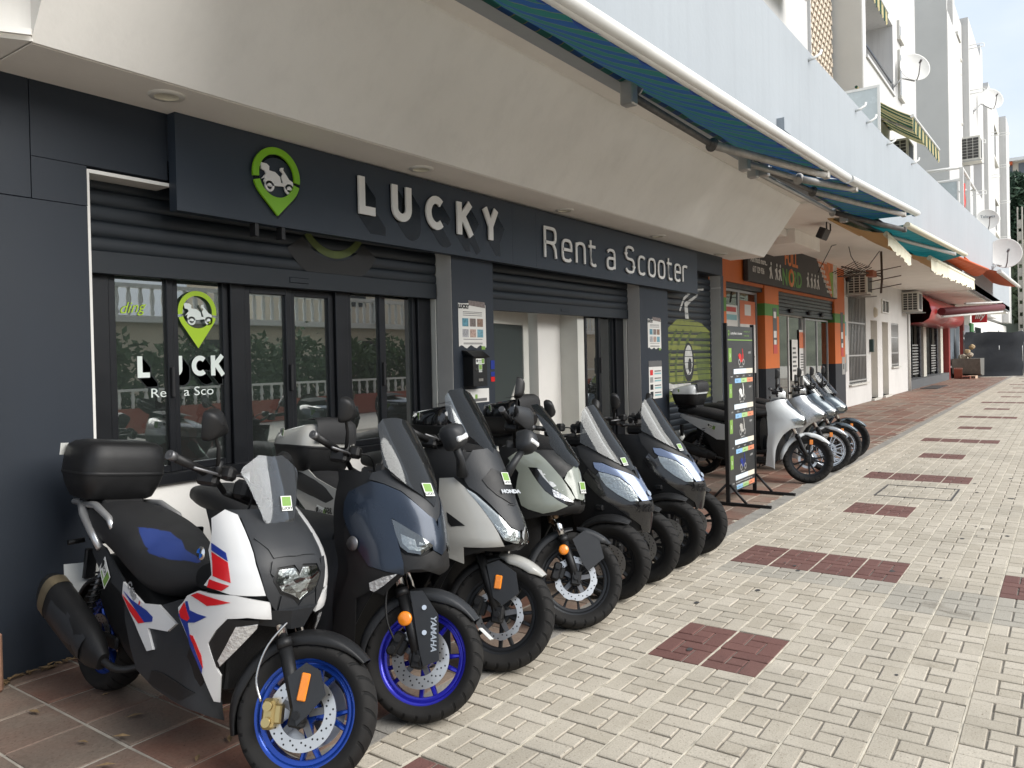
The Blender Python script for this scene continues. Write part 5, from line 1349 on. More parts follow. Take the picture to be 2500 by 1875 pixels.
m_mirror = mat('mirror_glass', (0.85, 0.86, 0.87), 0.03, 1.0, var=0.0)

def steer_mat(S):
    """rotation of the steered parts about the head axis"""
    tr = rad(S.get('rake', 26)); ax = Vector((-math.sin(tr), 0, math.cos(tr))); base = Vector((S['wb']+S.get('trail', .085), 0, 0))
    return Matrix.Translation(base) @ Matrix.Rotation(rad(S.get('steer', 25)), 4, ax) @ Matrix.Translation(-base)
def wheel(root, name, c, R, W, rim_r, mrim, style, mtx=None, discs=(), hubm=None, hubr=.05, phase=0.0, nholes=34):
    """tyre, rim with cast spokes, brake discs as sub-parts of one wheel"""
    w = bpy.data.objects.new(name, None); w.empty_display_size = .1; link(w, root)
    w.matrix_local = (mtx or Matrix()) @ Matrix.Translation(c)
    b = MB(); h = W/2; t = R-rim_r
    prof = [(rim_r-.006, -h*.62), (rim_r+t*.12, -h*.82), (rim_r+t*.40, -h*.99), (rim_r+t*.62, -h), (R-t*.18, -h*.80), (R-t*.055, -h*.48), (R, -h*.12), (R, h*.12), (R-t*.055, h*.48), (R-t*.18, h*.80), (rim_r+t*.62, h), (rim_r+t*.40, h*.99), (rim_r+t*.12, h*.82), (rim_r-.006, h*.62)]
    b.lathe(prof, n=72); b.build('tyre', m_tyre, w)
    b = MB(); q = rim_r
    b.lathe([(q+.004, -h*.70), (q+.006, -h*.60), (q-.008, -h*.56), (q-.022, -h*.50), (q-.026, -h*.1), (q-.028, 0), (q-.026, h*.1), (q-.022, h*.50), (q-.008, h*.56), (q+.006, h*.60), (q+.004, h*.70)], n=64)
    b.lathe([(q-.040, -h*.34), (q-.030, -h*.42), (q-.022, -h*.42)], n=64); b.lathe([(q-.040, h*.34), (q-.030, h*.42), (q-.022, h*.42)], n=64); b.lathe([(q-.040, -h*.34), (q-.040, h*.34)], n=64)
    kind, n = style
    def spoke(a0, a1, w0, w1, r0, r1, th=.011):
        p0 = Vector((r0*math.cos(a0), 0, r0*math.sin(a0))); p1 = Vector((r1*math.cos(a1), 0, r1*math.sin(a1)))
        d = (p1-p0).normalized(); s_ = Vector((-d.z, 0, d.x)); y = Vector((0, 1, 0))
        v = [p0+s_*w0-y*th, p0+s_*w0*.5-y*(th+.008), p0-s_*w0*.5-y*(th+.008), p0-s_*w0-y*th, p0-s_*w0+y*th, p0+s_*w0+y*th]
        v += [p1+s_*w1-y*th, p1+s_*w1*.5-y*(th+.006), p1-s_*w1*.5-y*(th+.006), p1-s_*w1-y*th, p1-s_*w1+y*th, p1+s_*w1+y*th]
        b.add(v, [(i, (i+1) % 6, 6+(i+1) % 6, 6+i) for i in range(6)]+[(5, 4, 3, 2, 1, 0), (6, 7, 8, 9, 10, 11)])
    ro = q-.030
    for k in range(n):
        a = phase+2*math.pi*k/n
        if kind == 'Y':          # stem splitting into two
            am = a; spoke(a, a, .020, .013, hubr*.8, ro*.52); spoke(a, a-.21, .011, .008, ro*.50, ro); spoke(a, a+.21, .011, .008, ro*.50, ro)
        elif kind == 'V':        # pair from the hub
            spoke(a-.06, a-.2, .012, .009, hubr*.8, ro); spoke(a+.06, a+.2, .012, .009, hubr*.8, ro)
        elif kind == 'I': spoke(a, a, .013, .009, hubr*.8, ro)
        elif kind == 'S': spoke(a, a+.35, .018, .012, hubr*.8, ro)
        elif kind == 'X':        # thin laced pairs
            spoke(a, a+.28, .006, .006, hubr*.8, ro, .006); spoke(a, a-.28, .006, .006, hubr*.8, ro, .006)
    b.cyl((0, -.045, 0), (0, .045, 0), hubr, n=24); b.cyl((0, -.06, 0), (0, .06, 0), hubr*.5, n=16)
    b.build('rim', mrim, w)
    for (side, r0, r1, wavy) in discs:
        y = side*(h+.012) if False else side*.062
        b = MB(); n = 72; vo = []
        for k in range(n):
            a = 2*math.pi*k/n; rr = r1*(1+(.018*(1 if math.cos(a*wavy) > 0 else -1) if wavy else 0))
            for (r_, yy) in ((r0, y-.0025), (rr, y-.0025), (rr, y+.0025), (r0, y+.0025)): vo.append((r_*math.cos(a), yy, r_*math.sin(a)))
        b.add(vo, [(4*k+i, 4*k+(i+1) % 4, 4*((k+1) % n)+(i+1) % 4, 4*((k+1) % n)+i) for k in range(n) for i in range(4)])
        d = b.build('brake_disc', m_disc, w); b = MB()
        for k in range(5):       # carrier arms
            a = phase+.3+2*math.pi*k/5; c0, s0 = math.cos(a), math.sin(a)
            b.add([(hubr*.6*c0-.014*s0, y, hubr*.6*s0+.014*c0), (hubr*.6*c0+.014*s0, y, hubr*.6*s0-.014*c0), ((r0+.006)*c0+.012*s0, y, (r0+.006)*s0-.012*c0), ((r0+.006)*c0-.012*s0, y, (r0+.006)*s0+.012*c0)], [(0, 1, 2, 3)])
        b.build('disc_carrier', m_castal, w)
        b = MB()
        for k in range(nholes):
            a = 2*math.pi*k/nholes; rr = r0+(r1-r0)*(.25+.25*(k % 3)); s_ = .0042
            yy = y+side*.0029
            b.add([(rr*math.cos(a)+s_*math.cos(g*1.047), yy, rr*math.sin(a)+s_*math.sin(g*1.047)) for g in range(6)], [tuple(range(6))])
        tag(b.build('disc_hole', m_bp, w, fix=False), kind='stuff')
    return w
def fender(root, name, m, c, R, W, a0, a1, mtx, lip=.05, thick=.004, taper=True):
    """mudguard hugging the wheel from angle a0 (front) to a1 (rear), degrees from straight ahead"""
    b = MB(mtx); rows = []; rows2 = []
    n = 22
    for i in range(n+1):
        a = rad(a0+(a1-a0)*i/n); e = min(i, n-i)/n; wl = W/2*(.55+.45*min(1, e*5)) if taper else W/2
        lp = lip*(.3+.7*min(1, e*4))
        r = []; r2 = []
        for (yy, dr) in ((-1, -lp), (-1.0, -lp*.4), (-.92, -.008), (-.6, .006), (0, .012), (.6, .006), (.92, -.008), (1.0, -lp*.4), (1, -lp)):
            rr = R+dr; r.append((c[0]+rr*math.cos(a), yy*wl, c[2]+rr*math.sin(a))); rr -= thick; r2.append((c[0]+rr*math.cos(a), yy*(wl-thick), c[2]+rr*math.sin(a)))
        rows.append(r+r2[::-1])
    b.grid(rows, closed=True); b.add(rows[0], [tuple(range(len(rows[0])))]); b.add(rows[-1], [tuple(range(len(rows[0])))])
    return b.build(name, m, root)
def axis_pt(S, h, off=0.0):
    tr = rad(S.get('rake', 26)); return Vector((S['wb']+S.get('trail', .085)-math.sin(tr)*h+off*math.cos(tr), 0, math.cos(tr)*h+off*math.sin(tr)))
def fork(root, S, mtx, Rw, sep=.098, up=m_chrome, lo=m_bp, length=.62, split=.30, r0=.0195, r1=.027):
    c = Vector((S['wb'], 0, Rw)); tr = rad(S.get('rake', 26)); d = Vector((-math.sin(tr), 0, math.cos(tr)))
    for s_ in (-1, 1):
        o = Vector((0, s_*sep, 0)); b = MB(mtx)
        b.cyl(c+o-d*.035, c+o+d*split, r1*.92, r1, n=14); b.cyl(c+o+d*(split-.02), c+o+d*(split+.015), r1*1.12, n=14); b.box(c.x-.03, c.x+.03, o.y-.024, o.y+.024, c.z-.045, c.z+.04, .008); b.cyl(c+o+Vector((0, s_*.02, 0)), c+o+Vector((0, s_*.034, 0)), .016, n=8); b.build('fork_slider', lo, root)
        b = MB(mtx); b.cyl(c+o+d*split, c+o+d*length, r0, n=14); b.build('fork_tube', up, root)
    b = MB(mtx); p = c+d*(length-.02); b.box(p.x-.04, p.x+.04, -sep-.03, sep+.03, p.z-.03, p.z+.03, .01); b.cyl(c+Vector((0, -sep, 0)), c+Vector((0, sep, 0)), .011, n=8); b.build('fork_yoke', m_engine, root)
def caliper(root, S, mtx, Rw, side=-1, m=m_goldcal, r=.12, ang=150):
    c = Vector((S['wb'], 0, Rw)); a = rad(ang); p = c+Vector((r*math.cos(a), side*.075, r*math.sin(a)))
    q = mtx @ Matrix.Translation(p) @ Matrix.Rotation(-a+math.pi/2, 4, 'Y')
    b = MB(q); b.box(-.055, .055, -.028, .028, -.024, .026, .010); b.cyl((-.028, side*.028, 0), (-.028, side*.042, 0), .018, n=12); b.cyl((.028, side*.028, 0), (.028, side*.042, 0), .018, n=12); b.box(-.035, .035, -.02, .02, -.05, -.02, .006); b.build('brake_caliper', m, root)
def hose(root, pts, m=m_bp, r=.005, name='brake_hose'):
    pts = [Vector(p) for p in pts]; out = []
    for i in range(len(pts)-1):
        p0, p1, p2, p3 = pts[max(0, i-1)], pts[i], pts[i+1], pts[min(len(pts)-1, i+2)]
        for k in range(5):
            t = k/5; out.append(.5*((2*p1)+(p2-p0)*t+(2*p0-5*p1+4*p2-p3)*t*t+(3*p1-p0-3*p2+p3)*t**3))
    out.append(pts[-1]); b = MB(); b.tube(out, r, 6); return b.build(name, m, root)
def handlebar(root, S, mtx, z, u=None, half=.37, rise=.03, gripm=None, guards=None, lever=True):
    """bar, grips, switch housings and levers in the steered frame"""
    u = axis_pt(S, z/math.cos(rad(S.get('rake', 26)))).x-.03 if u is None else u
    b = MB(mtx); b.tube([(u+.02, -.12, z-.02), (u, -.22, z+rise*.6), (u-.06, -half, z+rise)], .012, 8); b.tube([(u+.02, .12, z-.02), (u, .22, z+rise*.6), (u-.06, half, z+rise)], .012, 8); b.cyl((u+.02, -.125, z-.02), (u+.02, .125, z-.02), .013, n=8); b.build('handlebar', m_bp, root)
    for s_ in (-1, 1):
        p0 = Vector((u-.018, s_*.255, z+rise*.7)); p1 = Vector((u-.062, s_*(half+.02), z+rise))
        b = MB(mtx); b.cyl(p0, p1, .0175, n=14); g = b.build('grip', gripm or m_bp, root)
        b = MB(mtx); b.cyl(p1, p1+(p1-p0).normalized()*.03, .019, n=14); b.cyl(p1+(p1-p0).normalized()*.03, p1+(p1-p0).normalized()*.033, .008, n=8); b.build('bar_end', m_castal, root)
        b = MB(mtx); b.box(u-.05, u+.035, min(s_*.20, s_*.255), max(s_*.20, s_*.255), z-.015, z+.055, .012); b.box(u+.03, u+.085, min(s_*.17, s_*.235), max(s_*.17, s_*.235), z+.02, z+.075, .012); b.build('switch_housing', m_bp, root)
        hose(root, [mtx @ Vector((u+.06, s_*.20, z+.045)), mtx @ Vector((u+.12, s_*.16, z+.04)), mtx @ Vector((u+.13, s_*.09, z-.03)), mtx @ Vector((u+.09, s_*.05, z-.14))], m_bp, .0045, 'cable')
        if lever:
            b = MB(mtx); b.tube([(u+.04, s_*.21, z+.03), (u+.045, s_*.27, z+.03), (u+.01, s_*(half-.01), z+.025)], .0065, 6); b.build('lever', m_castal, root)
def mirror(root, mtx, base, head, w, h, tilt=0.0, shape='oval', s_=-1):
    """stem and teardrop head; the glass faces the rider (backwards)"""
    base, head = Vector(base), Vector(head)
    b = MB(mtx); mid = base.lerp(head, .5)+Vector((.0, 0, .02)); b.tube([base, base.lerp(mid, .6)+Vector((0, 0, .02)), mid, head], [.010, .008, .0075, .0085], 8); b.cyl(base-Vector((0, 0, .02)), base+Vector((0, 0, .035)), .014, n=8); b.build('mirror_stem', m_bp, root)
    q = mtx @ Matrix.Translation(head) @ Matrix.Rotation(tilt, 4, 'X')
    rows = []
    out = arc(0, 0, 1, 1, 0, 360, 28, 2.6 if shape == 'oval' else 5)[:-1]
    def pt(a, c, k, x):
        yy = a*w/2*k*(1 if shape != 'drop' else (1.0-.28*c)); return (x, yy+(w*.10*c if shape == 'drop' else 0)*s_, c*h/2*k)
    for k, x in ((.98, -.012), (1.0, -.004), (.97, .012), (.82, .030), (.5, .042), (.05, .046)): rows.append([pt(a, c, k, x) for a, c in out])
    b = MB(q); b.grid(rows, closed=True); b.build('mirror_head', m_bp, root)
    b = MB(q); b.add([pt(a, c, .95, -.0105) for a, c in out], [tuple(range(len(out)))]); b.build('mirror_glass', m_mirror, root)
def sticker(root, fr, w, h, kind='qr'):
    """small shop sticker: white card, green block, dark wordmark"""
    b = MB(); b.add([fr(a, c, d) for d in (0, .0012) for a, c in ((0, 0), (w, 0), (w, h), (0, h))], [(0, 3, 2, 1), (4, 5, 6, 7), (0, 1, 5, 4), (1, 2, 6, 5), (2, 3, 7, 6), (3, 0, 4, 7)])
    s_ = b.build('sticker', m_sticker, root)
    def rect(a0, a1, c0, c1, m, d=.0018):
        q = MB(); q.add([fr(a*w, c*h, d) for a, c in ((a0, c0), (a1, c0), (a1, c1), (a0, c1))], [(0, 1, 2, 3)]); o = q.build('sticker_print', m, s_, fix=False); return o
    if kind == 'qr': rect(.08, .92, .32, .95, m_stgreen)
    else: rect(.66, .97, .10, .94, m_stgreen); rect(.24, .60, .14, .26, m_stgreen)
    tw = h*(.26 if kind == 'qr' else .36)
    v, f = text_mesh('LUCKY', tw, lambda a, c, d: fr(a+w*(.5 if kind == 'qr' else .42), c+h*(.08 if kind == 'qr' else .48), .0022), 0, tw*.03)
    q = MB(); q.add(v, f); tag(q.build('sticker_print', m_stink, s_, fix=False), kind='stuff')
    if kind != 'qr':
        q = MB(); cx, cz, r = w*.13, h*.62, h*.24
        n = 14; q.add([fr(cx+r*math.cos(2*math.pi*k/n), cz+r*math.sin(2*math.pi*k/n), .0021) for k in range(n)], [tuple(range(n))]); q.add([fr(cx-r*.7, cz-r*.6, .0021), fr(cx+r*.7, cz-r*.6, .0021), fr(cx, cz-r*1.9, .0021)], [(0, 1, 2)]); tag(q.build('sticker_print', m_stink, s_, fix=False), kind='stuff')
    return s_
def frame_on(body, a, b, off=.006, rot=0.0, side=1):
    """local (right, up, out) frame on a body surface at params (a,b); returns fr(x,y,d)"""
    e = .004; loftq = isinstance(body, LoftBody); db = e if not loftq else e/.0028
    c = body.surf(a, b); U_ = (body.surf(a+e, b)-body.surf(a-e, b)); V_ = (body.surf(a, b+db)-body.surf(a, b-db))
    n = U_.cross(V_).normalized()
    ref = c-Vector((c.x-.12, 0, c.z if not loftq else lerp_table(body.rows, c.x)[0]))
    if n.dot(ref) < 0: n = -n
    up = (Vector((0, 0, 1))-n*n.z).normalized() if abs(n.z) < .98 else Vector((-1, 0, 0)); rt = up.cross(n)
    r1 = rt*math.cos(rot)+up*math.sin(rot); u1 = -rt*math.sin(rot)+up*math.cos(rot)
    p0 = c+n*off
    return lambda x, y, d: p0+r1*x+u1*y+n*d
def topcase(root, c, L_, W_, H_, mbody, mlid=None, style='round', padm=None, split=.42, back=True, wedge=0.0):
    """luggage box: lower shell, lid, seam, mounting plate and optional backrest; c = front bottom centre"""
    x0 = c[0]-L_; ml = mlid or mbody
    def ring(k, z, n=36, p=4.0, xo=0):
        zq = lambda a: z if (z <= c[2]+H_*split+.011 or not wedge) else c[2]+H_*split+(z-c[2]-H_*split)*(1-wedge*(.5-.5*a))
        return [(x0+L_/2+xo+L_/2*k*a, W_/2*k*d, zq(a*k)) for a, d in arc(0, 0, 1, 1, 0, 360, n, p)[:-1]]
    zs = c[2]+H_*split
    b = MB(); b.grid([ring(.70, c[2]), ring(.80, c[2]+.012), ring(.93, c[2]+H_*split*.55), ring(.985, zs-.012), ring(.985, zs-.002), ring(.5, zs-.002)], closed=True); b.add(ring(.70, c[2]), [tuple(range(36))]); b.build('case_shell', mbody, root)
    b = MB(); zt_ = c[2]+H_
    b.grid([ring(.995, zs), ring(1.0, zs+.01), ring(.985, zs+H_*(1-split)*.45), ring(.93, zs+H_*(1-split)*.80), ring(.80, zt_-.012), ring(.6, zt_-.002), ring(.05, zt_)], closed=True); b.add(ring(.995, zs), [tuple(range(36))]); lid = b.build('case_lid', ml, root)
    b = MB(); b.grid([ring(1.004, zs-.010), ring(1.010, zs-.007), ring(1.010, zs+.003), ring(1.004, zs+.006)], closed=True); b.build('case_seam', m_bp, root)
    b = MB(); b.box(x0+.06, c[0]-.04, -W_*.24, W_*.24, c[2]-.035, c[2]+.005, .01); b.build('case_plate', m_bp, root)
    if padm and wedge:      # pad wrapping over the front edge of the lid
        b = MB(); rows = []
        for i in range(11):
            t = i/10; x = c[0]+.004-.17*max(0, t-.35)/.65; z = zs+.03+(H_*(1-split)-.03)*min(1, t/.45)-.018*max(0, t-.45)
            q_ = .012+.016*math.sin(math.pi*min(1, max(.0, t))); nx, nz = (1, .15) if t < .3 else ((.6, .8) if t < .5 else (.05, 1))
            rows.append([(x+nx*q_*math.cos(a*.9)-.0, W_*.36*math.sin(a*1.05)/math.sin(1.05*1.4)*(1-.1*t), z+nz*q_*math.cos(a*.9)) for a in [-1.4+.28*k for k in range(11)]])
        b.grid(rows); b.build('backrest_pad', padm, root)
    elif padm:
        xf = c[0]; b = MB(); rows = []
        for k, dx in ((1, .0), (1.0, .018), (.9, .034), (.5, .042), (.02, .043)):
            rows.append([(xf-.05+dx+(-.10*(z_+1)/2), W_*.30*k*y_, zs+.02+H_*(1-split)*.40*(1+k*z_)) for y_, z_ in arc(0, 0, 1, 1, 0, 360, 24, 3.5)[:-1]])
        b.grid(rows, closed=True); b.build('backrest_pad', padm, root)
    return lid, zs
def exhaust(root, p0, p1, r, m=m_bp, end=None, shield=True):
    """oval silencer from rear p0 to front p1, with end cap, heat shield slots and header pipe"""
    p0, p1 = Vector(p0), Vector(p1); d = (p1-p0); L_ = d.length; d.normalize(); s_ = Vector((0, -1, 0)); s_ = (s_-d*s_.dot(d)).normalized(); n = d.cross(s_)
    rows = []
    for t, k in ((0, .60), (.02, .80), (.10, .98), (.35, 1.0), (.7, .92), (.88, .72), (1.0, .40)):
        rows.append([p0+d*(L_*t)+s_*(r*.62*k*a)+n*(r*k*c) for a, c in arc(0, 0, 1, 1, 0, 360, 24, 2.6)[:-1]])
    b = MB(); b.grid(rows, closed=True); b.add(rows[0], [tuple(range(24))]); b.add(rows[-1], [tuple(range(24))]); b.build('silencer', m, root)
    if end is not None:
        rr = [[p0+d*(L_*t)+s_*(r*.62*k*a)+n*(r*k*c) for a, c in arc(0, 0, 1, 1, 0, 360, 24, 2.6)[:-1]] for t, k in ((.10, 1.01), (.20, 1.02))]
        b = MB(); b.grid(rr, closed=True); b.build('silencer_band', end, root)
    b = MB(); b.cyl(p0-d*.012, p0+d*.01, r*.3, n=14); b.build('tail_pipe', m_castal, root)
    if shield:
        rows = []
        for t in (.28, .4, .55, .7, .82):
            rows.append([p0+d*(L_*t)+s_*(r*.66*max(.2, math.cos(q)))*(1.0 if t < .7 else .9)+n*(r*1.0*math.sin(q))*(1.0 if t < .7 else .85) for q in (-.75, -.4, 0, .4, .75)])
        b = MB(); b.grid(rows); b.build('heat_shield', m_gp, root)
    hose(root, [p1-d*.03, p1+Vector((.08, .03, -.02)), p1+Vector((.16, .10, .0)), p1+Vector((.22, .18, .06))], m_engine, .017, 'exhaust_pipe')
def rear_end(root, S, R, W, rim_r, mrim, style, mud=True, plate=True, shock=(.06, .62), discr=.11):
    wheel(root, 'rear_wheel', (0, 0, R), R, W, rim_r, mrim, style, discs=((-1, .07, discr, 0),), hubr=.055)
    b = MB(); loft(b, [(-.06, .30, .045, .06, 3), (.10, .31, .09, .10, 3), (.35, .33, .12, .13, 3), (.62, .34, .11, .12, 3)], 14, 10); b.v = [(p[0], p[1]+.10, p[2]) for p in b.v]; b.build('swing_unit', m_engine, root)
    b = MB(); b.box(-.04, .30, -.125, -.10, .27, .33, .01); b.build('swing_arm', m_engine, root)
    for s_ in (-1, 1):
        p0 = Vector((-.02, s_*.145, R+.03)); p1 = Vector((shock[0]+.06, s_*.15, shock[1])); b = MB(); b.cyl(p0, p1, .012, n=8); b.cyl(p0, p0.lerp(p1, .35), .02, n=10); b.build('shock_body', m_castal, root)
        pts = [p0.lerp(p1, .2+.7*k/70)+Vector((math.cos(k*.72)*.027, math.sin(k*.72)*.027, 0)) for k in range(71)]
        b = MB(); b.tube(pts, .0048, 5); b.build('shock_spring', m_bp, root)
    if mud: fender(root, 'rear_mudguard', m_bp, (0, 0, R), R+.03, W*1.15, 60, 175, Matrix(), .03)
    if plate:
        b = MB(); b.box(-.33, -.30, -.03, .03, .50, .66, .006); b.build('plate_holder', m_bp, root); b = MB(Matrix.Translation((-.345, 0, .50)) @ Matrix.Rotation(rad(-18), 4, 'Y')); b.box(-.003, .003, -.11, .11, -.08, .08); b.build('number_plate', m_sticker, root)
def engine_mass(root, rows, m=m_engine): 
    b = MB(); loft(b, rows, 16, 14); return b.build('engine', m, root)
def seat(root, rows, m=m_seat, name='seat'):
    b = MB(); loft(b, rows, 26, 36); return b.build(name, m, root)
def side_stand(root, u=.62):
    b = MB(); b.tube([(u, .10, .22), (u-.06, .20, .09), (u-.10, .255, .02)], .011, 6); b.box(u-.14, u-.07, .24, .28, .012, .022, .003); b.build('side_stand', m_bp, root)
def scooter(name, x, y, lean, label, hd=-90.0, group='scooters parked in front of the rental shop'):
    o = empty(name, (x, y, 0), label=label, cat='scooter', group=group); o.rotation_euler = (rad(-lean), 0, rad(hd)); return o
# ---- panel outlines (surface parameters) and body sections of the scooters
BOD, PAN = {}, {}
BOD['adv'] = {'fr': NoseBody([(0.4, 1.36, 0.28, 0.23, 2.2), (0.58, 1.44, 0.38, 0.24, 2.1), (0.66, 1.53, 0.42, 0.24, 2.0), (0.72, 1.585, 0.46, 0.24, 1.9), (0.8, 1.565, 0.45, 0.24, 1.9), (0.88, 1.54, 0.43, 0.24, 1.9), (0.97, 1.51, 0.4, 0.24, 2.0), (1.08, 1.42, 0.36, 0.22, 2.0)], None), 'sd': NoseBody([(0.12, 1.3, 0.2, 0.19, 2.5), (0.25, 1.3, 0.2, 0.225, 2.5), (0.45, 1.3, 0.2, 0.22, 2.5), (0.65, 1.3, 0.2, 0.2, 2.5), (0.95, 1.3, 0.2, 0.17, 2.5)], [(-0.35, 0.5), (0.0, 0.78), (0.35, 0.95), (0.7, 1.0), (1.2, 1.0)]), 'ws': NoseBody([(0.9, 1.55, 0.17, 0.2, 2.0), (0.97, 1.525, 0.17, 0.2, 2.0), (1.1, 1.42, 0.17, 0.21, 2.0), (1.22, 1.32, 0.17, 0.21, 2.0), (1.35, 1.2, 0.16, 0.19, 2.0)], None)}
PAN['adv'] = {'side': ('fr', [(0.885, 0.989), (0.76, 1.029), (0.596, 1.054), (0.501, 1.024), (0.413, 0.964), (0.296, 0.89), (0.158, 0.773), (0.198, 0.756), (0.411, 0.821), (0.512, 0.905), (0.57, 0.942), (0.671, 0.942), (0.579, 0.859), (0.514, 0.807), (0.391, 0.755), (0.272, 0.726), (0.392, 0.693), (0.504, 0.672), (0.679, 0.691), (0.754, 0.71), (0.799, 0.804), (0.765, 0.906), (0.832, 0.949)]),
 'nose': ('fr', [(0.0, 0.97), (0.197, 0.925), (0.262, 0.88), (0.19, 0.827), (0.149, 0.771), (0.0, 0.76)]),
 'slot': ('fr', [(0.667, 0.941), (0.567, 0.94), (0.509, 0.903), (0.407, 0.821), (0.183, 0.756), (0.161, 0.735), (0.272, 0.728), (0.389, 0.759), (0.513, 0.811), (0.578, 0.863)]),
 'headlight': ('fr', [(0.432, 0.821), (0.196, 0.76), (0.187, 0.749), (0.28, 0.752), (0.424, 0.778)]),
 'drl': ('fr', [(0.571, 0.936), (0.527, 0.929), (0.383, 0.844), (0.302, 0.814), (0.37, 0.817), (0.429, 0.832), (0.515, 0.889)]),
 'chin': ('fr', [(0.753, 0.707), (0.677, 0.689), (0.501, 0.669), (0.388, 0.69), (0.267, 0.724), (0.161, 0.735), (0.0, 0.735), (0.0, 0.68), (0.086, 0.681), (0.484, 0.657), (0.608, 0.63), (0.704, 0.64)]),
 'screen': ('ws', [(0.0, 1.345), (-0.017, 1.344), (0.221, 1.331), (0.251, 1.279), (0.271, 1.228), (0.264, 1.177), (0.298, 1.132), (0.383, 1.087), (0.374, 1.038), (0.248, 0.981), (0.046, 0.961), (0.0, 0.955)]),
 'cowl': ('fr', [(0.0, 1.06), (0.314, 1.053), (0.474, 1.049), (0.504, 1.021), (0.414, 0.961), (0.297, 0.888), (0.1, 0.93), (0.0, 0.95)])}
BOD['bmw'] = {'fr': NoseBody([(0.25, 1.28, 0.26, 0.235, 2.4), (0.45, 1.38, 0.28, 0.245, 2.5), (0.57, 1.44, 0.28, 0.245, 2.6), (0.66, 1.475, 0.28, 0.24, 2.7), (0.72, 1.475, 0.28, 0.24, 2.8), (0.8, 1.465, 0.27, 0.235, 2.8), (0.86, 1.44, 0.26, 0.225, 2.8), (0.94, 1.37, 0.24, 0.21, 2.7), (1.03, 1.26, 0.22, 0.19, 2.6)], None), 'sd': NoseBody([(0.12, 1.25, 0.2, 0.2, 2.5), (0.25, 1.25, 0.2, 0.235, 2.5), (0.45, 1.25, 0.2, 0.225, 2.5), (0.62, 1.25, 0.2, 0.2, 2.5), (0.9, 1.25, 0.2, 0.175, 2.5)], [(-0.35, 0.55), (0.0, 0.78), (0.35, 0.95), (0.7, 1.0), (1.2, 1.0)]), 'ws': NoseBody([(0.85, 1.36, 0.13, 0.21, 2.2), (0.92, 1.345, 0.13, 0.21, 2.2), (1.0, 1.325, 0.13, 0.21, 2.2), (1.1, 1.29, 0.13, 0.21, 2.2), (1.26, 1.225, 0.13, 0.21, 2.2)], None), 'st': LoftBody([(-0.2, 0.86, 0.1, 0.05, 2.6), (-0.1, 0.855, 0.155, 0.085, 2.6), (0.1, 0.84, 0.18, 0.1, 2.7), (0.3, 0.8, 0.19, 0.115, 2.7), (0.45, 0.755, 0.195, 0.125, 2.7), (0.6, 0.7, 0.18, 0.125, 2.6), (0.75, 0.685, 0.15, 0.1, 2.5), (0.9, 0.7, 0.1, 0.06, 2.5)])}
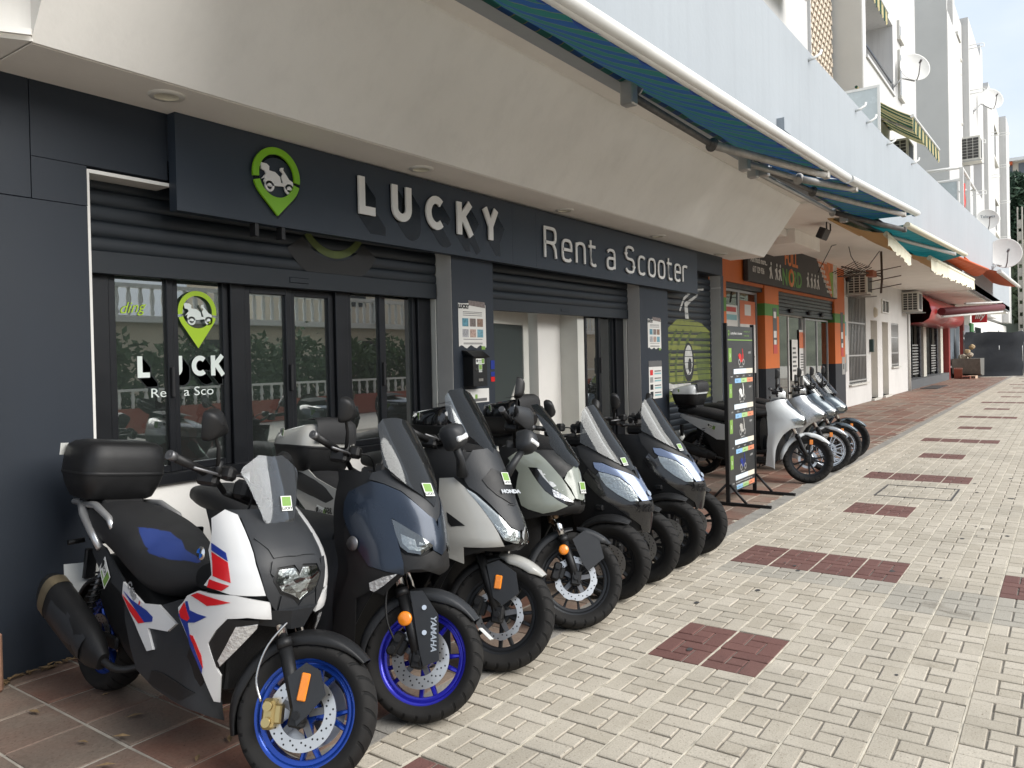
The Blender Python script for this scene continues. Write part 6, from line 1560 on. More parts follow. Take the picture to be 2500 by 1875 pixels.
PAN['bmw'] = {'upper_white': ('fr', [(0.631, 1.02), (0.475, 1.003), (0.459, 0.949), (0.409, 0.833), (0.288, 0.721), (0.497, 0.72), (0.692, 0.72), (0.991, 0.734), (0.934, 0.779), (0.987, 0.866), (0.886, 0.984)]),
 'centre_grey': ('fr', [(0.0, 0.99), (0.444, 0.997), (0.438, 0.949), (0.391, 0.833), (0.275, 0.719), (0.231, 0.687), (0.18, 0.656), (0.028, 0.624), (0.0, 0.6)]),
 'cowl': ('fr', [(0.0, 1.03), (0.625, 1.024), (0.881, 0.988), (0.987, 0.874), (0.945, 0.831), (0.466, 0.997), (0.0, 0.985)]),
 'lamp_frame': ('fr', [(0.0, 0.8), (0.021, 0.824), (0.174, 0.821), (0.216, 0.772), (0.139, 0.725), (0.022, 0.7), (0.0, 0.675)]),
 'brow': ('fr', [(0.0, 0.845), (0.094, 0.852), (0.22, 0.843), (0.248, 0.801), (0.212, 0.788), (0.175, 0.819), (0.021, 0.824), (0.0, 0.8)]),
 'bonnet': ('fr', [(0.0, 0.975), (0.267, 0.953), (0.375, 0.923), (0.239, 0.885), (0.197, 0.854), (0.049, 0.858), (0.0, 0.855)]),
 'cheek': ('fr', [(0.395, 0.839), (0.293, 0.836), (0.243, 0.793), (0.218, 0.768), (0.154, 0.726), (0.177, 0.66), (0.231, 0.687), (0.281, 0.721)]),
 'chin': ('fr', [(0.0, 0.668), (0.021, 0.694), (0.131, 0.715), (0.161, 0.658), (0.029, 0.626), (0.0, 0.605)]),
 'headlight': ('fr', [(0.0, 0.782), (0.023, 0.813), (0.153, 0.811), (0.186, 0.775), (0.125, 0.735), (0.023, 0.712), (0.0, 0.695)]),
 'lower_white': ('fr', [(1.024, 0.706), (0.639, 0.719), (0.236, 0.695), (0.204, 0.63), (0.46, 0.639), (0.678, 0.628), (0.746, 0.576), (0.778, 0.52), (0.656, 0.462), (0.579, 0.424), (0.501, 0.393), (0.416, 0.281), (0.489, 0.285), (0.771, 0.427), (0.996, 0.515), (1.109, 0.584), (1.145, 0.618), (1.1, 0.675)]),
 'drl_pod': ('fr', [(0.675, 0.626), (0.33, 0.626), (0.311, 0.603), (0.539, 0.432), (0.584, 0.428), (0.656, 0.462), (0.771, 0.518), (0.739, 0.575)]),
 'drl': ('fr', [(0.55, 0.6), (0.332, 0.613), (0.324, 0.595), (0.55, 0.436), (0.596, 0.458)]),
 'd_blue1': ('fr', [(0.944, 0.895), (0.766, 0.867), (0.744, 0.838), (0.95, 0.868)]),
 'd_red1': ('fr', [(0.95, 0.862), (0.743, 0.834), (0.689, 0.763), (0.911, 0.777)]),
 'd_red2': ('fr', [(0.944, 0.762), (0.701, 0.752), (0.788, 0.729), (0.956, 0.731)]),
 'd_red3': ('fr', [(1.068, 0.682), (1.023, 0.699), (0.669, 0.691), (0.935, 0.661)]),
 'd_red4': ('fr', [(1.11, 0.647), (1.121, 0.607), (1.09, 0.585), (1.038, 0.581), (1.032, 0.594), (1.071, 0.619)]),
 'd_blue2': ('fr', [(1.116, 0.593), (1.063, 0.565), (0.958, 0.497), (0.792, 0.435), (0.709, 0.399), (0.725, 0.421), (0.883, 0.483), (0.993, 0.534), (1.034, 0.576), (0.991, 0.585), (0.958, 0.599), (0.904, 0.62), (0.998, 0.62), (1.055, 0.624), (1.088, 0.655), (1.104, 0.653), (1.068, 0.615), (1.107, 0.616)]),
 'd_red5': ('fr', [(1.005, 0.535), (0.961, 0.534), (0.785, 0.468), (0.716, 0.42), (0.864, 0.48)]),
 'tail_white': ('sd', [(1.579, 0.626), (1.363, 0.569), (1.234, 0.585), (1.069, 0.537), (1.119, 0.498), (1.278, 0.483), (1.207, 0.408), (1.252, 0.393), (1.392, 0.484), (1.56, 0.57)]),
 'd_tblue': ('sd', [(1.553, 0.591), (1.459, 0.568), (1.311, 0.548), (1.25, 0.532), (1.245, 0.514), (1.305, 0.5)]),
 'd_tred': ('sd', [(1.555, 0.575), (1.288, 0.504), (1.351, 0.487), (1.453, 0.523)]),
 'tail_grey': ('sd', [(2.016, 0.755), (1.847, 0.742), (1.579, 0.626), (1.56, 0.57), (1.882, 0.64), (2.006, 0.699)]),
 'body_side': ('sd', [(1.559, 0.568), (1.392, 0.484), (1.251, 0.392), (1.203, 0.407), (1.274, 0.482), (1.118, 0.496), (1.066, 0.538), (1.219, 0.586), (1.096, 0.629), (0.753, 0.701), (1.022, 0.658), (1.075, 0.602), (1.052, 0.566), (0.909, 0.501), (0.671, 0.412), (0.44, 0.277), (0.334, 0.269), (0.304, 0.193), (0.658, 0.23), (1.032, 0.246), (1.174, 0.259), (1.33, 0.298), (1.412, 0.376), (1.507, 0.486)]),
 'foot_mat': ('sd', [(1.199, 0.327), (1.121, 0.336), (0.696, 0.304), (0.939, 0.261), (1.213, 0.274)]),
 'sticker_at': ('sd', [(1.869, 0.642), (1.68, 0.586), (1.59, 0.626), (1.767, 0.688)]),
 'screen': ('ws', [(0.0, 1.242), (0.152, 1.248), (0.4, 1.196), (0.441, 1.177), (0.35, 1.118), (0.234, 1.017), (0.167, 0.942), (0.14, 0.925), (0.0, 0.915)]),
 'screen_plate': ('ws', [(0.0, 1.185), (0.193, 1.197), (0.143, 1.127), (0.055, 1.058), (-0.098, 1.023), (0.0, 1.01)]),
 'screen_stick': ('ws', [(-0.096, 1.083), (-0.323, 1.078), (-0.316, 1.033), (-0.12, 1.034)]),
 'seat_blue': ('st', [(0.432, 39.4), (0.483, 20.6), (0.529, 4.6), (0.626, 4.3), (0.715, 13.6), (0.821, 14.7), (0.9, 37.4), (0.821, 38.8), (0.698, 56.8), (0.604, 61.9), (0.521, 49.7)])}
BOD['forza'] = {'fr': NoseBody([(0.3, 1.42, 0.25, 0.23, 2.3), (0.5, 1.5, 0.34, 0.25, 2.2), (0.6, 1.58, 0.42, 0.25, 2.1), (0.67, 1.65, 0.48, 0.25, 2.0), (0.74, 1.635, 0.48, 0.25, 1.9), (0.85, 1.575, 0.46, 0.25, 1.9), (0.95, 1.515, 0.42, 0.245, 1.9), (1.05, 1.46, 0.38, 0.24, 2.0), (1.15, 1.4, 0.34, 0.22, 2.0)], None), 'sd': NoseBody([(0.12, 1.3, 0.2, 0.2, 2.5), (0.25, 1.3, 0.2, 0.235, 2.5), (0.45, 1.3, 0.2, 0.23, 2.5), (0.65, 1.3, 0.2, 0.21, 2.5), (0.95, 1.3, 0.2, 0.18, 2.5)], [(-0.35, 0.5), (0.0, 0.78), (0.35, 0.95), (0.7, 1.0), (1.2, 1.0)]), 'ws': NoseBody([(1.02, 1.49, 0.18, 0.22, 2.0), (1.11, 1.425, 0.18, 0.22, 2.0), (1.25, 1.32, 0.18, 0.22, 2.0), (1.36, 1.24, 0.18, 0.215, 2.0), (1.48, 1.155, 0.17, 0.2, 2.0)], None)}
PAN['forza'] = {'side': ('fr', [(0.749, 0.973), (0.61, 0.982), (0.522, 0.934), (0.431, 0.846), (0.37, 0.766), (0.328, 0.713), (0.257, 0.654), (0.45, 0.641), (0.621, 0.634), (0.528, 0.547), (0.698, 0.569), (0.796, 0.624), (0.813, 0.736), (0.778, 0.868)]),
 'headlight': ('fr', [(0.524, 0.932), (0.441, 0.904), (0.342, 0.846), (0.182, 0.743), (0.058, 0.724), (-0.002, 0.679), (0.044, 0.663), (0.161, 0.67), (0.271, 0.684), (0.325, 0.724), (0.368, 0.77), (0.429, 0.849)]),
 'hl_core': ('fr', [(0.363, 0.764), (0.242, 0.735), (0.086, 0.717), (0.045, 0.68), (0.175, 0.676), (0.264, 0.694), (0.322, 0.733)]),
 'cowl': ('fr', [(0.0, 1.12), (0.086, 1.147), (0.336, 1.132), (0.492, 1.051), (0.518, 1.012), (0.509, 0.965), (0.486, 0.938), (0.396, 0.904), (0.316, 0.855), (0.241, 0.798), (0.166, 0.749), (0.056, 0.728), (0.0, 0.735)]),
 'cowl_top': ('fr', [(0.0, 1.02), (0.154, 1.04), (0.328, 0.98), (0.29, 0.943), (0.212, 0.903), (0.062, 0.863), (-0.109, 0.857), (0.0, 0.85)]),
 'chin': ('fr', [(0.617, 0.63), (0.444, 0.637), (0.242, 0.649), (0.158, 0.664), (0.028, 0.658), (0.0, 0.695), (0.0, 0.63), (0.041, 0.622), (0.415, 0.62), (0.558, 0.588)]),
 'trim': ('fr', [(0.734, 0.801), (0.609, 0.741), (0.721, 0.731), (0.743, 0.75)]),
 'screen': ('ws', [(0.0, 1.478), (0.074, 1.472), (0.304, 1.457), (0.448, 1.416), (0.527, 1.345), (0.561, 1.292), (0.488, 1.261), (0.368, 1.224), (0.263, 1.187), (0.16, 1.146), (0.06, 1.116), (0.0, 1.1)]),
 'rear_side': ('sd', [(2.167, 1.005), (1.941, 0.9), (1.746, 0.851), (1.506, 0.81), (1.473, 0.668), (1.641, 0.59), (1.855, 0.627), (2.104, 0.757), (2.276, 0.904)]),
 'body': ('sd', [(1.855, 0.627), (1.641, 0.59), (1.473, 0.668), (1.295, 0.502), (1.261, 0.278), (1.669, 0.148), (2.102, 0.264), (2.44, 0.48), (2.215, 0.693)]),
 'stick': ('sd', [(1.878, 0.694), (1.765, 0.687), (1.749, 0.639), (1.859, 0.639)])}
BOD['mp1'] = {'fr': NoseBody([(0.4, 1.665, 0.45, 0.2, 2.0), (0.5, 1.68, 0.5, 0.22, 1.9), (0.6, 1.69, 0.52, 0.235, 1.8), (0.66, 1.67, 0.52, 0.245, 1.8), (0.74, 1.62, 0.5, 0.255, 1.8), (0.83, 1.56, 0.46, 0.26, 1.9), (0.92, 1.49, 0.42, 0.26, 2.0), (1.02, 1.42, 0.38, 0.25, 2.0)], None), 'sd': NoseBody([(0.12, 1.3, 0.2, 0.2, 2.5), (0.25, 1.3, 0.2, 0.235, 2.5), (0.45, 1.3, 0.2, 0.23, 2.5), (0.65, 1.3, 0.2, 0.21, 2.5), (0.95, 1.3, 0.2, 0.18, 2.5)], [(-0.35, 0.5), (0.0, 0.78), (0.35, 0.95), (0.7, 1.0), (1.2, 1.0)]), 'ws': NoseBody([(0.78, 1.6, 0.24, 0.25, 1.9), (0.84, 1.555, 0.24, 0.25, 1.9), (0.95, 1.475, 0.24, 0.25, 1.9), (1.1, 1.365, 0.23, 0.24, 1.9), (1.29, 1.24, 0.2, 0.21, 1.9)], None)}
PAN['mp1'] = {'hood': ('fr', [(0.656, 1.015), (0.579, 1.023), (0.467, 0.986), (0.327, 0.939), (0.196, 0.881), (0.053, 0.833), (0.02, 0.815), (0.0, 0.8), (0.0, 0.775), (0.141, 0.817), (0.315, 0.862), (0.426, 0.905), (0.547, 0.909), (0.575, 0.87), (0.547, 0.845), (0.593, 0.825), (0.635, 0.869), (0.672, 0.941)]),
 'blue': ('fr', [(0.549, 0.906), (0.449, 0.9), (0.321, 0.858), (0.141, 0.814), (0.0, 0.775), (0.0, 0.645), (0.081, 0.646), (0.203, 0.646), (0.231, 0.678), (0.245, 0.751), (0.329, 0.806), (0.452, 0.833), (0.533, 0.847), (0.56, 0.87)]),
 'headlight': ('fr', [(0.542, 0.843), (0.456, 0.83), (0.338, 0.802), (0.257, 0.747), (0.241, 0.678), (0.25, 0.647), (0.357, 0.647), (0.453, 0.692), (0.526, 0.752), (0.546, 0.798)]),
 'beak': ('fr', [(0.638, 0.865), (0.593, 0.821), (0.547, 0.837), (0.548, 0.794), (0.529, 0.748), (0.456, 0.689), (0.36, 0.643), (0.257, 0.643), (0.247, 0.598), (0.06, 0.6), (0.0, 0.595), (0.0, 0.42), (0.206, 0.441), (0.248, 0.487), (0.402, 0.545), (0.535, 0.609), (0.645, 0.679), (0.698, 0.75), (0.724, 0.814)]),
 'grille': ('fr', [(0.26, 0.641), (0.195, 0.643), (0.08, 0.643), (0.0, 0.63), (0.0, 0.565), (0.227, 0.579), (0.257, 0.598)]),
 'screen': ('ws', [(0.0, 1.287), (0.075, 1.283), (0.256, 1.276), (0.396, 1.243), (0.518, 1.178), (0.621, 1.106), (0.728, 1.039), (0.625, 1.012), (0.404, 0.941), (0.234, 0.887), (0.071, 0.839), (0.0, 0.845)]),
 'stick': ('ws', [(0.091, 0.904), (-0.137, 0.89), (-0.011, 0.846), (0.15, 0.853)])}
BOD['yam'] = {'fr': NoseBody([(0.22, 1.36, 0.2, 0.235, 2.3), (0.45, 1.48, 0.3, 0.24, 2.2), (0.6, 1.58, 0.38, 0.245, 2.1), (0.68, 1.64, 0.44, 0.245, 2.0), (0.76, 1.63, 0.46, 0.25, 1.9), (0.86, 1.6, 0.45, 0.25, 1.9), (0.97, 1.555, 0.42, 0.24, 2.0), (1.05, 1.49, 0.36, 0.22, 2.1), (1.12, 1.42, 0.32, 0.21, 2.2)], None), 'sd': NoseBody([(0.12, 1.3, 0.2, 0.2, 2.5), (0.25, 1.3, 0.2, 0.235, 2.5), (0.45, 1.3, 0.2, 0.23, 2.5), (0.65, 1.3, 0.2, 0.21, 2.5), (0.95, 1.3, 0.2, 0.18, 2.5)], [(-0.35, 0.5), (0.0, 0.75), (0.35, 0.93), (0.7, 1.0), (1.2, 1.0)]), 'ws': NoseBody([(0.9, 1.6, 0.2, 0.23, 2.0), (0.97, 1.565, 0.2, 0.23, 2.0), (1.1, 1.47, 0.2, 0.235, 2.0), (1.22, 1.385, 0.19, 0.23, 2.0), (1.36, 1.285, 0.18, 0.21, 2.0)], None)}
PAN['yam'] = {'blue': ('fr', [(0.836, 0.998), (0.733, 1.029), (0.623, 1.054), (0.5, 1.044), (0.347, 1.016), (0.211, 0.96), (0.1, 0.915), (0.03, 0.9), (0.0, 0.86), (0.0, 0.745), (0.119, 0.767), (0.125, 0.79), (0.403, 0.876), (0.471, 0.9), (0.459, 0.858), (0.43, 0.76), (0.401, 0.657), (0.563, 0.667), (0.699, 0.681), (0.77, 0.759), (0.837, 0.847), (0.862, 0.892), (0.863, 0.949)]),
 'headlight': ('fr', [(0.469, 0.896), (0.395, 0.874), (0.266, 0.836), (0.118, 0.787), (0.168, 0.772), (0.259, 0.748), (0.37, 0.755), (0.428, 0.778), (0.456, 0.84)]),
 'hl_core': ('fr', [(0.415, 0.833), (0.313, 0.813), (0.176, 0.785), (0.267, 0.762), (0.36, 0.768), (0.408, 0.792)]),
 'cowl': ('fr', [(0.0, 1.1), (0.431, 1.11), (0.581, 1.094), (0.64, 1.063), (0.497, 1.048), (0.333, 1.019), (0.205, 0.962), (0.091, 0.915), (0.0, 0.89)]),
 'chin': ('fr', [(0.43, 0.758), (0.398, 0.743), (0.26, 0.737), (0.119, 0.765), (0.0, 0.74), (0.0, 0.655), (0.252, 0.685), (0.352, 0.682), (0.402, 0.658)]),
 'leg': ('fr', [(0.859, 0.855), (0.837, 0.842), (0.771, 0.754), (0.7, 0.678), (0.561, 0.663), (0.402, 0.654), (0.416, 0.642), (0.476, 0.554), (0.616, 0.573), (0.738, 0.526), (0.548, 0.245), (0.918, 0.271), (0.925, 0.463), (0.87, 0.614), (0.876, 0.742)]),
 'indicator': ('fr', [(0.657, 0.608), (0.564, 0.642), (0.462, 0.66), (0.522, 0.602), (0.583, 0.57), (0.625, 0.577)]),
 'screen': ('ws', [(0.0, 1.36), (0.135, 1.356), (0.267, 1.349), (0.385, 1.316), (0.415, 1.259), (0.466, 1.191), (0.499, 1.13), (0.402, 1.095), (0.294, 1.051), (0.148, 1.007), (0.042, 0.973), (0.0, 0.955)]),
 'screen_low': ('ws', [(0.0, 1.02), (0.181, 1.065), (0.349, 1.114), (0.402, 1.141), (0.43, 1.095), (0.294, 1.051), (0.148, 1.007), (0.042, 0.973), (0.0, 0.955)]),
 'body': ('sd', [(0.775, 0.788), (0.62, 0.6), (0.735, 0.455), (0.769, 0.266), (0.391, 0.231), (0.369, 0.194), (1.044, 0.242), (1.378, 0.326), (1.782, 0.415), (1.73, 0.585), (1.299, 0.682), (1.077, 0.75)])}
# ================================================================== scooters
def PN(root, sc, key, name, m, off=.004, thick=.008, mirror=True, **k):
    bk, poly = PAN[sc][key]; return panel(name, m, root, BOD[sc][bk], poly, off, thick, mirror=mirror, **k)
m_pwhite = mat('pearl_white', (0.62, 0.62, 0.615), 0.22, coat=0.5, var=0.03)
m_dred = mat('decal_red', (0.55, 0.008, 0.012), 0.3, coat=0.3); m_dblue = mat('decal_blue', (0.012, 0.03, 0.22), 0.3, coat=0.3)
m_rimblue = mat('rim_blue', (0.012, 0.06, 0.36), 0.25, 0.6, coat=0.4, var=0.05)
m_silver = mat('satin_silver', (0.50, 0.50, 0.50), 0.3, 0.7, var=0.05)
m_bronze = mat('bronze_cap', (0.42, 0.34, 0.22), 0.35, 0.9, var=0.15, vscale=20)
def front_end(r, S, R, W, rim_r, mrim, style, discs, fend, fm, forkm=(None, None), sep=.098, hubr=.05, phase=0.0, split=.30, nholes=34):
    mt = steer_mat(S)
    wheel(r, 'front_wheel', (S['wb'], 0, R), R, W, rim_r, mrim, style, mt, discs, hubr=hubr, phase=phase, nholes=nholes)
    fork(r, S, mt, R, sep, forkm[0] or m_chrome, forkm[1] or m_bp, split=split)
    fender(r, 'front_mudguard', fm, (S['wb'], 0, R), R+.022, W*1.16, fend[0], fend[1], mt, .045)
    return mt
def build_bmw():
    r = scooter('scooter', 1.975, 3.98, 7.0, 'white scooter with red and blue stripes, blue rims and black top case nearest the camera', -92.5)
    K_ = 'bmw'; S = dict(wb=1.565, trail=.081, rake=26.5, steer=34)
    mt = front_end(r, S, .2745, .122, .205, m_rimblue, ('Y', 5), ((-1, .088, .134, 0), (1, .088, .134, 0)), (48, 205), m_bp, hubr=.045, split=.27, nholes=42)
    rear_end(r, S, .270, .150, .19, m_rimblue, ('Y', 5), shock=(.10, .66))
    caliper(r, S, mt, .2745, -1, m_goldcal, .12, 188)
    # fork leg guard with amber reflector
    b = MB(mt); b.prism([(1.50, .40), (1.56, .46), (1.62, .44), (1.66, .36), (1.60, .27), (1.575, .24)], -.128, -.118); b.build('fork_guard', m_gp, r)
    b = MB(mt); b.box(1.555, 1.59, -.136, -.128, .325, .425, .006); b.build('reflector', m_amber, r)
    b = MB(mt); b.prism([(1.50, .40), (1.56, .46), (1.62, .44), (1.66, .36), (1.60, .27), (1.575, .24)], .118, .128); b.build('fork_guard', m_gp, r)
    hose(r, [mt @ Vector(p) for p in ((1.46, -.10, .62), (1.40, -.14, .50), (1.385, -.14, .38), (1.42, -.13, .30))], m_steel, .005)
    PN(r, K_, 'upper_white', 'front_panel', m_pwhite, .010, .014); PN(r, K_, 'centre_grey', 'nose_panel', m_gp, .004, .01, 'join')
    PN(r, K_, 'cowl', 'cowl_panel', m_gp, .002, .01, 'join')
    b = MB(); b.add([(1.44, -.14, .66), (1.52, -.055, .665), (1.52, .055, .665), (1.44, .14, .66), (1.40, -.13, .60), (1.49, -.03, .585), (1.49, .03, .585), (1.40, .13, .60), (1.36, -.10, .62), (1.36, .10, .62)], [(0, 1, 5, 4), (1, 2, 6, 5), (2, 3, 7, 6), (0, 3, 2, 1), (4, 5, 6, 7), (0, 4, 8), (3, 9, 7), (8, 4, 7, 9), (0, 8, 9, 3)]); b.build('beak', m_gp, r)
    PN(r, K_, 'brow', 'brow_panel', m_gp, .016, .014, 'join'); PN(r, K_, 'bonnet', 'bonnet_panel', m_gp, .011, .010, 'join')
    PN(r, K_, 'cheek', 'cheek_panel', m_gp, .013, .012); PN(r, K_, 'chin', 'chin_panel', m_gp, .015, .012, 'join')
    PN(r, K_, 'lamp_frame', 'lamp_frame', m_bp, .009, .012, 'join'); h = PN(r, K_, 'headlight', 'headlight', m_lensk, .010, .01, 'join')[0]
    panel('headlight_lens', m_clear, h, BOD[K_]['fr'], PAN[K_]['headlight'][1], .020, .004, mirror='join')
    PN(r, K_, 'lower_white', 'leg_shield', m_pwhite, .010, .014); PN(r, K_, 'drl_pod', 'lamp_pod', m_bp, .006, .012); PN(r, K_, 'drl', 'daytime_light', m_lensk, .011, .006)
    for k in ('d_red1', 'd_red2', 'd_red3', 'd_red4', 'd_red5'): PN(r, K_, k, 'red_stripe', m_dred, .0118 if k != 'd_red4' else .0125, .0015, edge=0)
    for k in ('d_blue1', 'd_blue2'): PN(r, K_, k, 'blue_stripe', m_dblue, .0121, .0015, edge=0)
    PN(r, K_, 'body_side', 'body_panel', m_gp, .0, .02); PN(r, K_, 'tail_white', 'tail_panel', m_pwhite, .010, .014); PN(r, K_, 'd_tblue', 'blue_stripe', m_dblue, .0121, .0015, edge=0); PN(r, K_, 'd_tred', 'red_stripe', m_dred, .0118, .0015, edge=0)
    PN(r, K_, 'tail_grey', 'tail_side', m_gp, .004, .012); PN(r, K_, 'foot_mat', 'foot_mat', m_bp, .006, .006)
    q = PN(r, K_, 'screen', 'windscreen', m_greyscr, .002, .004, 'join'); PN(r, K_, 'screen_plate', 'screen_bracket', m_bp, -.010, .004, 'join')
    sticker(r, frame_on(BOD[K_]['ws'], -.02, 1.022, .004), .052, .062)
    sticker(r, frame_on(BOD[K_]['sd'], 1.86, .645, .008, rad(-36)), .135, .075, 'wide')
    st = seat(r, BOD[K_]['st'].rows); PN(r, K_, 'seat_blue', 'seat_inlay', mat('seat_blue', (0.015, 0.035, 0.16), .6, var=.1, bump=.2, bscale=700), .002, .004, False, res=.018)
    # inner mass so nothing is hollow
    engine_mass(r, [(-.05, .55, .07, .12, 3), (.2, .50, .12, .20, 3), (.5, .42, .15, .22, 3), (.8, .36, .16, .18, 3), (1.05, .38, .17, .20, 3), (1.2, .55, .16, .28, 3)], m_bp)
    inner_shell(r, BOD[K_]['fr'], 1.02, .60, .28)
    b = MB(); b.box(1.17, 1.22, -.12, .12, .30, .60, .01); b.build('radiator', m_engine, r)
    handlebar(r, S, mt, 1.07, u=1.03, half=.40, rise=.05)
    mirror(r, mt, (1.07, -.26, 1.12), (1.05, -.36, 1.28), .125, .125, tilt=.5, shape='drop')
    mirror(r, mt, (1.07, .26, 1.12), (1.05, .36, 1.28), .125, .125, tilt=-.5, shape='drop', s_=1)
    b = MB(mt); b.box(1.06, 1.12, -.09, .09, 1.04, 1.12, .015); b.build('display', m_bp, r)
    # grab rail and rack
    for s_ in (-1, 1):
        b = MB(); b.tube([(.14, s_*.165, .73), (.06, s_*.172, .80), (-.06, s_*.168, .875), (-.16, s_*.14, .915), (-.20, s_*.08, .925)], [.018, .024, .024, .022, .02], 8); b.build('grab_rail', m_silver, r)
        b = MB(); b.tube([(-.16, s_*.13, .915), (.05, s_*.165, .93), (.22, s_*.175, .885), (.27, s_*.175, .84)], [.018, .018, .016, .014], 8); b.build('grab_rail', m_silver, r)
    b = MB(); b.box(-.34, -.02, -.12, .12, .90, .925, .008); b.build('rack', m_silver, r)
    lid, zs = topcase(r, (.04, 0, .945), .38, .44, .305, m_bp, style='round', split=.45)
    sticker(r, lambda a, c, d: Vector((-.300+a*.62, -.165-a*.62, 1.16+c))+Vector((-.71, -.70, .12))*(d+.012), .10, .06, 'wide')
    exhaust(r, (-.22, -.24, .50), (.38, -.215, .255), .105, m_bp, m_bronze)
    b = MB(); b.box(-.33, -.18, -.012, .012, .70, .725, .005); b.cyl((-.30, -.05, .71), (-.30, -.13, .70), .014, n=8); b.build('indicator', m_bp, r)
    b = MB(); b.lathe([(0, -.006), (.026, -.004), (.028, 0)], (1.15, -.236, .849), (0, 1, 0), 20); b.build('emblem', m_chrome, r)
    b = MB()
    for k in range(4):
        a0 = k*math.pi/2; pts = [(1.15, -.2435, .849)]+[(1.15+.02*math.cos(a0+j*math.pi/12), -.2435, .849+.02*math.sin(a0+j*math.pi/12)) for j in range(7)]
        if k % 2: b.add(pts, [tuple(range(8))])
    b.build('emblem_blue', mat('emblem_blue', (0.02, 0.12, 0.5), .3), r, fix=False)
    side_stand(r)
    f_ = frame_on(BOD[K_]['sd'], 1.53, .622, .010, rad(-34))
    for w_ in islands(*text_mesh('C400', .048, lambda a, c, d: f_(a, c, .001), 0, .002, 'LEFT', shear=.2)): MB().add(*w_).build('letter', m_silver, r, fix=False)
    MB().add(*text_mesh('X', .062, lambda a, c, d: f_(a+.135, c-.004, .001), 0, .003, 'LEFT', shear=.2)).build('letter', m_dred, r, fix=False)
    return r
build_bmw()
m_navy = mat('navy_metallic', (0.019, 0.028, 0.045), 0.28, 0.5, coat=0.3, var=0.05, vscale=12)
m_rimviolet = mat('rim_violet_blue', (0.022, 0.022, 0.42), 0.25, 0.5, coat=0.4, var=0.05)
m_sand = mat('sand_grey_paint', (0.37, 0.365, 0.34), 0.25, coat=0.5, var=0.03)
m_sage = mat('sage_grey_paint', (0.225, 0.245, 0.212), 0.24, coat=0.5, var=0.03)
m_bluesil = mat('blue_silver_paint', (0.13, 0.165, 0.25), 0.25, 0.5, coat=0.5, var=0.03)
m_gold = mat('gold_fork', (0.40, 0.29, 0.19), 0.3, 0.9, var=0.05)
m_ginner = mat('gold_slider', (0.10, 0.08, 0.07), 0.4, 0.7)
m_darkrim = mat('dark_rim', (0.020, 0.021, 0.023), 0.4, 0.5, var=0.1)
def core(r, front_u=1.2, body=None, top=()):
    engine_mass(r, [(-.05, .50, .07, .12, 3), (.2, .47, .12, .20, 3), (.5, .42, .16, .22, 3), (.8, .36, .17, .19, 3), (1.05, .38, .18, .21, 3), (front_u, .52, .17, .28, 3)], m_bp)
    if body: inner_shell(r, body, *top)
def guards(r, mt, S, poly, m, reflector=None, y=.118):
    for s_ in (-1, 1):
        b = MB(mt); b.prism(poly, s_*y, s_*(y+.012)); b.build('fork_guard', m, r)
    if reflector:
        kind, (u, z), sz = reflector; b = MB(mt)
        if kind == 'round': b.lathe([(0, -.012), (sz*.8, -.011), (sz, -.006), (sz, .006)], (u, -y-.016, z), (0, 1, 0), 20)
        else: b.box(u-sz*.55, u+sz*.55, -y-.022, -y-.012, z-sz, z+sz, .005)
        b.build('reflector', m_amber, r)
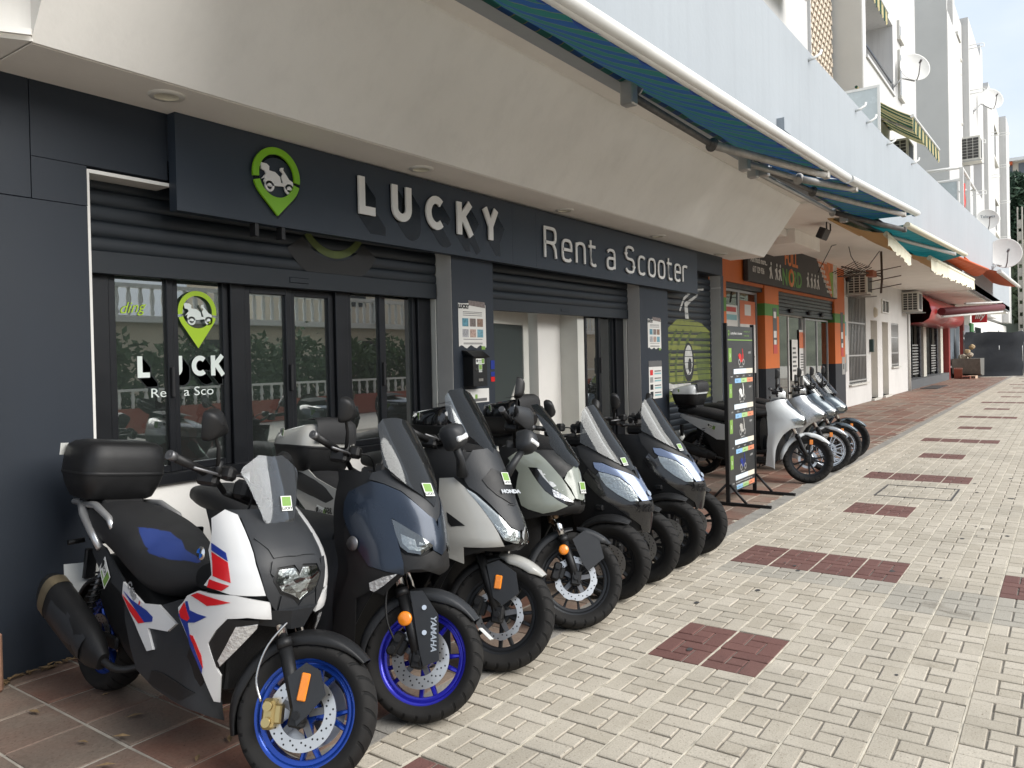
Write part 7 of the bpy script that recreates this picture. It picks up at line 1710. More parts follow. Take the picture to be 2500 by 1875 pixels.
def build_yam():
    r = scooter('scooter', 2.60, 3.97, 8.0, 'dark blue scooter with violet blue front rim and tinted screen, second from the camera', -91)
    K_ = 'yam'; S = dict(wb=1.56, trail=.09, rake=26, steer=30)
    mt = front_end(r, S, .2745, .122, .208, m_rimviolet, ('V', 5), ((-1, .078, .132, 0),), (42, 200), m_gp, hubr=.045, split=.30, nholes=48)
    rear_end(r, S, .27, .15, .19, m_rimviolet, ('V', 5))
    caliper(r, S, mt, .2745, -1, m_bp, .125, 160)
    b = MB(mt); b.lathe([(.036, -.004), (.050, -.004), (.050, .004), (.036, .004), (.036, -.004)], (S['wb'], -.082, .2745), (0, 1, 0), 36); b.build('sensor_ring', m_castal, r)
    guards(r, mt, S, [(1.475, .55), (1.53, .56), (1.62, .47), (1.66, .28), (1.595, .245), (1.565, .31)], m_gp, ('round', (1.475, .43), .032))
    v, f = text_mesh('YAMAHA', .036, lambda a, c, d: mt @ Vector((1.605+c+a*.18, -.1315, .385-a)), 0, .001); b = MB(); b.add(v, f); tag(b.build('guard_lettering', m_steel, r, fix=False), kind='stuff')
    for (u, z) in ((1.555, .49), (1.575, .385)): 
        b = MB(mt); b.cyl((u, -.130, z), (u, -.136, z), .011, n=12); b.build('guard_bolt', m_chrome, r)
    hose(r, [mt @ Vector(p) for p in ((1.42, -.09, .66), (1.37, -.13, .55), (1.39, -.13, .42), (1.44, -.11, .33))])
    PN(r, K_, 'leg', 'leg_shield', m_bp, .002, .012); PN(r, K_, 'body', 'body_panel', m_gp, .0, .015); PN(r, K_, 'blue', 'front_panel', m_navy, .008, .012, True)
    PN(r, K_, 'cowl', 'cowl_panel', m_gp, .005, .01, 'join'); PN(r, K_, 'chin', 'chin_panel', m_bp, .004, .012, 'join')
    for o in PN(r, K_, 'headlight', 'headlight', m_gloss_k, .003, .01): pass
    PN(r, K_, 'hl_core', 'headlight_reflector', m_lensk, .006, .005); PN(r, K_, 'headlight', 'headlight_lens', m_clear, .009, .003); PN(r, K_, 'indicator', 'indicator', m_lensk, .008, .01)
    PN(r, K_, 'screen_low', 'screen_trim', m_bp, -.004, .005, 'join'); PN(r, K_, 'screen', 'windscreen', m_smoke, .002, .004, 'join')
    sticker(r, frame_on(BOD[K_]['ws'], .10, 1.00, .006), .055, .068)
    core(r, 1.20, BOD[K_]['fr'], (1.10, .66, .24))
    seat(r, [(-.30, .86, .09, .05, 2.6), (-.10, .86, .16, .08, 2.7), (.15, .83, .185, .10, 2.7), (.35, .77, .195, .12, 2.7), (.55, .73, .19, .12, 2.6), (.85, .73, .15, .11, 2.5), (1.0, .73, .10, .08, 2.5)])
    handlebar(r, S, mt, 1.09, u=1.05, half=.39, rise=.06)
    mirror(r, mt, (1.08, -.25, 1.13), (1.08, -.37, 1.30), .105, .12, tilt=.4, shape='drop'); mirror(r, mt, (1.08, .25, 1.13), (1.08, .37, 1.30), .105, .12, tilt=-.4, shape='drop', s_=1)
    b = MB(); b.lathe([(0, -.010), (.03, -.009), (.034, 0)], (1.31, -.245, .772), (0, 1, 0), 20); b.build('emblem', m_castal, r)
    exhaust(r, (-.2, -.24, .46), (.35, -.215, .26), .095, m_bp); side_stand(r)
    b = MB(mt); b.prism([(1.80, .44), (1.86, .40), (1.855, .395), (1.795, .435)], -.02, .045); b.build('sticker', m_sticker, r)
    return r
def build_forza():
    r = scooter('scooter', 3.25, 3.98, 8.0, 'sand grey scooter with matching top case and tall clear screen, third from the camera', -91)
    K_ = 'forza'; S = dict(wb=1.53, trail=.089, rake=26.5, steer=27)
    mt = front_end(r, S, .283, .125, .205, m_darkrim, ('V', 5), ((-1, .095, .128, 10),), (48, 100), m_sand, hubr=.05, split=.34, forkm=(m_bp, m_bp), nholes=30)
    fender(r, 'inner_mudguard', m_bp, (S['wb'], 0, .283), .30, .135, 92, 200, mt, .04)
    rear_end(r, S, .275, .15, .19, m_darkrim, ('V', 5)); caliper(r, S, mt, .283, -1, m_bp, .12, 170)
    guards(r, mt, S, [(1.44, .52), (1.50, .55), (1.60, .50), (1.63, .40), (1.555, .33), (1.50, .36)], m_gp, ('rect', (1.515, .44), .035))
    PN(r, K_, 'side', 'front_panel', m_sand, .008, .012); PN(r, K_, 'cowl', 'cowl_panel', m_gp, .003, .012, 'join'); PN(r, K_, 'cowl_top', 'cowl_cover', m_bp, .010, .008, 'join'); PN(r, K_, 'chin', 'chin_panel', m_bp, .002, .012, 'join'); PN(r, K_, 'trim', 'side_vent', m_bp, .013, .006)
    PN(r, K_, 'headlight', 'headlight', m_lens, .002, .01); PN(r, K_, 'hl_core', 'headlight_reflector', m_lensk, .006, .005); PN(r, K_, 'headlight', 'headlight_lens', m_clear, .010, .003)
    PN(r, K_, 'screen', 'windscreen', m_clearscr, .002, .004, 'join'); PN(r, K_, 'rear_side', 'tail_panel', m_sand, .006, .012); PN(r, K_, 'body', 'body_panel', m_gp, .0, .015)
    v, f = text_mesh('350', .045, lambda a, c, d: Vector((.36-a, -.2085, .70+c)), 0, .002, shear=.3); b = MB(); b.add(v, f); tag(b.build('lettering', m_stink, r, fix=False), kind='stuff')
    sticker(r, frame_on(BOD[K_]['sd'], 1.88, .675, .009, rad(-10)), .12, .065, 'wide')
    f_ = frame_on(BOD[K_]['fr'], .05, .955, .014); sticker(r, f_, .05, .07); v, f = text_mesh('HONDA', .028, lambda a, c, d: f_(a+.03, c-.05, .001), 0, .002, sx=1.3); b = MB(); b.add(v, f); tag(b.build('lettering', m_steel, r, fix=False), kind='stuff')
    core(r, 1.22, BOD[K_]['fr'], (1.13, .64, .40))
    seat(r, [(-.30, .87, .09, .05, 2.6), (-.10, .87, .16, .08, 2.7), (.15, .83, .185, .10, 2.7), (.35, .77, .195, .12, 2.7), (.55, .73, .19, .12, 2.6), (.85, .73, .15, .11, 2.5), (1.0, .73, .10, .08, 2.5)])
    handlebar(r, S, mt, 1.10, u=1.05, half=.38, rise=.03)
    for s_ in (-1, 1):      # mirrors with built-in indicators on fairing stalks
        b = MB(); b.tube([(1.37, s_*.19, 1.0), (1.39, s_*.24, 1.08), (1.40, s_*.29, 1.14)], [.032, .022, .02], 8); b.build('mirror_stem', m_gp, r)
        q = Matrix.Translation((1.42, s_*.325, 1.20)) @ Matrix.Rotation(s_*-.35, 4, 'X') @ Matrix.Rotation(-.25, 4, 'Y'); rows = []
        for k, x in ((.98, -.05), (1.0, -.035), (.97, .0), (.80, .03), (.45, .045), (.03, .048)): rows.append([(x, a*.060*k, c*.068*k) for a, c in arc(0, 0, 1, 1, 0, 360, 24, 3.4)[:-1]])
        b = MB(q); b.grid(rows, closed=True); b.build('mirror_head', m_gp, r)
        b = MB(q); b.add([(-.049, a*.058, c*.066) for a, c in arc(0, 0, 1, 1, 0, 360, 24, 3.4)[:-1]], [tuple(range(24))]); b.build('mirror_glass', m_mirror, r)
        b = MB(q); b.box(.026, .050, -.040, .040, -.030, .0, .006); b.build('mirror_indicator', m_lens, r)
    lid, zs = topcase(r, (.13, 0, .93), .40, .46, .325, m_bp, m_sand, padm=m_seat, split=.48, wedge=.55)
    sticker(r, lambda a, c, d: Vector((-.17+a*.80, -.19-a*.36, 1.135+c))+Vector((-.42, -.85, .3))*(d+.014), .11, .055, 'wide')
    exhaust(r, (-.2, -.24, .46), (.35, -.215, .26), .095, m_bp); side_stand(r)
    return r
def build_adv():
    r = scooter('scooter', 4.0, 4.0, 8.0, 'sage grey adventure scooter with hand guards and gold fork tubes, fourth from the camera', -91)
    K_ = 'adv'; S = dict(wb=1.55, trail=.09, rake=26, steer=38)
    mt = front_end(r, S, .285, .125, .215, m_darkrim, ('X', 12), ((-1, .090, .128, 10),), (52, 95), m_gp, hubr=.045, split=.24, forkm=(m_gold, m_bp), nholes=30)
    fender(r, 'inner_mudguard', m_gp, (S['wb'], 0, .285), .303, .14, 100, 195, mt, .04)
    rear_end(r, S, .275, .15, .19, m_darkrim, ('X', 10)); caliper(r, S, mt, .285, -1, m_bp, .12, 170)
    tr = rad(26); d = Vector((-math.sin(tr), 0, math.cos(tr))); c = Vector((S['wb'], 0, .285))
    for s_ in (-1, 1):
        b = MB(mt); o = Vector((0, s_*.098, 0)); b.cyl(c+o+d*.24, c+o+d*.40, .0215, n=14); b.build('fork_tube', m_chrome, r); b = MB(mt); b.cyl(c+o+d*.40, c+o+d*.62, .029, n=14); b.cyl(c+o+d*.39, c+o+d*.43, .034, n=14); b.build('fork_tube', m_gold, r)
    guards(r, mt, S, [(1.50, .50), (1.56, .56), (1.66, .52), (1.70, .42), (1.615, .33), (1.585, .36)], m_gp, ('round', (1.455, .43), .03), .125)
    for k, m, o, t in (('side', m_sage, .008, .012), ('slot', m_gloss_k, .002, .01), ('headlight', m_lensk, .006, .008), ('drl', m_lens, .008, .008)): PN(r, K_, k, {'side': 'front_panel', 'slot': 'lamp_recess', 'headlight': 'headlight', 'drl': 'daytime_light'}[k], m, o, t)
    PN(r, K_, 'nose', 'nose_panel', m_sage, .010, .012, 'join'); PN(r, K_, 'chin', 'chin_panel', m_bp, .004, .012, 'join'); PN(r, K_, 'cowl', 'cowl_panel', m_bp, .003, .01, 'join'); PN(r, K_, 'screen', 'windscreen', m_clearscr, .002, .004, 'join')
    sticker(r, frame_on(BOD[K_]['fr'], .04, .80, .016), .05, .07)
    core(r, 1.18, BOD[K_]['fr'], (1.06, .69, .48))
    seat(r, [(-.30, .90, .09, .05, 2.6), (-.10, .90, .16, .08, 2.7), (.15, .86, .185, .10, 2.7), (.35, .80, .195, .12, 2.7), (.55, .76, .19, .12, 2.6), (.85, .74, .15, .11, 2.5), (1.0, .73, .10, .08, 2.5)])
    b = MB(); panel('tail_panel', m_sage, r, BOD[K_]['sd'], [(1.15, .62), (1.35, .70), (1.6, .78), (1.85, .86), (1.9, .80), (1.65, .66), (1.4, .55), (1.2, .52)], .006, .012)
    handlebar(r, S, mt, 1.10, u=1.04, half=.39, rise=.05)
    for s_ in (-1, 1):
        b = MB(mt); rows = []
        for t in range(9):
            y = s_*(.16+.27*t/8); x = 1.115+.055*math.sin(t/8*3.0)-.06*(t/8)**2; h = .030+.030*math.sin(t/8*3.14)
            rows.append([(x-.012, y, 1.14-h), (x+.008, y, 1.14-h*.6), (x+.014, y, 1.15), (x+.006, y, 1.15+h*.8), (x-.012, y, 1.16+h)])
        b.grid(rows); b.grid([[(p[0]-.006, p[1], p[2]) for p in q] for q in rows]); b.build('hand_guard', m_gp, r)
    mirror(r, mt, (1.05, -.27, 1.14), (1.04, -.36, 1.33), .08, .13, tilt=.15, shape='drop'); mirror(r, mt, (1.05, .27, 1.14), (1.04, .36, 1.33), .08, .13, tilt=-.15, shape='drop', s_=1)
    exhaust(r, (-.2, -.24, .46), (.35, -.215, .26), .095, m_bp); side_stand(r)
    return r
def build_mp():
    r = scooter('scooter', 4.82, 4.0, 0.0, 'black three wheeled scooter with blue headlight surround and smoked screen, nearer of the two', -90)
    K_ = 'mp1'; S = dict(wb=1.50, trail=.06, rake=20, steer=8)
    for s_ in (-1, 1):
        base = Vector((1.50, s_*.235, 0)); mt = Matrix.Translation(base) @ Matrix.Rotation(rad(9), 4, 'Z') @ Matrix.Translation(-base)
        wheel(r, 'front_wheel', (1.50, s_*.235, .268), .268, .118, .185, m_darkrim, ('V', 5), mt, ((-s_ if s_ > 0 else -1, .07, .118, 0),), hubr=.042, phase=.3)
        rows_mt = mt @ Matrix.Translation((0, s_*.235, 0)); fender(r, 'front_mudguard', m_bp, (1.50, 0, .268), .293, .13, 62, 150, rows_mt, .03)
        b = MB(mt); b.cyl((1.44, s_*.13, .30), (1.40, s_*.13, .62), .022, n=12); b.box(1.42, 1.54, s_*.13-.03, s_*.13+.03, .20, .36, .012); b.build('fork_slider', m_engine, r)
        pts = [Vector((1.43, s_*.145, .36)).lerp(Vector((1.39, s_*.145, .60)), k/50)+Vector((math.cos(k*.9)*.03, math.sin(k*.9)*.03, 0)) for k in range(51)]
        b = MB(); b.tube(pts, .005, 5); b.build('shock_spring', m_bp, r)
        b = MB(mt); b.box(1.40, 1.48, s_*.16-.02, s_*.16+.02, .34, .42, .01); b.build('brake_caliper', m_castal, r)
    for z in (.46, .60):
        b = MB(); b.box(1.36, 1.42, -.20, .20, z-.02, z+.02, .008); b.build('tilt_arm', m_engine, r)
    b = MB(); b.lathe([(0, -.008), (.03, -.006), (.034, 0)], (1.50, -.31, .268), (0, 1, 0), 6); b.build('hub_cap', mat('hub_blue', (0.05, 0.16, 0.38), .3, .5), r)
    rear_end(r, S, .27, .15, .19, m_darkrim, ('V', 5))
    PN(r, K_, 'hood', 'hood_panel', m_bp, .004, .012, 'join' if False else True); PN(r, K_, 'blue', 'headlight_surround', m_bluesil, .010, .012, 'join'); PN(r, K_, 'beak', 'beak_panel', m_gloss_k, .004, .012, 'join'); PN(r, K_, 'grille', 'grille', m_bp, .010, .006, 'join')
    PN(r, K_, 'headlight', 'headlight', m_lensk, .004, .01); PN(r, K_, 'headlight', 'headlight_lens', m_clear, .013, .004)
    PN(r, K_, 'screen', 'windscreen', m_smoke, .002, .004, 'join')
    for i in range(2):
        for j in range(3):
            f_ = frame_on(BOD[K_]['fr'], .10+.09*j, .585+.03*i, .013); b = MB(); ribbon(b, [(.012*math.cos(q*1.047), .012*math.sin(q*1.047)) for q in range(6)], .004, 0, .003, f_, closed=True); b.build('grille_cell', m_gloss_k, r)
    f_ = frame_on(BOD[K_]['fr'], .0, .685, .014); b = MB(); b.add([f_(.022*math.cos(q*1.047), .022*math.sin(q*1.047), d) for d in (0, .004) for q in range(6)], [tuple(range(6, 12))]+[(q, (q+1) % 6, 6+(q+1) % 6, 6+q) for q in range(6)]); b.build('emblem', m_chrome, r)
    sticker(r, frame_on(BOD[K_]['ws'], .20, .875, .006), .045, .06)
    f_ = frame_on(BOD[K_]['fr'], .95, .86, .012); b = MB(); b.add([f_(.02*math.cos(q*.4488), .02*math.sin(q*.4488), .002) for q in range(14)], [tuple(range(14))]); b.build('pin_sticker', m_sticker, r, fix=False)
    for s_ in (-1, 1):
        b = MB(); b.tube([(1.22, s_*.26, .74), (1.24, s_*.31, .745), (1.25, s_*.335, .75)], [.022, .018, .012], 8); b.build('indicator', m_lens, r)
    core(r, 1.22, BOD[K_]['fr'], (1.01, .44, .44)); b = MB(); b.box(1.30, 1.52, -.10, .10, .34, .60, .03); b.build('front_frame', m_engine, r)
    seat(r, [(-.30, .88, .09, .05, 2.6), (-.10, .88, .16, .08, 2.7), (.15, .84, .185, .10, 2.7), (.35, .78, .195, .12, 2.7), (.55, .75, .19, .12, 2.6), (.85, .74, .15, .11, 2.5), (1.0, .73, .10, .08, 2.5)])
    panel('tail_panel', m_gloss_k, r, BOD[K_]['sd'], [(1.05, .55), (1.25, .64), (1.55, .74), (1.85, .84), (1.9, .76), (1.65, .58), (1.35, .42), (1.05, .36)], .006, .012)
    S2 = dict(S); mt = steer_mat(S2); handlebar(r, S2, mt, 1.08, u=1.02, half=.36, rise=.05)
    mirror(r, mt, (1.04, -.30, 1.13), (1.08, -.41, 1.26), .07, .13, tilt=.3, shape='drop'); mirror(r, mt, (1.04, .30, 1.13), (1.08, .41, 1.26), .07, .13, tilt=-.3, shape='drop', s_=1)
    b = MB(); b.box(1.10, 1.24, -.17, .17, 1.00, 1.07, .02); b.build('dashboard', m_bp, r)
    lid, zs = topcase(r, (.06, 0, .955), .42, .46, .325, m_bp, m_gloss_k, padm=m_seat, split=.48, wedge=.4)
    sticker(r, lambda a, c, d: Vector((-.30+a*.80, -.165-a*.36, 1.15+c))+Vector((-.42, -.85, .3))*(d+.02), .14, .06, 'wide')
    exhaust(r, (-.2, -.24, .46), (.35, -.215, .26), .095, m_bp)
    return r
def copy_tree(o, parent=None):
    c = o.copy(); COL.objects.link(c)
    if parent is not None:
        c.parent = parent; c.matrix_parent_inverse = o.matrix_parent_inverse.copy()
    for ch in list(o.children): copy_tree(ch, c)
    return c
build_yam(); build_forza(); build_adv()
mp = build_mp()
mp2 = copy_tree(mp); mp2.location = (5.76, 4.0, 0); mp2['label'] = 'black three wheeled scooter with blue headlight surround, farther of the two, beside the price stand'

# ------------------------------------------------------------------ slim scooters beyond the price stand
def build_sh(x, y, hd, paint, rim, lab, case=False, screen=False, steer=22, rimkind=('S', 5), shrouds=True, brake=True, handc=None):
    r = scooter('scooter', x, y, 0.0, lab, hd)
    S = dict(wb=1.45, trail=.085, rake=26, steer=steer); R = .298
    mt = front_end(r, S, R, .105, .228, rim, rimkind, ((1, .085, .115, 0),), (40, 100), paint, hubr=.05, split=.30, forkm=(m_chrome, m_bp), sep=.085)
    fender(r, 'inner_mudguard', paint, (S['wb'], 0, R), R+.020, .11, 95, 185, mt, .05)
    rear_end(r, S, R*.96, .12, .23, m_darkrim, ('S', 5), shock=(.08, .68))
    b = MB(mt); b.box(1.46, 1.50, -.122, -.108, .47, .53, .004); b.build('reflector', m_amber, r)
    fr = NoseBody([(.20, 1.14, .06, .17, 2.2), (.40, 1.17, .10, .19, 2.0), (.60, 1.28, .20, .20, 1.9), (.70, 1.40, .32, .19, 1.8), (.77, 1.435, .36, .18, 1.8), (.88, 1.35, .30, .175, 1.9), (.97, 1.24, .24, .165, 2.0), (1.05, 1.18, .18, .15, 2.0)])
    panel('front_shield', paint, r, fr, [(0, 1.04), (.5, 1.04), (1.0, 1.0), (1.06, .80), (1.05, .60), (1.06, .40), (1.10, .20), (.85, .16), (.7, .40), (.55, .60), (.45, .68), (.25, .695), (0, .70)], .004, .015, mirror='join')
    panel('nose_trim', m_gloss_k, r, fr, [(0, 1.03), (.22, 1.0), (.12, .85), (0, .83)], .008, .008, mirror='join')
    panel('headlight', m_lensk, r, fr, [(0, .80), (.3, .81), (.52, .80), (.42, .735), (0, .72)], .008, .01, mirror='join'); panel('headlight_lens', m_clear, r, fr, [(0, .80), (.3, .81), (.52, .80), (.42, .735), (0, .72)], .014, .004, mirror='join')
    sd_ = NoseBody([(.2, .55, .1, .16, 2.5), (.4, .6, .1, .18, 2.5), (.6, .62, .1, .18, 2.5), (.8, .6, .1, .17, 2.5)], [(-.4, .45), (0, .85), (.4, 1.0), (.9, 1.0)])
    panel('tail_panel', paint, r, sd_, [(1.0, .50), (1.05, .70), (1.35, .74), (1.75, .82), (1.78, .78), (1.45, .62), (1.2, .50)], .004, .012)
    panel('body_panel', m_bp, r, sd_, [(1.0, .22), (1.0, .68), (1.1, .72), (1.45, .62), (1.25, .35), (1.1, .24)], .0, .012)
    b = MB(); b.box(.48, 1.06, -.17, .17, .215, .27, .02); b.build('floor_board', m_bp, r); b = MB(); b.box(1.02, 1.12, -.15, .15, .24, 1.0, .03); b.build('inner_shield', m_bp, r)
    engine_mass(r, [(-.05, .55, .06, .12, 3), (.2, .52, .12, .18, 3), (.45, .50, .15, .22, 3), (.58, .48, .15, .24, 3)], m_bp)
    seat(r, [(-.32, .86, .08, .04, 2.6), (-.1, .86, .14, .06, 2.7), (.15, .83, .16, .07, 2.7), (.35, .79, .165, .07, 2.7), (.55, .78, .15, .06, 2.6), (.66, .79, .10, .05, 2.5)])
    b = MB(mt); loft(b, [(.99, 1.06, .10, .07, 2.6), (1.06, 1.09, .13, .08, 2.6), (1.13, 1.10, .10, .07, 2.6), (1.17, 1.08, .06, .05, 2.6)], 16, 10); b.build('handlebar_cover', handc or paint, r)
    handlebar(r, S, mt, 1.08, u=1.05, half=.35, rise=.03); mirror(r, mt, (1.06, -.24, 1.12), (1.05, -.33, 1.31), .085, .13, tilt=.2, shape='drop'); mirror(r, mt, (1.06, .24, 1.12), (1.05, .33, 1.31), .085, .13, tilt=-.2, shape='drop', s_=1)
    exhaust(r, (-.28, -.20, .40), (.30, -.19, .27), .075, m_bp)
    if case:
        topcase(r, (.02, 0, .93), .40, .44, .32, m_bp, paint, padm=m_seat, split=.5, wedge=.5); sticker(r, lambda a, c, d: Vector((-.30+a*.80, -.165-a*.36, 1.11+c))+Vector((-.42, -.85, .3))*(d+.02), .13, .05, 'wide'); sticker(r, frame_on(sd_, 1.35, .66, .008, rad(-20)), .13, .06, 'wide')
    if screen:
        ws = NoseBody([(.95, 1.30, .15, .18, 2.0), (1.1, 1.18, .15, .18, 2.0), (1.3, 1.02, .15, .17, 2.0)]); panel('windscreen', m_clearscr if screen == 'clear' else m_smoke, r, ws, [(0, 1.3), (.5, 1.28), (.8, 1.15), (.8, 1.0), (0, .97)], .03, .004, mirror='join')
    b = MB(); b.tube([(.62, .0, .24), (.55, -.13, .03), (.50, -.15, .015)], .012, 6); b.tube([(.62, .0, .24), (.55, .13, .03), (.50, .15, .015)], .012, 6); b.build('centre_stand', m_bp, r)
    return r
m_wp = mat('white_paint', (0.62, 0.645, 0.65), 0.22, coat=0.5, var=0.03); m_sp = mat('silver_paint', (0.38, 0.385, 0.39), 0.25, 0.6, coat=0.4, var=0.03); m_gsp = mat('slate_paint', (0.085, 0.105, 0.12), 0.25, 0.5, coat=0.5, var=0.03)
m_polish = mat('polished_rim', (0.62, 0.62, 0.62), 0.2, 1.0, var=0.05)
m_redp = mat('red_paint', (0.28, 0.012, 0.012), 0.22, coat=0.5, var=0.03)
build_sh(10.17, 4.10, -97, m_wp, m_darkrim, 'white scooter with white top case directly behind the price stand', case=True, rimkind=('V', 5), steer=26)
build_sh(11.05, 4.12, -91, m_sp, m_polish, 'silver scooter with polished rims between the white and the black one', rimkind=('X', 8))
build_sh(11.68, 4.12, -91, m_gsp, m_polish, 'black and slate scooter with clear screen and chrome rims before the grey one', rimkind=('V', 6), screen='clear', handc=m_bp)
build_sh(12.55, 4.18, -91, m_gsp, m_darkrim, 'slate grey scooter with swept smoked screen, farthest of the row', rimkind=('V', 5), screen='smoke')
build_sh(3.35, 6.9, -80, m_redp, m_darkrim, 'red scooter with red top case inside the shop behind the first window', case=True)
build_sh(4.5, 7.1, -100, m_bp, m_darkrim, 'black scooter standing inside the shop behind the glass doors', case=False)
# ================================================================== price stand, posters, letter box
st_ = empty('price_stand', (8.12, 3.0, 0), label='tall dark price board with scooter pictures on a black steel foot', cat='stand')
m_steelk = mat('black_steel', (0.012, 0.012, 0.013), 0.45, 0.3, var=0.1)
m_board = mat('price_board', (0.028, 0.030, 0.032), 0.35, var=0.10, vscale=4)
tl = rad(0)
MB().box(.03, .87, -.012, .012, .12, 1.93).build('board', m_board, st_)
for x in (0.0, .87): MB().box(x, x+.03, -.02, .02, .0, 1.96).build('post', m_steelk, st_)
for x in (0.0, .87):
    MB().box(x-.005, x+.035, -.46, .34, 0.0, .032).build('foot', m_steelk, st_)
    MB().tube([(x+.015, -.20, .03), (x+.015, -.02, .22)], .014, 6).build('brace', m_steelk, st_); MB().tube([(x+.015, .20, .03), (x+.015, .02, .22)], .014, 6).build('brace', m_steelk, st_)
fb = lambda a, c, d: (a, -.0125-d, c)
def bprint(a0, a1, c0, c1, m, d=.001, name='print'):
    b = MB(); b.add([fb(a, c, d) for a, c in ((a0, c0), (a1, c0), (a1, c1), (a0, c1))], [(0, 1, 2, 3)]); return b.build(name, m, st_, fix=False)
m_bl = mat('print_blue', (0.22, 0.40, 0.62), .5); m_gl = mat('print_green', (0.33, 0.50, 0.22), .5); m_rl = mat('print_coral', (0.60, 0.22, 0.12), .5); m_pl = mat('print_pale', (0.60, 0.68, 0.75), .5); m_pc = mat('print_cream', (0.65, 0.60, 0.50), .5)
bprint(.05, .85, 1.775, 1.785, m_stgreen)
def btext(t, s_, a, c, m=m_gw, al='LEFT'):
    b = MB(); b.add(*text_mesh(t, s_, lambda p, q, d: fb(a+p, c+q, .0015), align=al)); tag(b.build('lettering', m, st_, fix=False), kind='stuff')
b = MB(); pin(b, .085, 1.86, .024, .042, .015, .001, .002, fb); b.build('board_pin', m_stgreen, st_)
btext('Lucky Rent a Scooter', .042, .14, 1.84); btext('www.luckyrent.com', .026, .56, 1.87, m_stgreen); btext('+34 600 123 700', .026, .56, 1.82, m_stgreen)
cols = [m_dred, m_gw, m_sand, m_dblue]
for k in range(4):
    z = 1.36-k*.39
    bprint(.07, .16, z+.18, z+.33, m_stgreen, name='tag'); btext('3', .06, .10, z+.23, m_gw)
    # little scooter picture facing right
    b = MB(); cx, cz, s_ = .46, z+.24, .095
    b.prism([(cx-s_*.95, cz+.1*s_), (cx-.55*s_, cz+.35*s_), (cx+.05*s_, cz+.2*s_), (cx+.2*s_, cz-.45*s_), (cx+.45*s_, cz-.4*s_), (cx+.5*s_, cz+.3*s_), (cx+.35*s_, cz+.95*s_), (cx+.55*s_, cz+.85*s_), (cx+.8*s_, cz+.1*s_), (cx+.75*s_, cz-.6*s_), (cx-.1*s_, cz-.75*s_), (cx-.6*s_, cz-.4*s_)], .001, .0018, fb); b.build('scooter_picture', cols[k], st_)
    for wx in (-.62, .78):
        b = MB(); ribbon(b, [(cx+wx*s_+.3*s_*math.cos(q*.524), cz-.7*s_+.3*s_*math.sin(q*.524)) for q in range(12)], .16*s_, .0015, .0022, fb, closed=True); b.build('wheel_picture', m_alu, st_)
    btext('LUCKY', .03, .70, z+.27); btext('Scooter 125', .024, .46, z+.115, m_gw, 'CENTER')
    for (a0, a1, m) in ((.22, .42, m_pl), (.422, .62, m_pl), (.622, .84, m_pc)): bprint(a0, a1, z+.045, z+.10, m)
    for a in (.12, .30, .50, .70): btext('25 EUR', .020, a, z+.012)
    for (a0, a1, m) in ((.25, .45, m_bl), (.452, .64, m_gl), (.642, .84, m_rl)): bprint(a0, a1, z-.055, z-.005, m, .0008)
    for a in (.30, .50, .70): btext('30  45', .022, a, z-.04, m_stink)
for k in range(4): btext('deposit insurance helmet included conditions apply', .022, .46, .235-.03*k, m_gw if k < 3 else m_stgreen, 'CENTER')

m_ph = [mat('photo_teal', (0.08, 0.22, 0.28), .5, var=.5, vscale=40), mat('photo_rock', (0.16, 0.13, 0.12), .5, var=.6, vscale=50), mat('photo_town', (0.22, 0.14, 0.10), .5, var=.6, vscale=50), mat('photo_grey', (0.30, 0.30, 0.31), .5, var=.6, vscale=50), mat('photo_people', (0.34, 0.24, 0.20), .5, var=.7, vscale=60), mat('photo_sea', (0.12, 0.27, 0.33), .5, var=.5, vscale=40)]
def torn_poster(x0, z0, w, h, lab, y=FY-.001):
    o = empty('poster', (x0, y, z0), label=lab, cat='poster')
    f = lambda a, c, d: (a*w, -d, c*h)
    random.seed(int(x0*10))
    top = [(1-k/14, .93+random.uniform(-.01, .015)) for k in range(15)] ; bot = [(k/14, .06+.03*math.sin(k*1.3)+random.uniform(-.008, .01)) for k in range(15)]
    b = MB(); b.prism(bot+top, .0005, .002, f); b.build('sheet', m_paper, o)
    b = MB(); b.prism([(.38, .90), (.98, .86), (.97, .98), (.36, 1.0)], .0026, .0034, f); b.build('header_photo', m_ph[1], o)
    b = MB(); b.add(*text_mesh('LUCKY', .048, lambda a, c, d: (.19*w+a, -.0040, .835*h+c), 0, .004)); tag(b.build('lettering', m_stink, o, fix=False), kind='stuff')
    for i in range(6):
        a0 = .13+.27*(i % 3); c0 = .47 if i < 3 else .25
        b = MB(); b.add([f(a, c, .0028) for a, c in ((a0, c0), (a0+.22, c0), (a0+.22, c0+.165), (a0, c0+.165))], [(0, 1, 2, 3)]); b.build('photo', m_ph[i], o, fix=False)
    b = MB()
    for c in (.76, .73, .69, .205, .13, .11): b.add([f(a, q, .0028) for a, q in ((.16, c), (.86, c), (.86, c+.012), (.16, c+.012))], [(0, 1, 2, 3)])
    tag(b.build('small_print', m_ink, o, fix=False), kind='stuff')
    b = MB(); b.add([f(a, q, .0028) for a, q in ((.82, .0), (.96, .0), (.96, .07), (.82, .07))], [(0, 1, 2, 3)]); b.build('green_tag', m_stgreen, o, fix=False)
torn_poster(5.525, 1.72, .41, .46, 'torn edge tour poster with six photos above the black letter box')
torn_poster(9.47, 1.70, .41, .45, 'torn edge tour poster with six photos on the pillar left of the green mural')
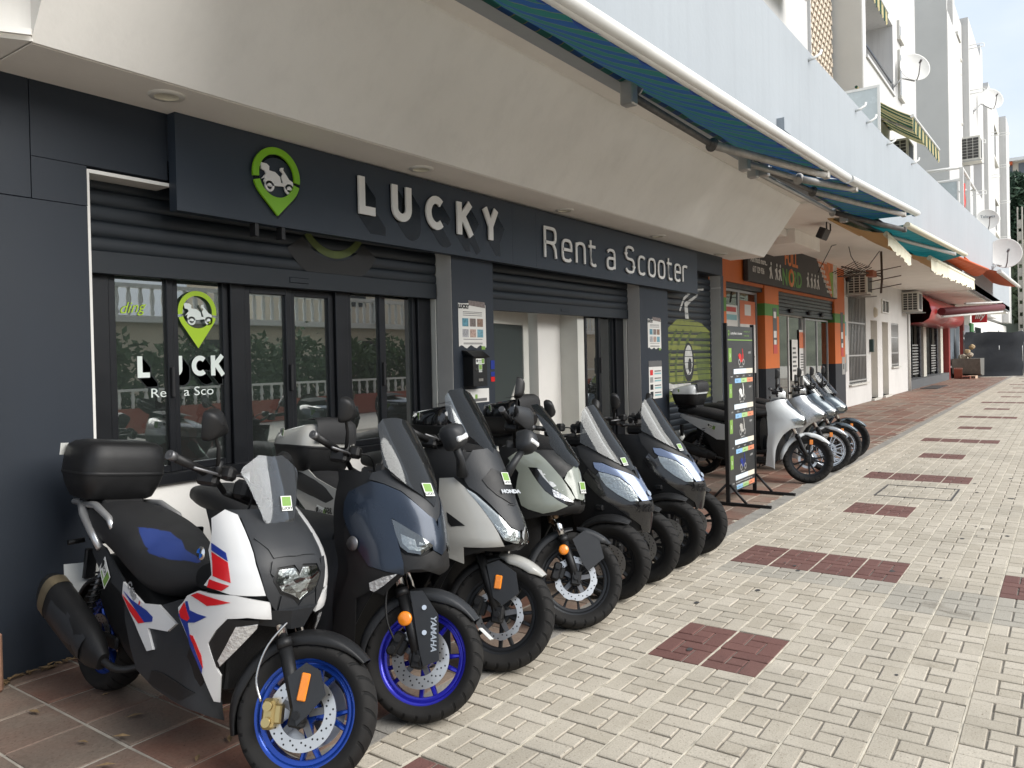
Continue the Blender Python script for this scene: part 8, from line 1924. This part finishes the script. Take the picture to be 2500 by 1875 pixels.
po = poster('price_list', 'white price list with four scooter pictures under the tour poster', 'price list', lambda a, c, d: (9.476+a, FY-.001-d, 1.05+c), .405, .51, [(.0, 1, .84, 1.0, m_ink)]+[(.08, .30, .62-.19*k, .76-.19*k, [m_dred, m_alu, m_stink, m_stink][k]) for k in range(4)]+[(.42, .92, .71-.19*k, .74-.19*k, m_ink) for k in range(4)]+[(.42, .92, .64-.19*k, .68-.19*k, m_pteal) for k in range(4)])
poster('notice', 'white torn notice low on the pillar below the letter box', 'notice', lambda a, c, d: (5.60+a, FY-.001-d, 1.22+c), .36, .13, [(.4, .5, .2, .6, m_stgreen), (.1, .9, .08, .3, m_ink)])
for i, (z, m) in enumerate(((1.53, m_dblue), (1.46, m_dblue), (1.41, m_dred))):
    o = MB().box(6.0, 6.06, FY-.004, FY-.0005, z, z+(.085 if i == 0 else .045)).build('card_sticker', m); tag(o, ['blue card payment sticker, largest on the pillar edge', 'small blue card sticker in the middle of the pillar edge', 'small red card sticker lowest on the pillar edge'][i], 'sticker')
mbx = empty('letter_box', (5.58, FY, 1.38), label='black metal letter box with shop stickers on the dark pillar', cat='letter box')
MB().box(0, .21, -.12, 0, 0, .27, .004).build('box', m_bp, mbx)
MB().prism([(-.135, .262), (-.142, .272), (-.06, .325), (0, .335), (0, .325)], -.015, .225, lambda a, c, d: (d, a, c)).build('lid', m_bp, mbx)
sticker(mbx, lambda a, c, d: Vector((.04+a, -.1205-d, .205+c)), .125, .05, 'wide'); sticker(mbx, lambda a, c, d: Vector((.08+a, -.1205-d, .13+c)), .05, .07)
MB().box(.075, .14, -.124, -.119, .045, .07).build('name_plate', m_steel, mbx); MB().cyl((.04, -.119, .155), (.04, -.128, .155), .01).build('lock', m_chrome, mbx)
# green scooter mural painted on the closed shutter (thin paint panels on the slats)
m_mg = [mat('mural_lime', (0.155, 0.175, 0.035), .6, var=.25, vscale=8), mat('mural_green', (0.075, 0.10, 0.02), .6, var=.3, vscale=8), mat('mural_silver', (0.42, 0.42, 0.40), .5, var=.3, vscale=10), mat('mural_black', (0.012, 0.012, 0.012), .6)]
mur = bpy.data.objects.new('mural', None); mur.empty_display_size = .1; link(mur, shop); mur.location = (10.12-2.2, SY-FY, 0)
def paint(poly, m, lvl, name):
    """cut a flat mural shape into one strip per slat so it follows the ribbing"""
    z = .10
    strips = MB()
    while z < 2.75:
        z0, z1 = z+.006, z+.090
        seg = [(a, c) for a, c in poly]
        def clip(ps, zc, keep_above):
            out = []
            for i in range(len(ps)):
                p, q = ps[i], ps[(i+1) % len(ps)]; ip = (p[1] >= zc) == keep_above; iq = (q[1] >= zc) == keep_above
                if ip: out.append(p)
                if ip != iq: t = (zc-p[1])/(q[1]-p[1]); out.append((p[0]+(q[0]-p[0])*t, zc))
            return out
        seg = clip(seg, z0, True)
        if len(seg) > 2: seg = clip(seg, z1, False)
        if len(seg) > 2:
            strips.add([(a, -.0125-.0006*lvl+.006*((c-z0)/.084-.5)**2*2, c-.02+.02) for a, c in seg], [tuple(range(len(seg)))])
        z += .094
    if strips.f: tag(strips.build(name, m, mur, fix=False), kind='stuff')
paint([(.08, 1.35), (.10, 1.75), (.35, 2.02), (.7, 2.16), (1.2, 2.18), (1.65, 2.12), (1.98, 2.0), (1.98, .95), (1.7, .92), (1.3, .98), (.7, .90), (.2, .95)], m_mg[0], 1, 'mural_body')
paint([(1.3, 1.85), (1.6, 2.0), (1.95, 1.95), (1.95, 1.0), (1.6, 1.0), (1.45, 1.3)], m_mg[1], 2, 'mural_shade')
for o_ in (.35, .6, .9):
    paint([(o_, 1.0), (o_-.02, 1.5), (o_+.12, 1.85), (o_+.3, 2.02), (o_+.36, 2.0), (o_+.18, 1.8), (o_+.06, 1.5), (o_+.07, 1.0)], m_mg[1], 3, 'mural_rib')
paint(arc(1.1, 1.52, .21, .30, 0, 360, 20)[:-1], m_mg[3], 4, 'mural_lamp_rim'); paint(arc(1.1, 1.55, .15, .23, 0, 360, 20)[:-1], m_mg[2], 5, 'mural_lamp'); paint(arc(1.14, 1.47, .07, .11, 0, 360, 14)[:-1], m_mg[3], 6, 'mural_lamp_core')
paint([(.0, 1.20), (.5, 1.10), (1.1, 1.12), (1.2, 1.0), (1.28, .9), (1.34, .92), (1.24, 1.12), (1.15, 1.2), (.5, 1.2), (.0, 1.3)], m_mg[2], 5, 'mural_bumper')
paint([(1.0, 2.18), (.98, 2.42), (1.25, 2.50), (1.5, 2.58), (1.5, 2.54), (1.25, 2.45), (1.1, 2.38), (1.14, 2.18)], m_mg[2], 3, 'mural_handle'); paint([(.78, 2.3), (.95, 2.5), (1.3, 2.64), (1.75, 2.68), (1.75, 2.65), (1.3, 2.60), (.98, 2.46), (.82, 2.28)], m_mg[2], 3, 'mural_screen_edge')
# painted wheel on the first shutter
mur2 = bpy.data.objects.new('mural', None); mur2.empty_display_size = .1; link(mur2, shop); mur2.location = (2.28-2.2, SY-FY, 2.19)
def ringpaint(cx, cz, r0, r1, a0, a1, m, nm, lvl):
    b = MB(); n = 30; v = []
    for k in range(n+1):
        t = rad(a0+(a1-a0)*k/n); v += [(cx+r0*math.cos(t), -.0125-.0005*lvl, cz+r0*math.sin(t)), (cx+r1*math.cos(t), -.0125-.0005*lvl, cz+r1*math.sin(t))]
    b.add(v, [(2*k, 2*k+1, 2*k+3, 2*k+2) for k in range(n)]); b.build(nm, m, mur2, fix=False)
ringpaint(1.93, .62, .38, .56, 215, 325, m_mg[3], 'mural_tyre', 1); ringpaint(1.93, .62, .30, .36, 215, 325, m_mg[1], 'mural_rim', 2)
# terracotta foot of a drain pipe at the far left corner
fp = empty('corner_pier', (1.62, 4.49, 0), label='chipped terracotta pier stump at the left wall corner', cat='pier')
MB().box(-.06, .05, -.10, .05, 0, .30, .012).build('stump', mat('chipped_brick', (0.30, 0.17, 0.11), .9, var=.3, vscale=14, bump=.6, bscale=40, dirt=.3), fp)
MB().cyl((-.02, 0, .30), (-.02, 0, 3.0), .03, n=10).build('pipe', mat('old_pipe', (0.30, 0.28, 0.25), .7, var=.2, dirt=.4), fp)
# ================================================================== far end and the opposite side of the street (seen in the glass)
fb_ = empty('hillside_flats', (150, 9, 0), label='distant cream apartment terraces with orange awnings on the hillside', cat='building')
m_cb = mat('cream_block', (0.58, 0.52, 0.42), .85, var=.06, vscale=.2)
for k in range(5):
    zb2 = 16+k*3.2
    MB().box(-4+k*.8, 30, -9+k*.3, 4, zb2, zb2+2.7).build('storey', m_cb, fb_); MB().box(-5.2+k*.8, 30, -9.6+k*.3, 4.3, zb2+2.7, zb2+3.2).build('terrace_slab', m_white, fb_)
    for j in range(5): MB().box(-4.12+k*.8, -4.02+k*.8, -8+j*2.4+k*.3, -6.4+j*2.4+k*.3, zb2+.6, zb2+2.4).build('window', mat('far_window', (0.12, 0.13, 0.14), .3), fb_)
    for j in range(2): MB().box(-5.1+k*.8, -4.2+k*.8, -8+j*4.8+k*.3, -5.4+j*4.8+k*.3, zb2+2.2, zb2+2.65).build('awning', m_orange_c if (j+k) % 2 else m_cream, fb_)
tag(MB().add([(100, -60, -.2), (400, -60, -.2), (400, 120, -.2), (100, 120, -.2), (140, -30, 18), (400, -30, 40), (400, 120, 40), (140, 120, 18)], [(0, 1, 2, 3), (4, 5, 6, 7), (0, 1, 5, 4), (1, 2, 6, 5), (2, 3, 7, 6), (3, 0, 4, 7)]).build('hillside', mat('scrub_hazed', (0.16, 0.17, 0.12), .9, var=.4, vscale=.3)), kind='structure')  # scrub colour lightened, with distance haze painted into it
def leafy(name, c, size, n, label, cat, m, trunk=True, seed=1, s=.12):
    o = empty(name, (c[0], c[1], 0), label=label, cat=cat); random.seed(seed); b = MB()
    for k in range(n):
        while True:
            p = Vector((random.uniform(-1, 1), random.uniform(-1, 1), random.uniform(-1, 1)))
            if .25 < p.length < 1: break
        p = Vector((p.x*size[0], p.y*size[1], c[2]+p.z*size[2])); p += Vector((random.gauss(0, .1), random.gauss(0, .1), random.gauss(0, .12)))
        d = Vector((random.gauss(0, 1), random.gauss(0, 1), random.gauss(0, 1))).normalized(); e = d.orthogonal().normalized(); q = s*random.uniform(.6, 1.3)
        b.add([p-d*q, p+e*q*.45, p+d*q, p-e*q*.45], [(0, 1, 2, 3)])
    b.build('crown', m, o, fix=False)
    if trunk: MB().cyl((0, 0, 0), (.1, 0, c[2]), .16 if size[2] > 1.5 else .04, .05, n=8).build('trunk', mat('bark', (0.10, 0.08, 0.06), .9), o)
    return o
m_leaf = mat('leaf_green', (0.045, 0.085, 0.025), .7, var=.5, vscale=3); m_leafb = mat('leaf_hazed', (0.11, 0.14, 0.07), .7, var=.4, vscale=1.5); m_pine = mat('pine_green', (0.03, 0.06, 0.03), .8, var=.4, vscale=2)  # far broadleaf green is paled to carry distance haze in its colour
leafy('pine_tree', (132, 6.0, 21.5), (5, 3.2, 5.0), 5000, 'dark pine tree in front of the hillside flats at the right edge', 'tree', m_pine, seed=3, s=.5)
leafy('broadleaf_tree', (110, 2.2, 9), (6, 4, 6), 5000, 'green leafy tree low on the hillside behind the concrete pole', 'tree', m_leafb, seed=4, s=.5)
leafy('broadleaf_tree', (104, -3, 6), (5, 4, 5), 4000, 'lower green tree beside the end of the street', 'tree', m_leafb, seed=5, s=.5)
# opposite side: red wall, white balusters, hedge, cream villa with balustrade
OY = -9.0
ow = empty('garden_wall', (0, OY, 0), label='low red garden wall with white fence across the street', cat='wall')
MB().box(-12, 60, -.1, .1, 0, .62).build('wall', mat('red_wall', (0.30, 0.085, 0.06), .85, var=.1, dirt=.2), ow)
me = mesh_from(MB().lathe([(.03, 0), (.05, .05), (.03, .12), (.055, .25), (.03, .38), (.045, .42)], n=10, axis=(0, 0, 1)), 'baluster', m_awhite)
for k in range(120): inst('baluster', me, (-11+k*.34, 0, .62), ow)
MB().box(-12, 60, -.06, .06, 1.04, 1.10).build('rail', m_awhite, ow)
random.seed(21)
for k in range(18): leafy('hedge_shrub', (-6+k*2.0, OY-.9+random.uniform(-.2, .2), 1.35), (1.25, .7, 1.05+random.uniform(-.1, .3)), 1000, 'clipped green hedge shrub behind the red garden wall, number %d from the left end' % (k+1) if False else 'green hedge shrub growing behind the red garden wall', 'shrub', m_leaf, seed=30+k, s=.13)['group'] = 'hedge behind the garden wall'
vl = empty('villa', (0, OY-4.5, 0), label='cream villa with white balustrade terrace across the street', cat='building')
m_villa = mat('villa_cream', (0.66, 0.58, 0.46), .85, var=.05, vscale=.5, dirt=.1)
MB().box(-8, 48, -6, 0, 0, 3.0).build('ground_floor', m_villa, vl); MB().box(-8.2, 48.2, -6, .3, 3.0, 3.2).build('terrace_edge', m_white, vl)
MB().box(-8, 8, -8, -2.4, 3.2, 7.5).build('upper_floor', m_villa, vl); MB().box(20, 48, -9, -3.5, 3.2, 6.5).build('upper_floor', m_villa, vl)
for k in range(150): inst('baluster', me, (-8+k*.37, .2, 3.2), vl)
for o in vl.children:
    if o.name.startswith('baluster'): o.scale = (1.5, 1.5, 2.0)
MB().box(-8.2, 48.2, .05, .35, 4.04, 4.16).build('balustrade_rail', m_awhite, vl)
for x in (-4, 2, 9, 15, 22, 29, 36): MB().box(x, x+1.2, .0, .06, 1.2, 2.5).build('window', m_darkglass, vl); MB().box(x+.4, x+.8, .05, .5, 3.2, 4.2).build('pier', m_awhite, vl)
for x in (-5, 0, 24, 30): MB().box(x, x+1.6, -2.42 if x < 8 else -3.52, -2.38 if x < 8 else -3.46, 4.2, 6.2).build('window', m_darkglass, vl)
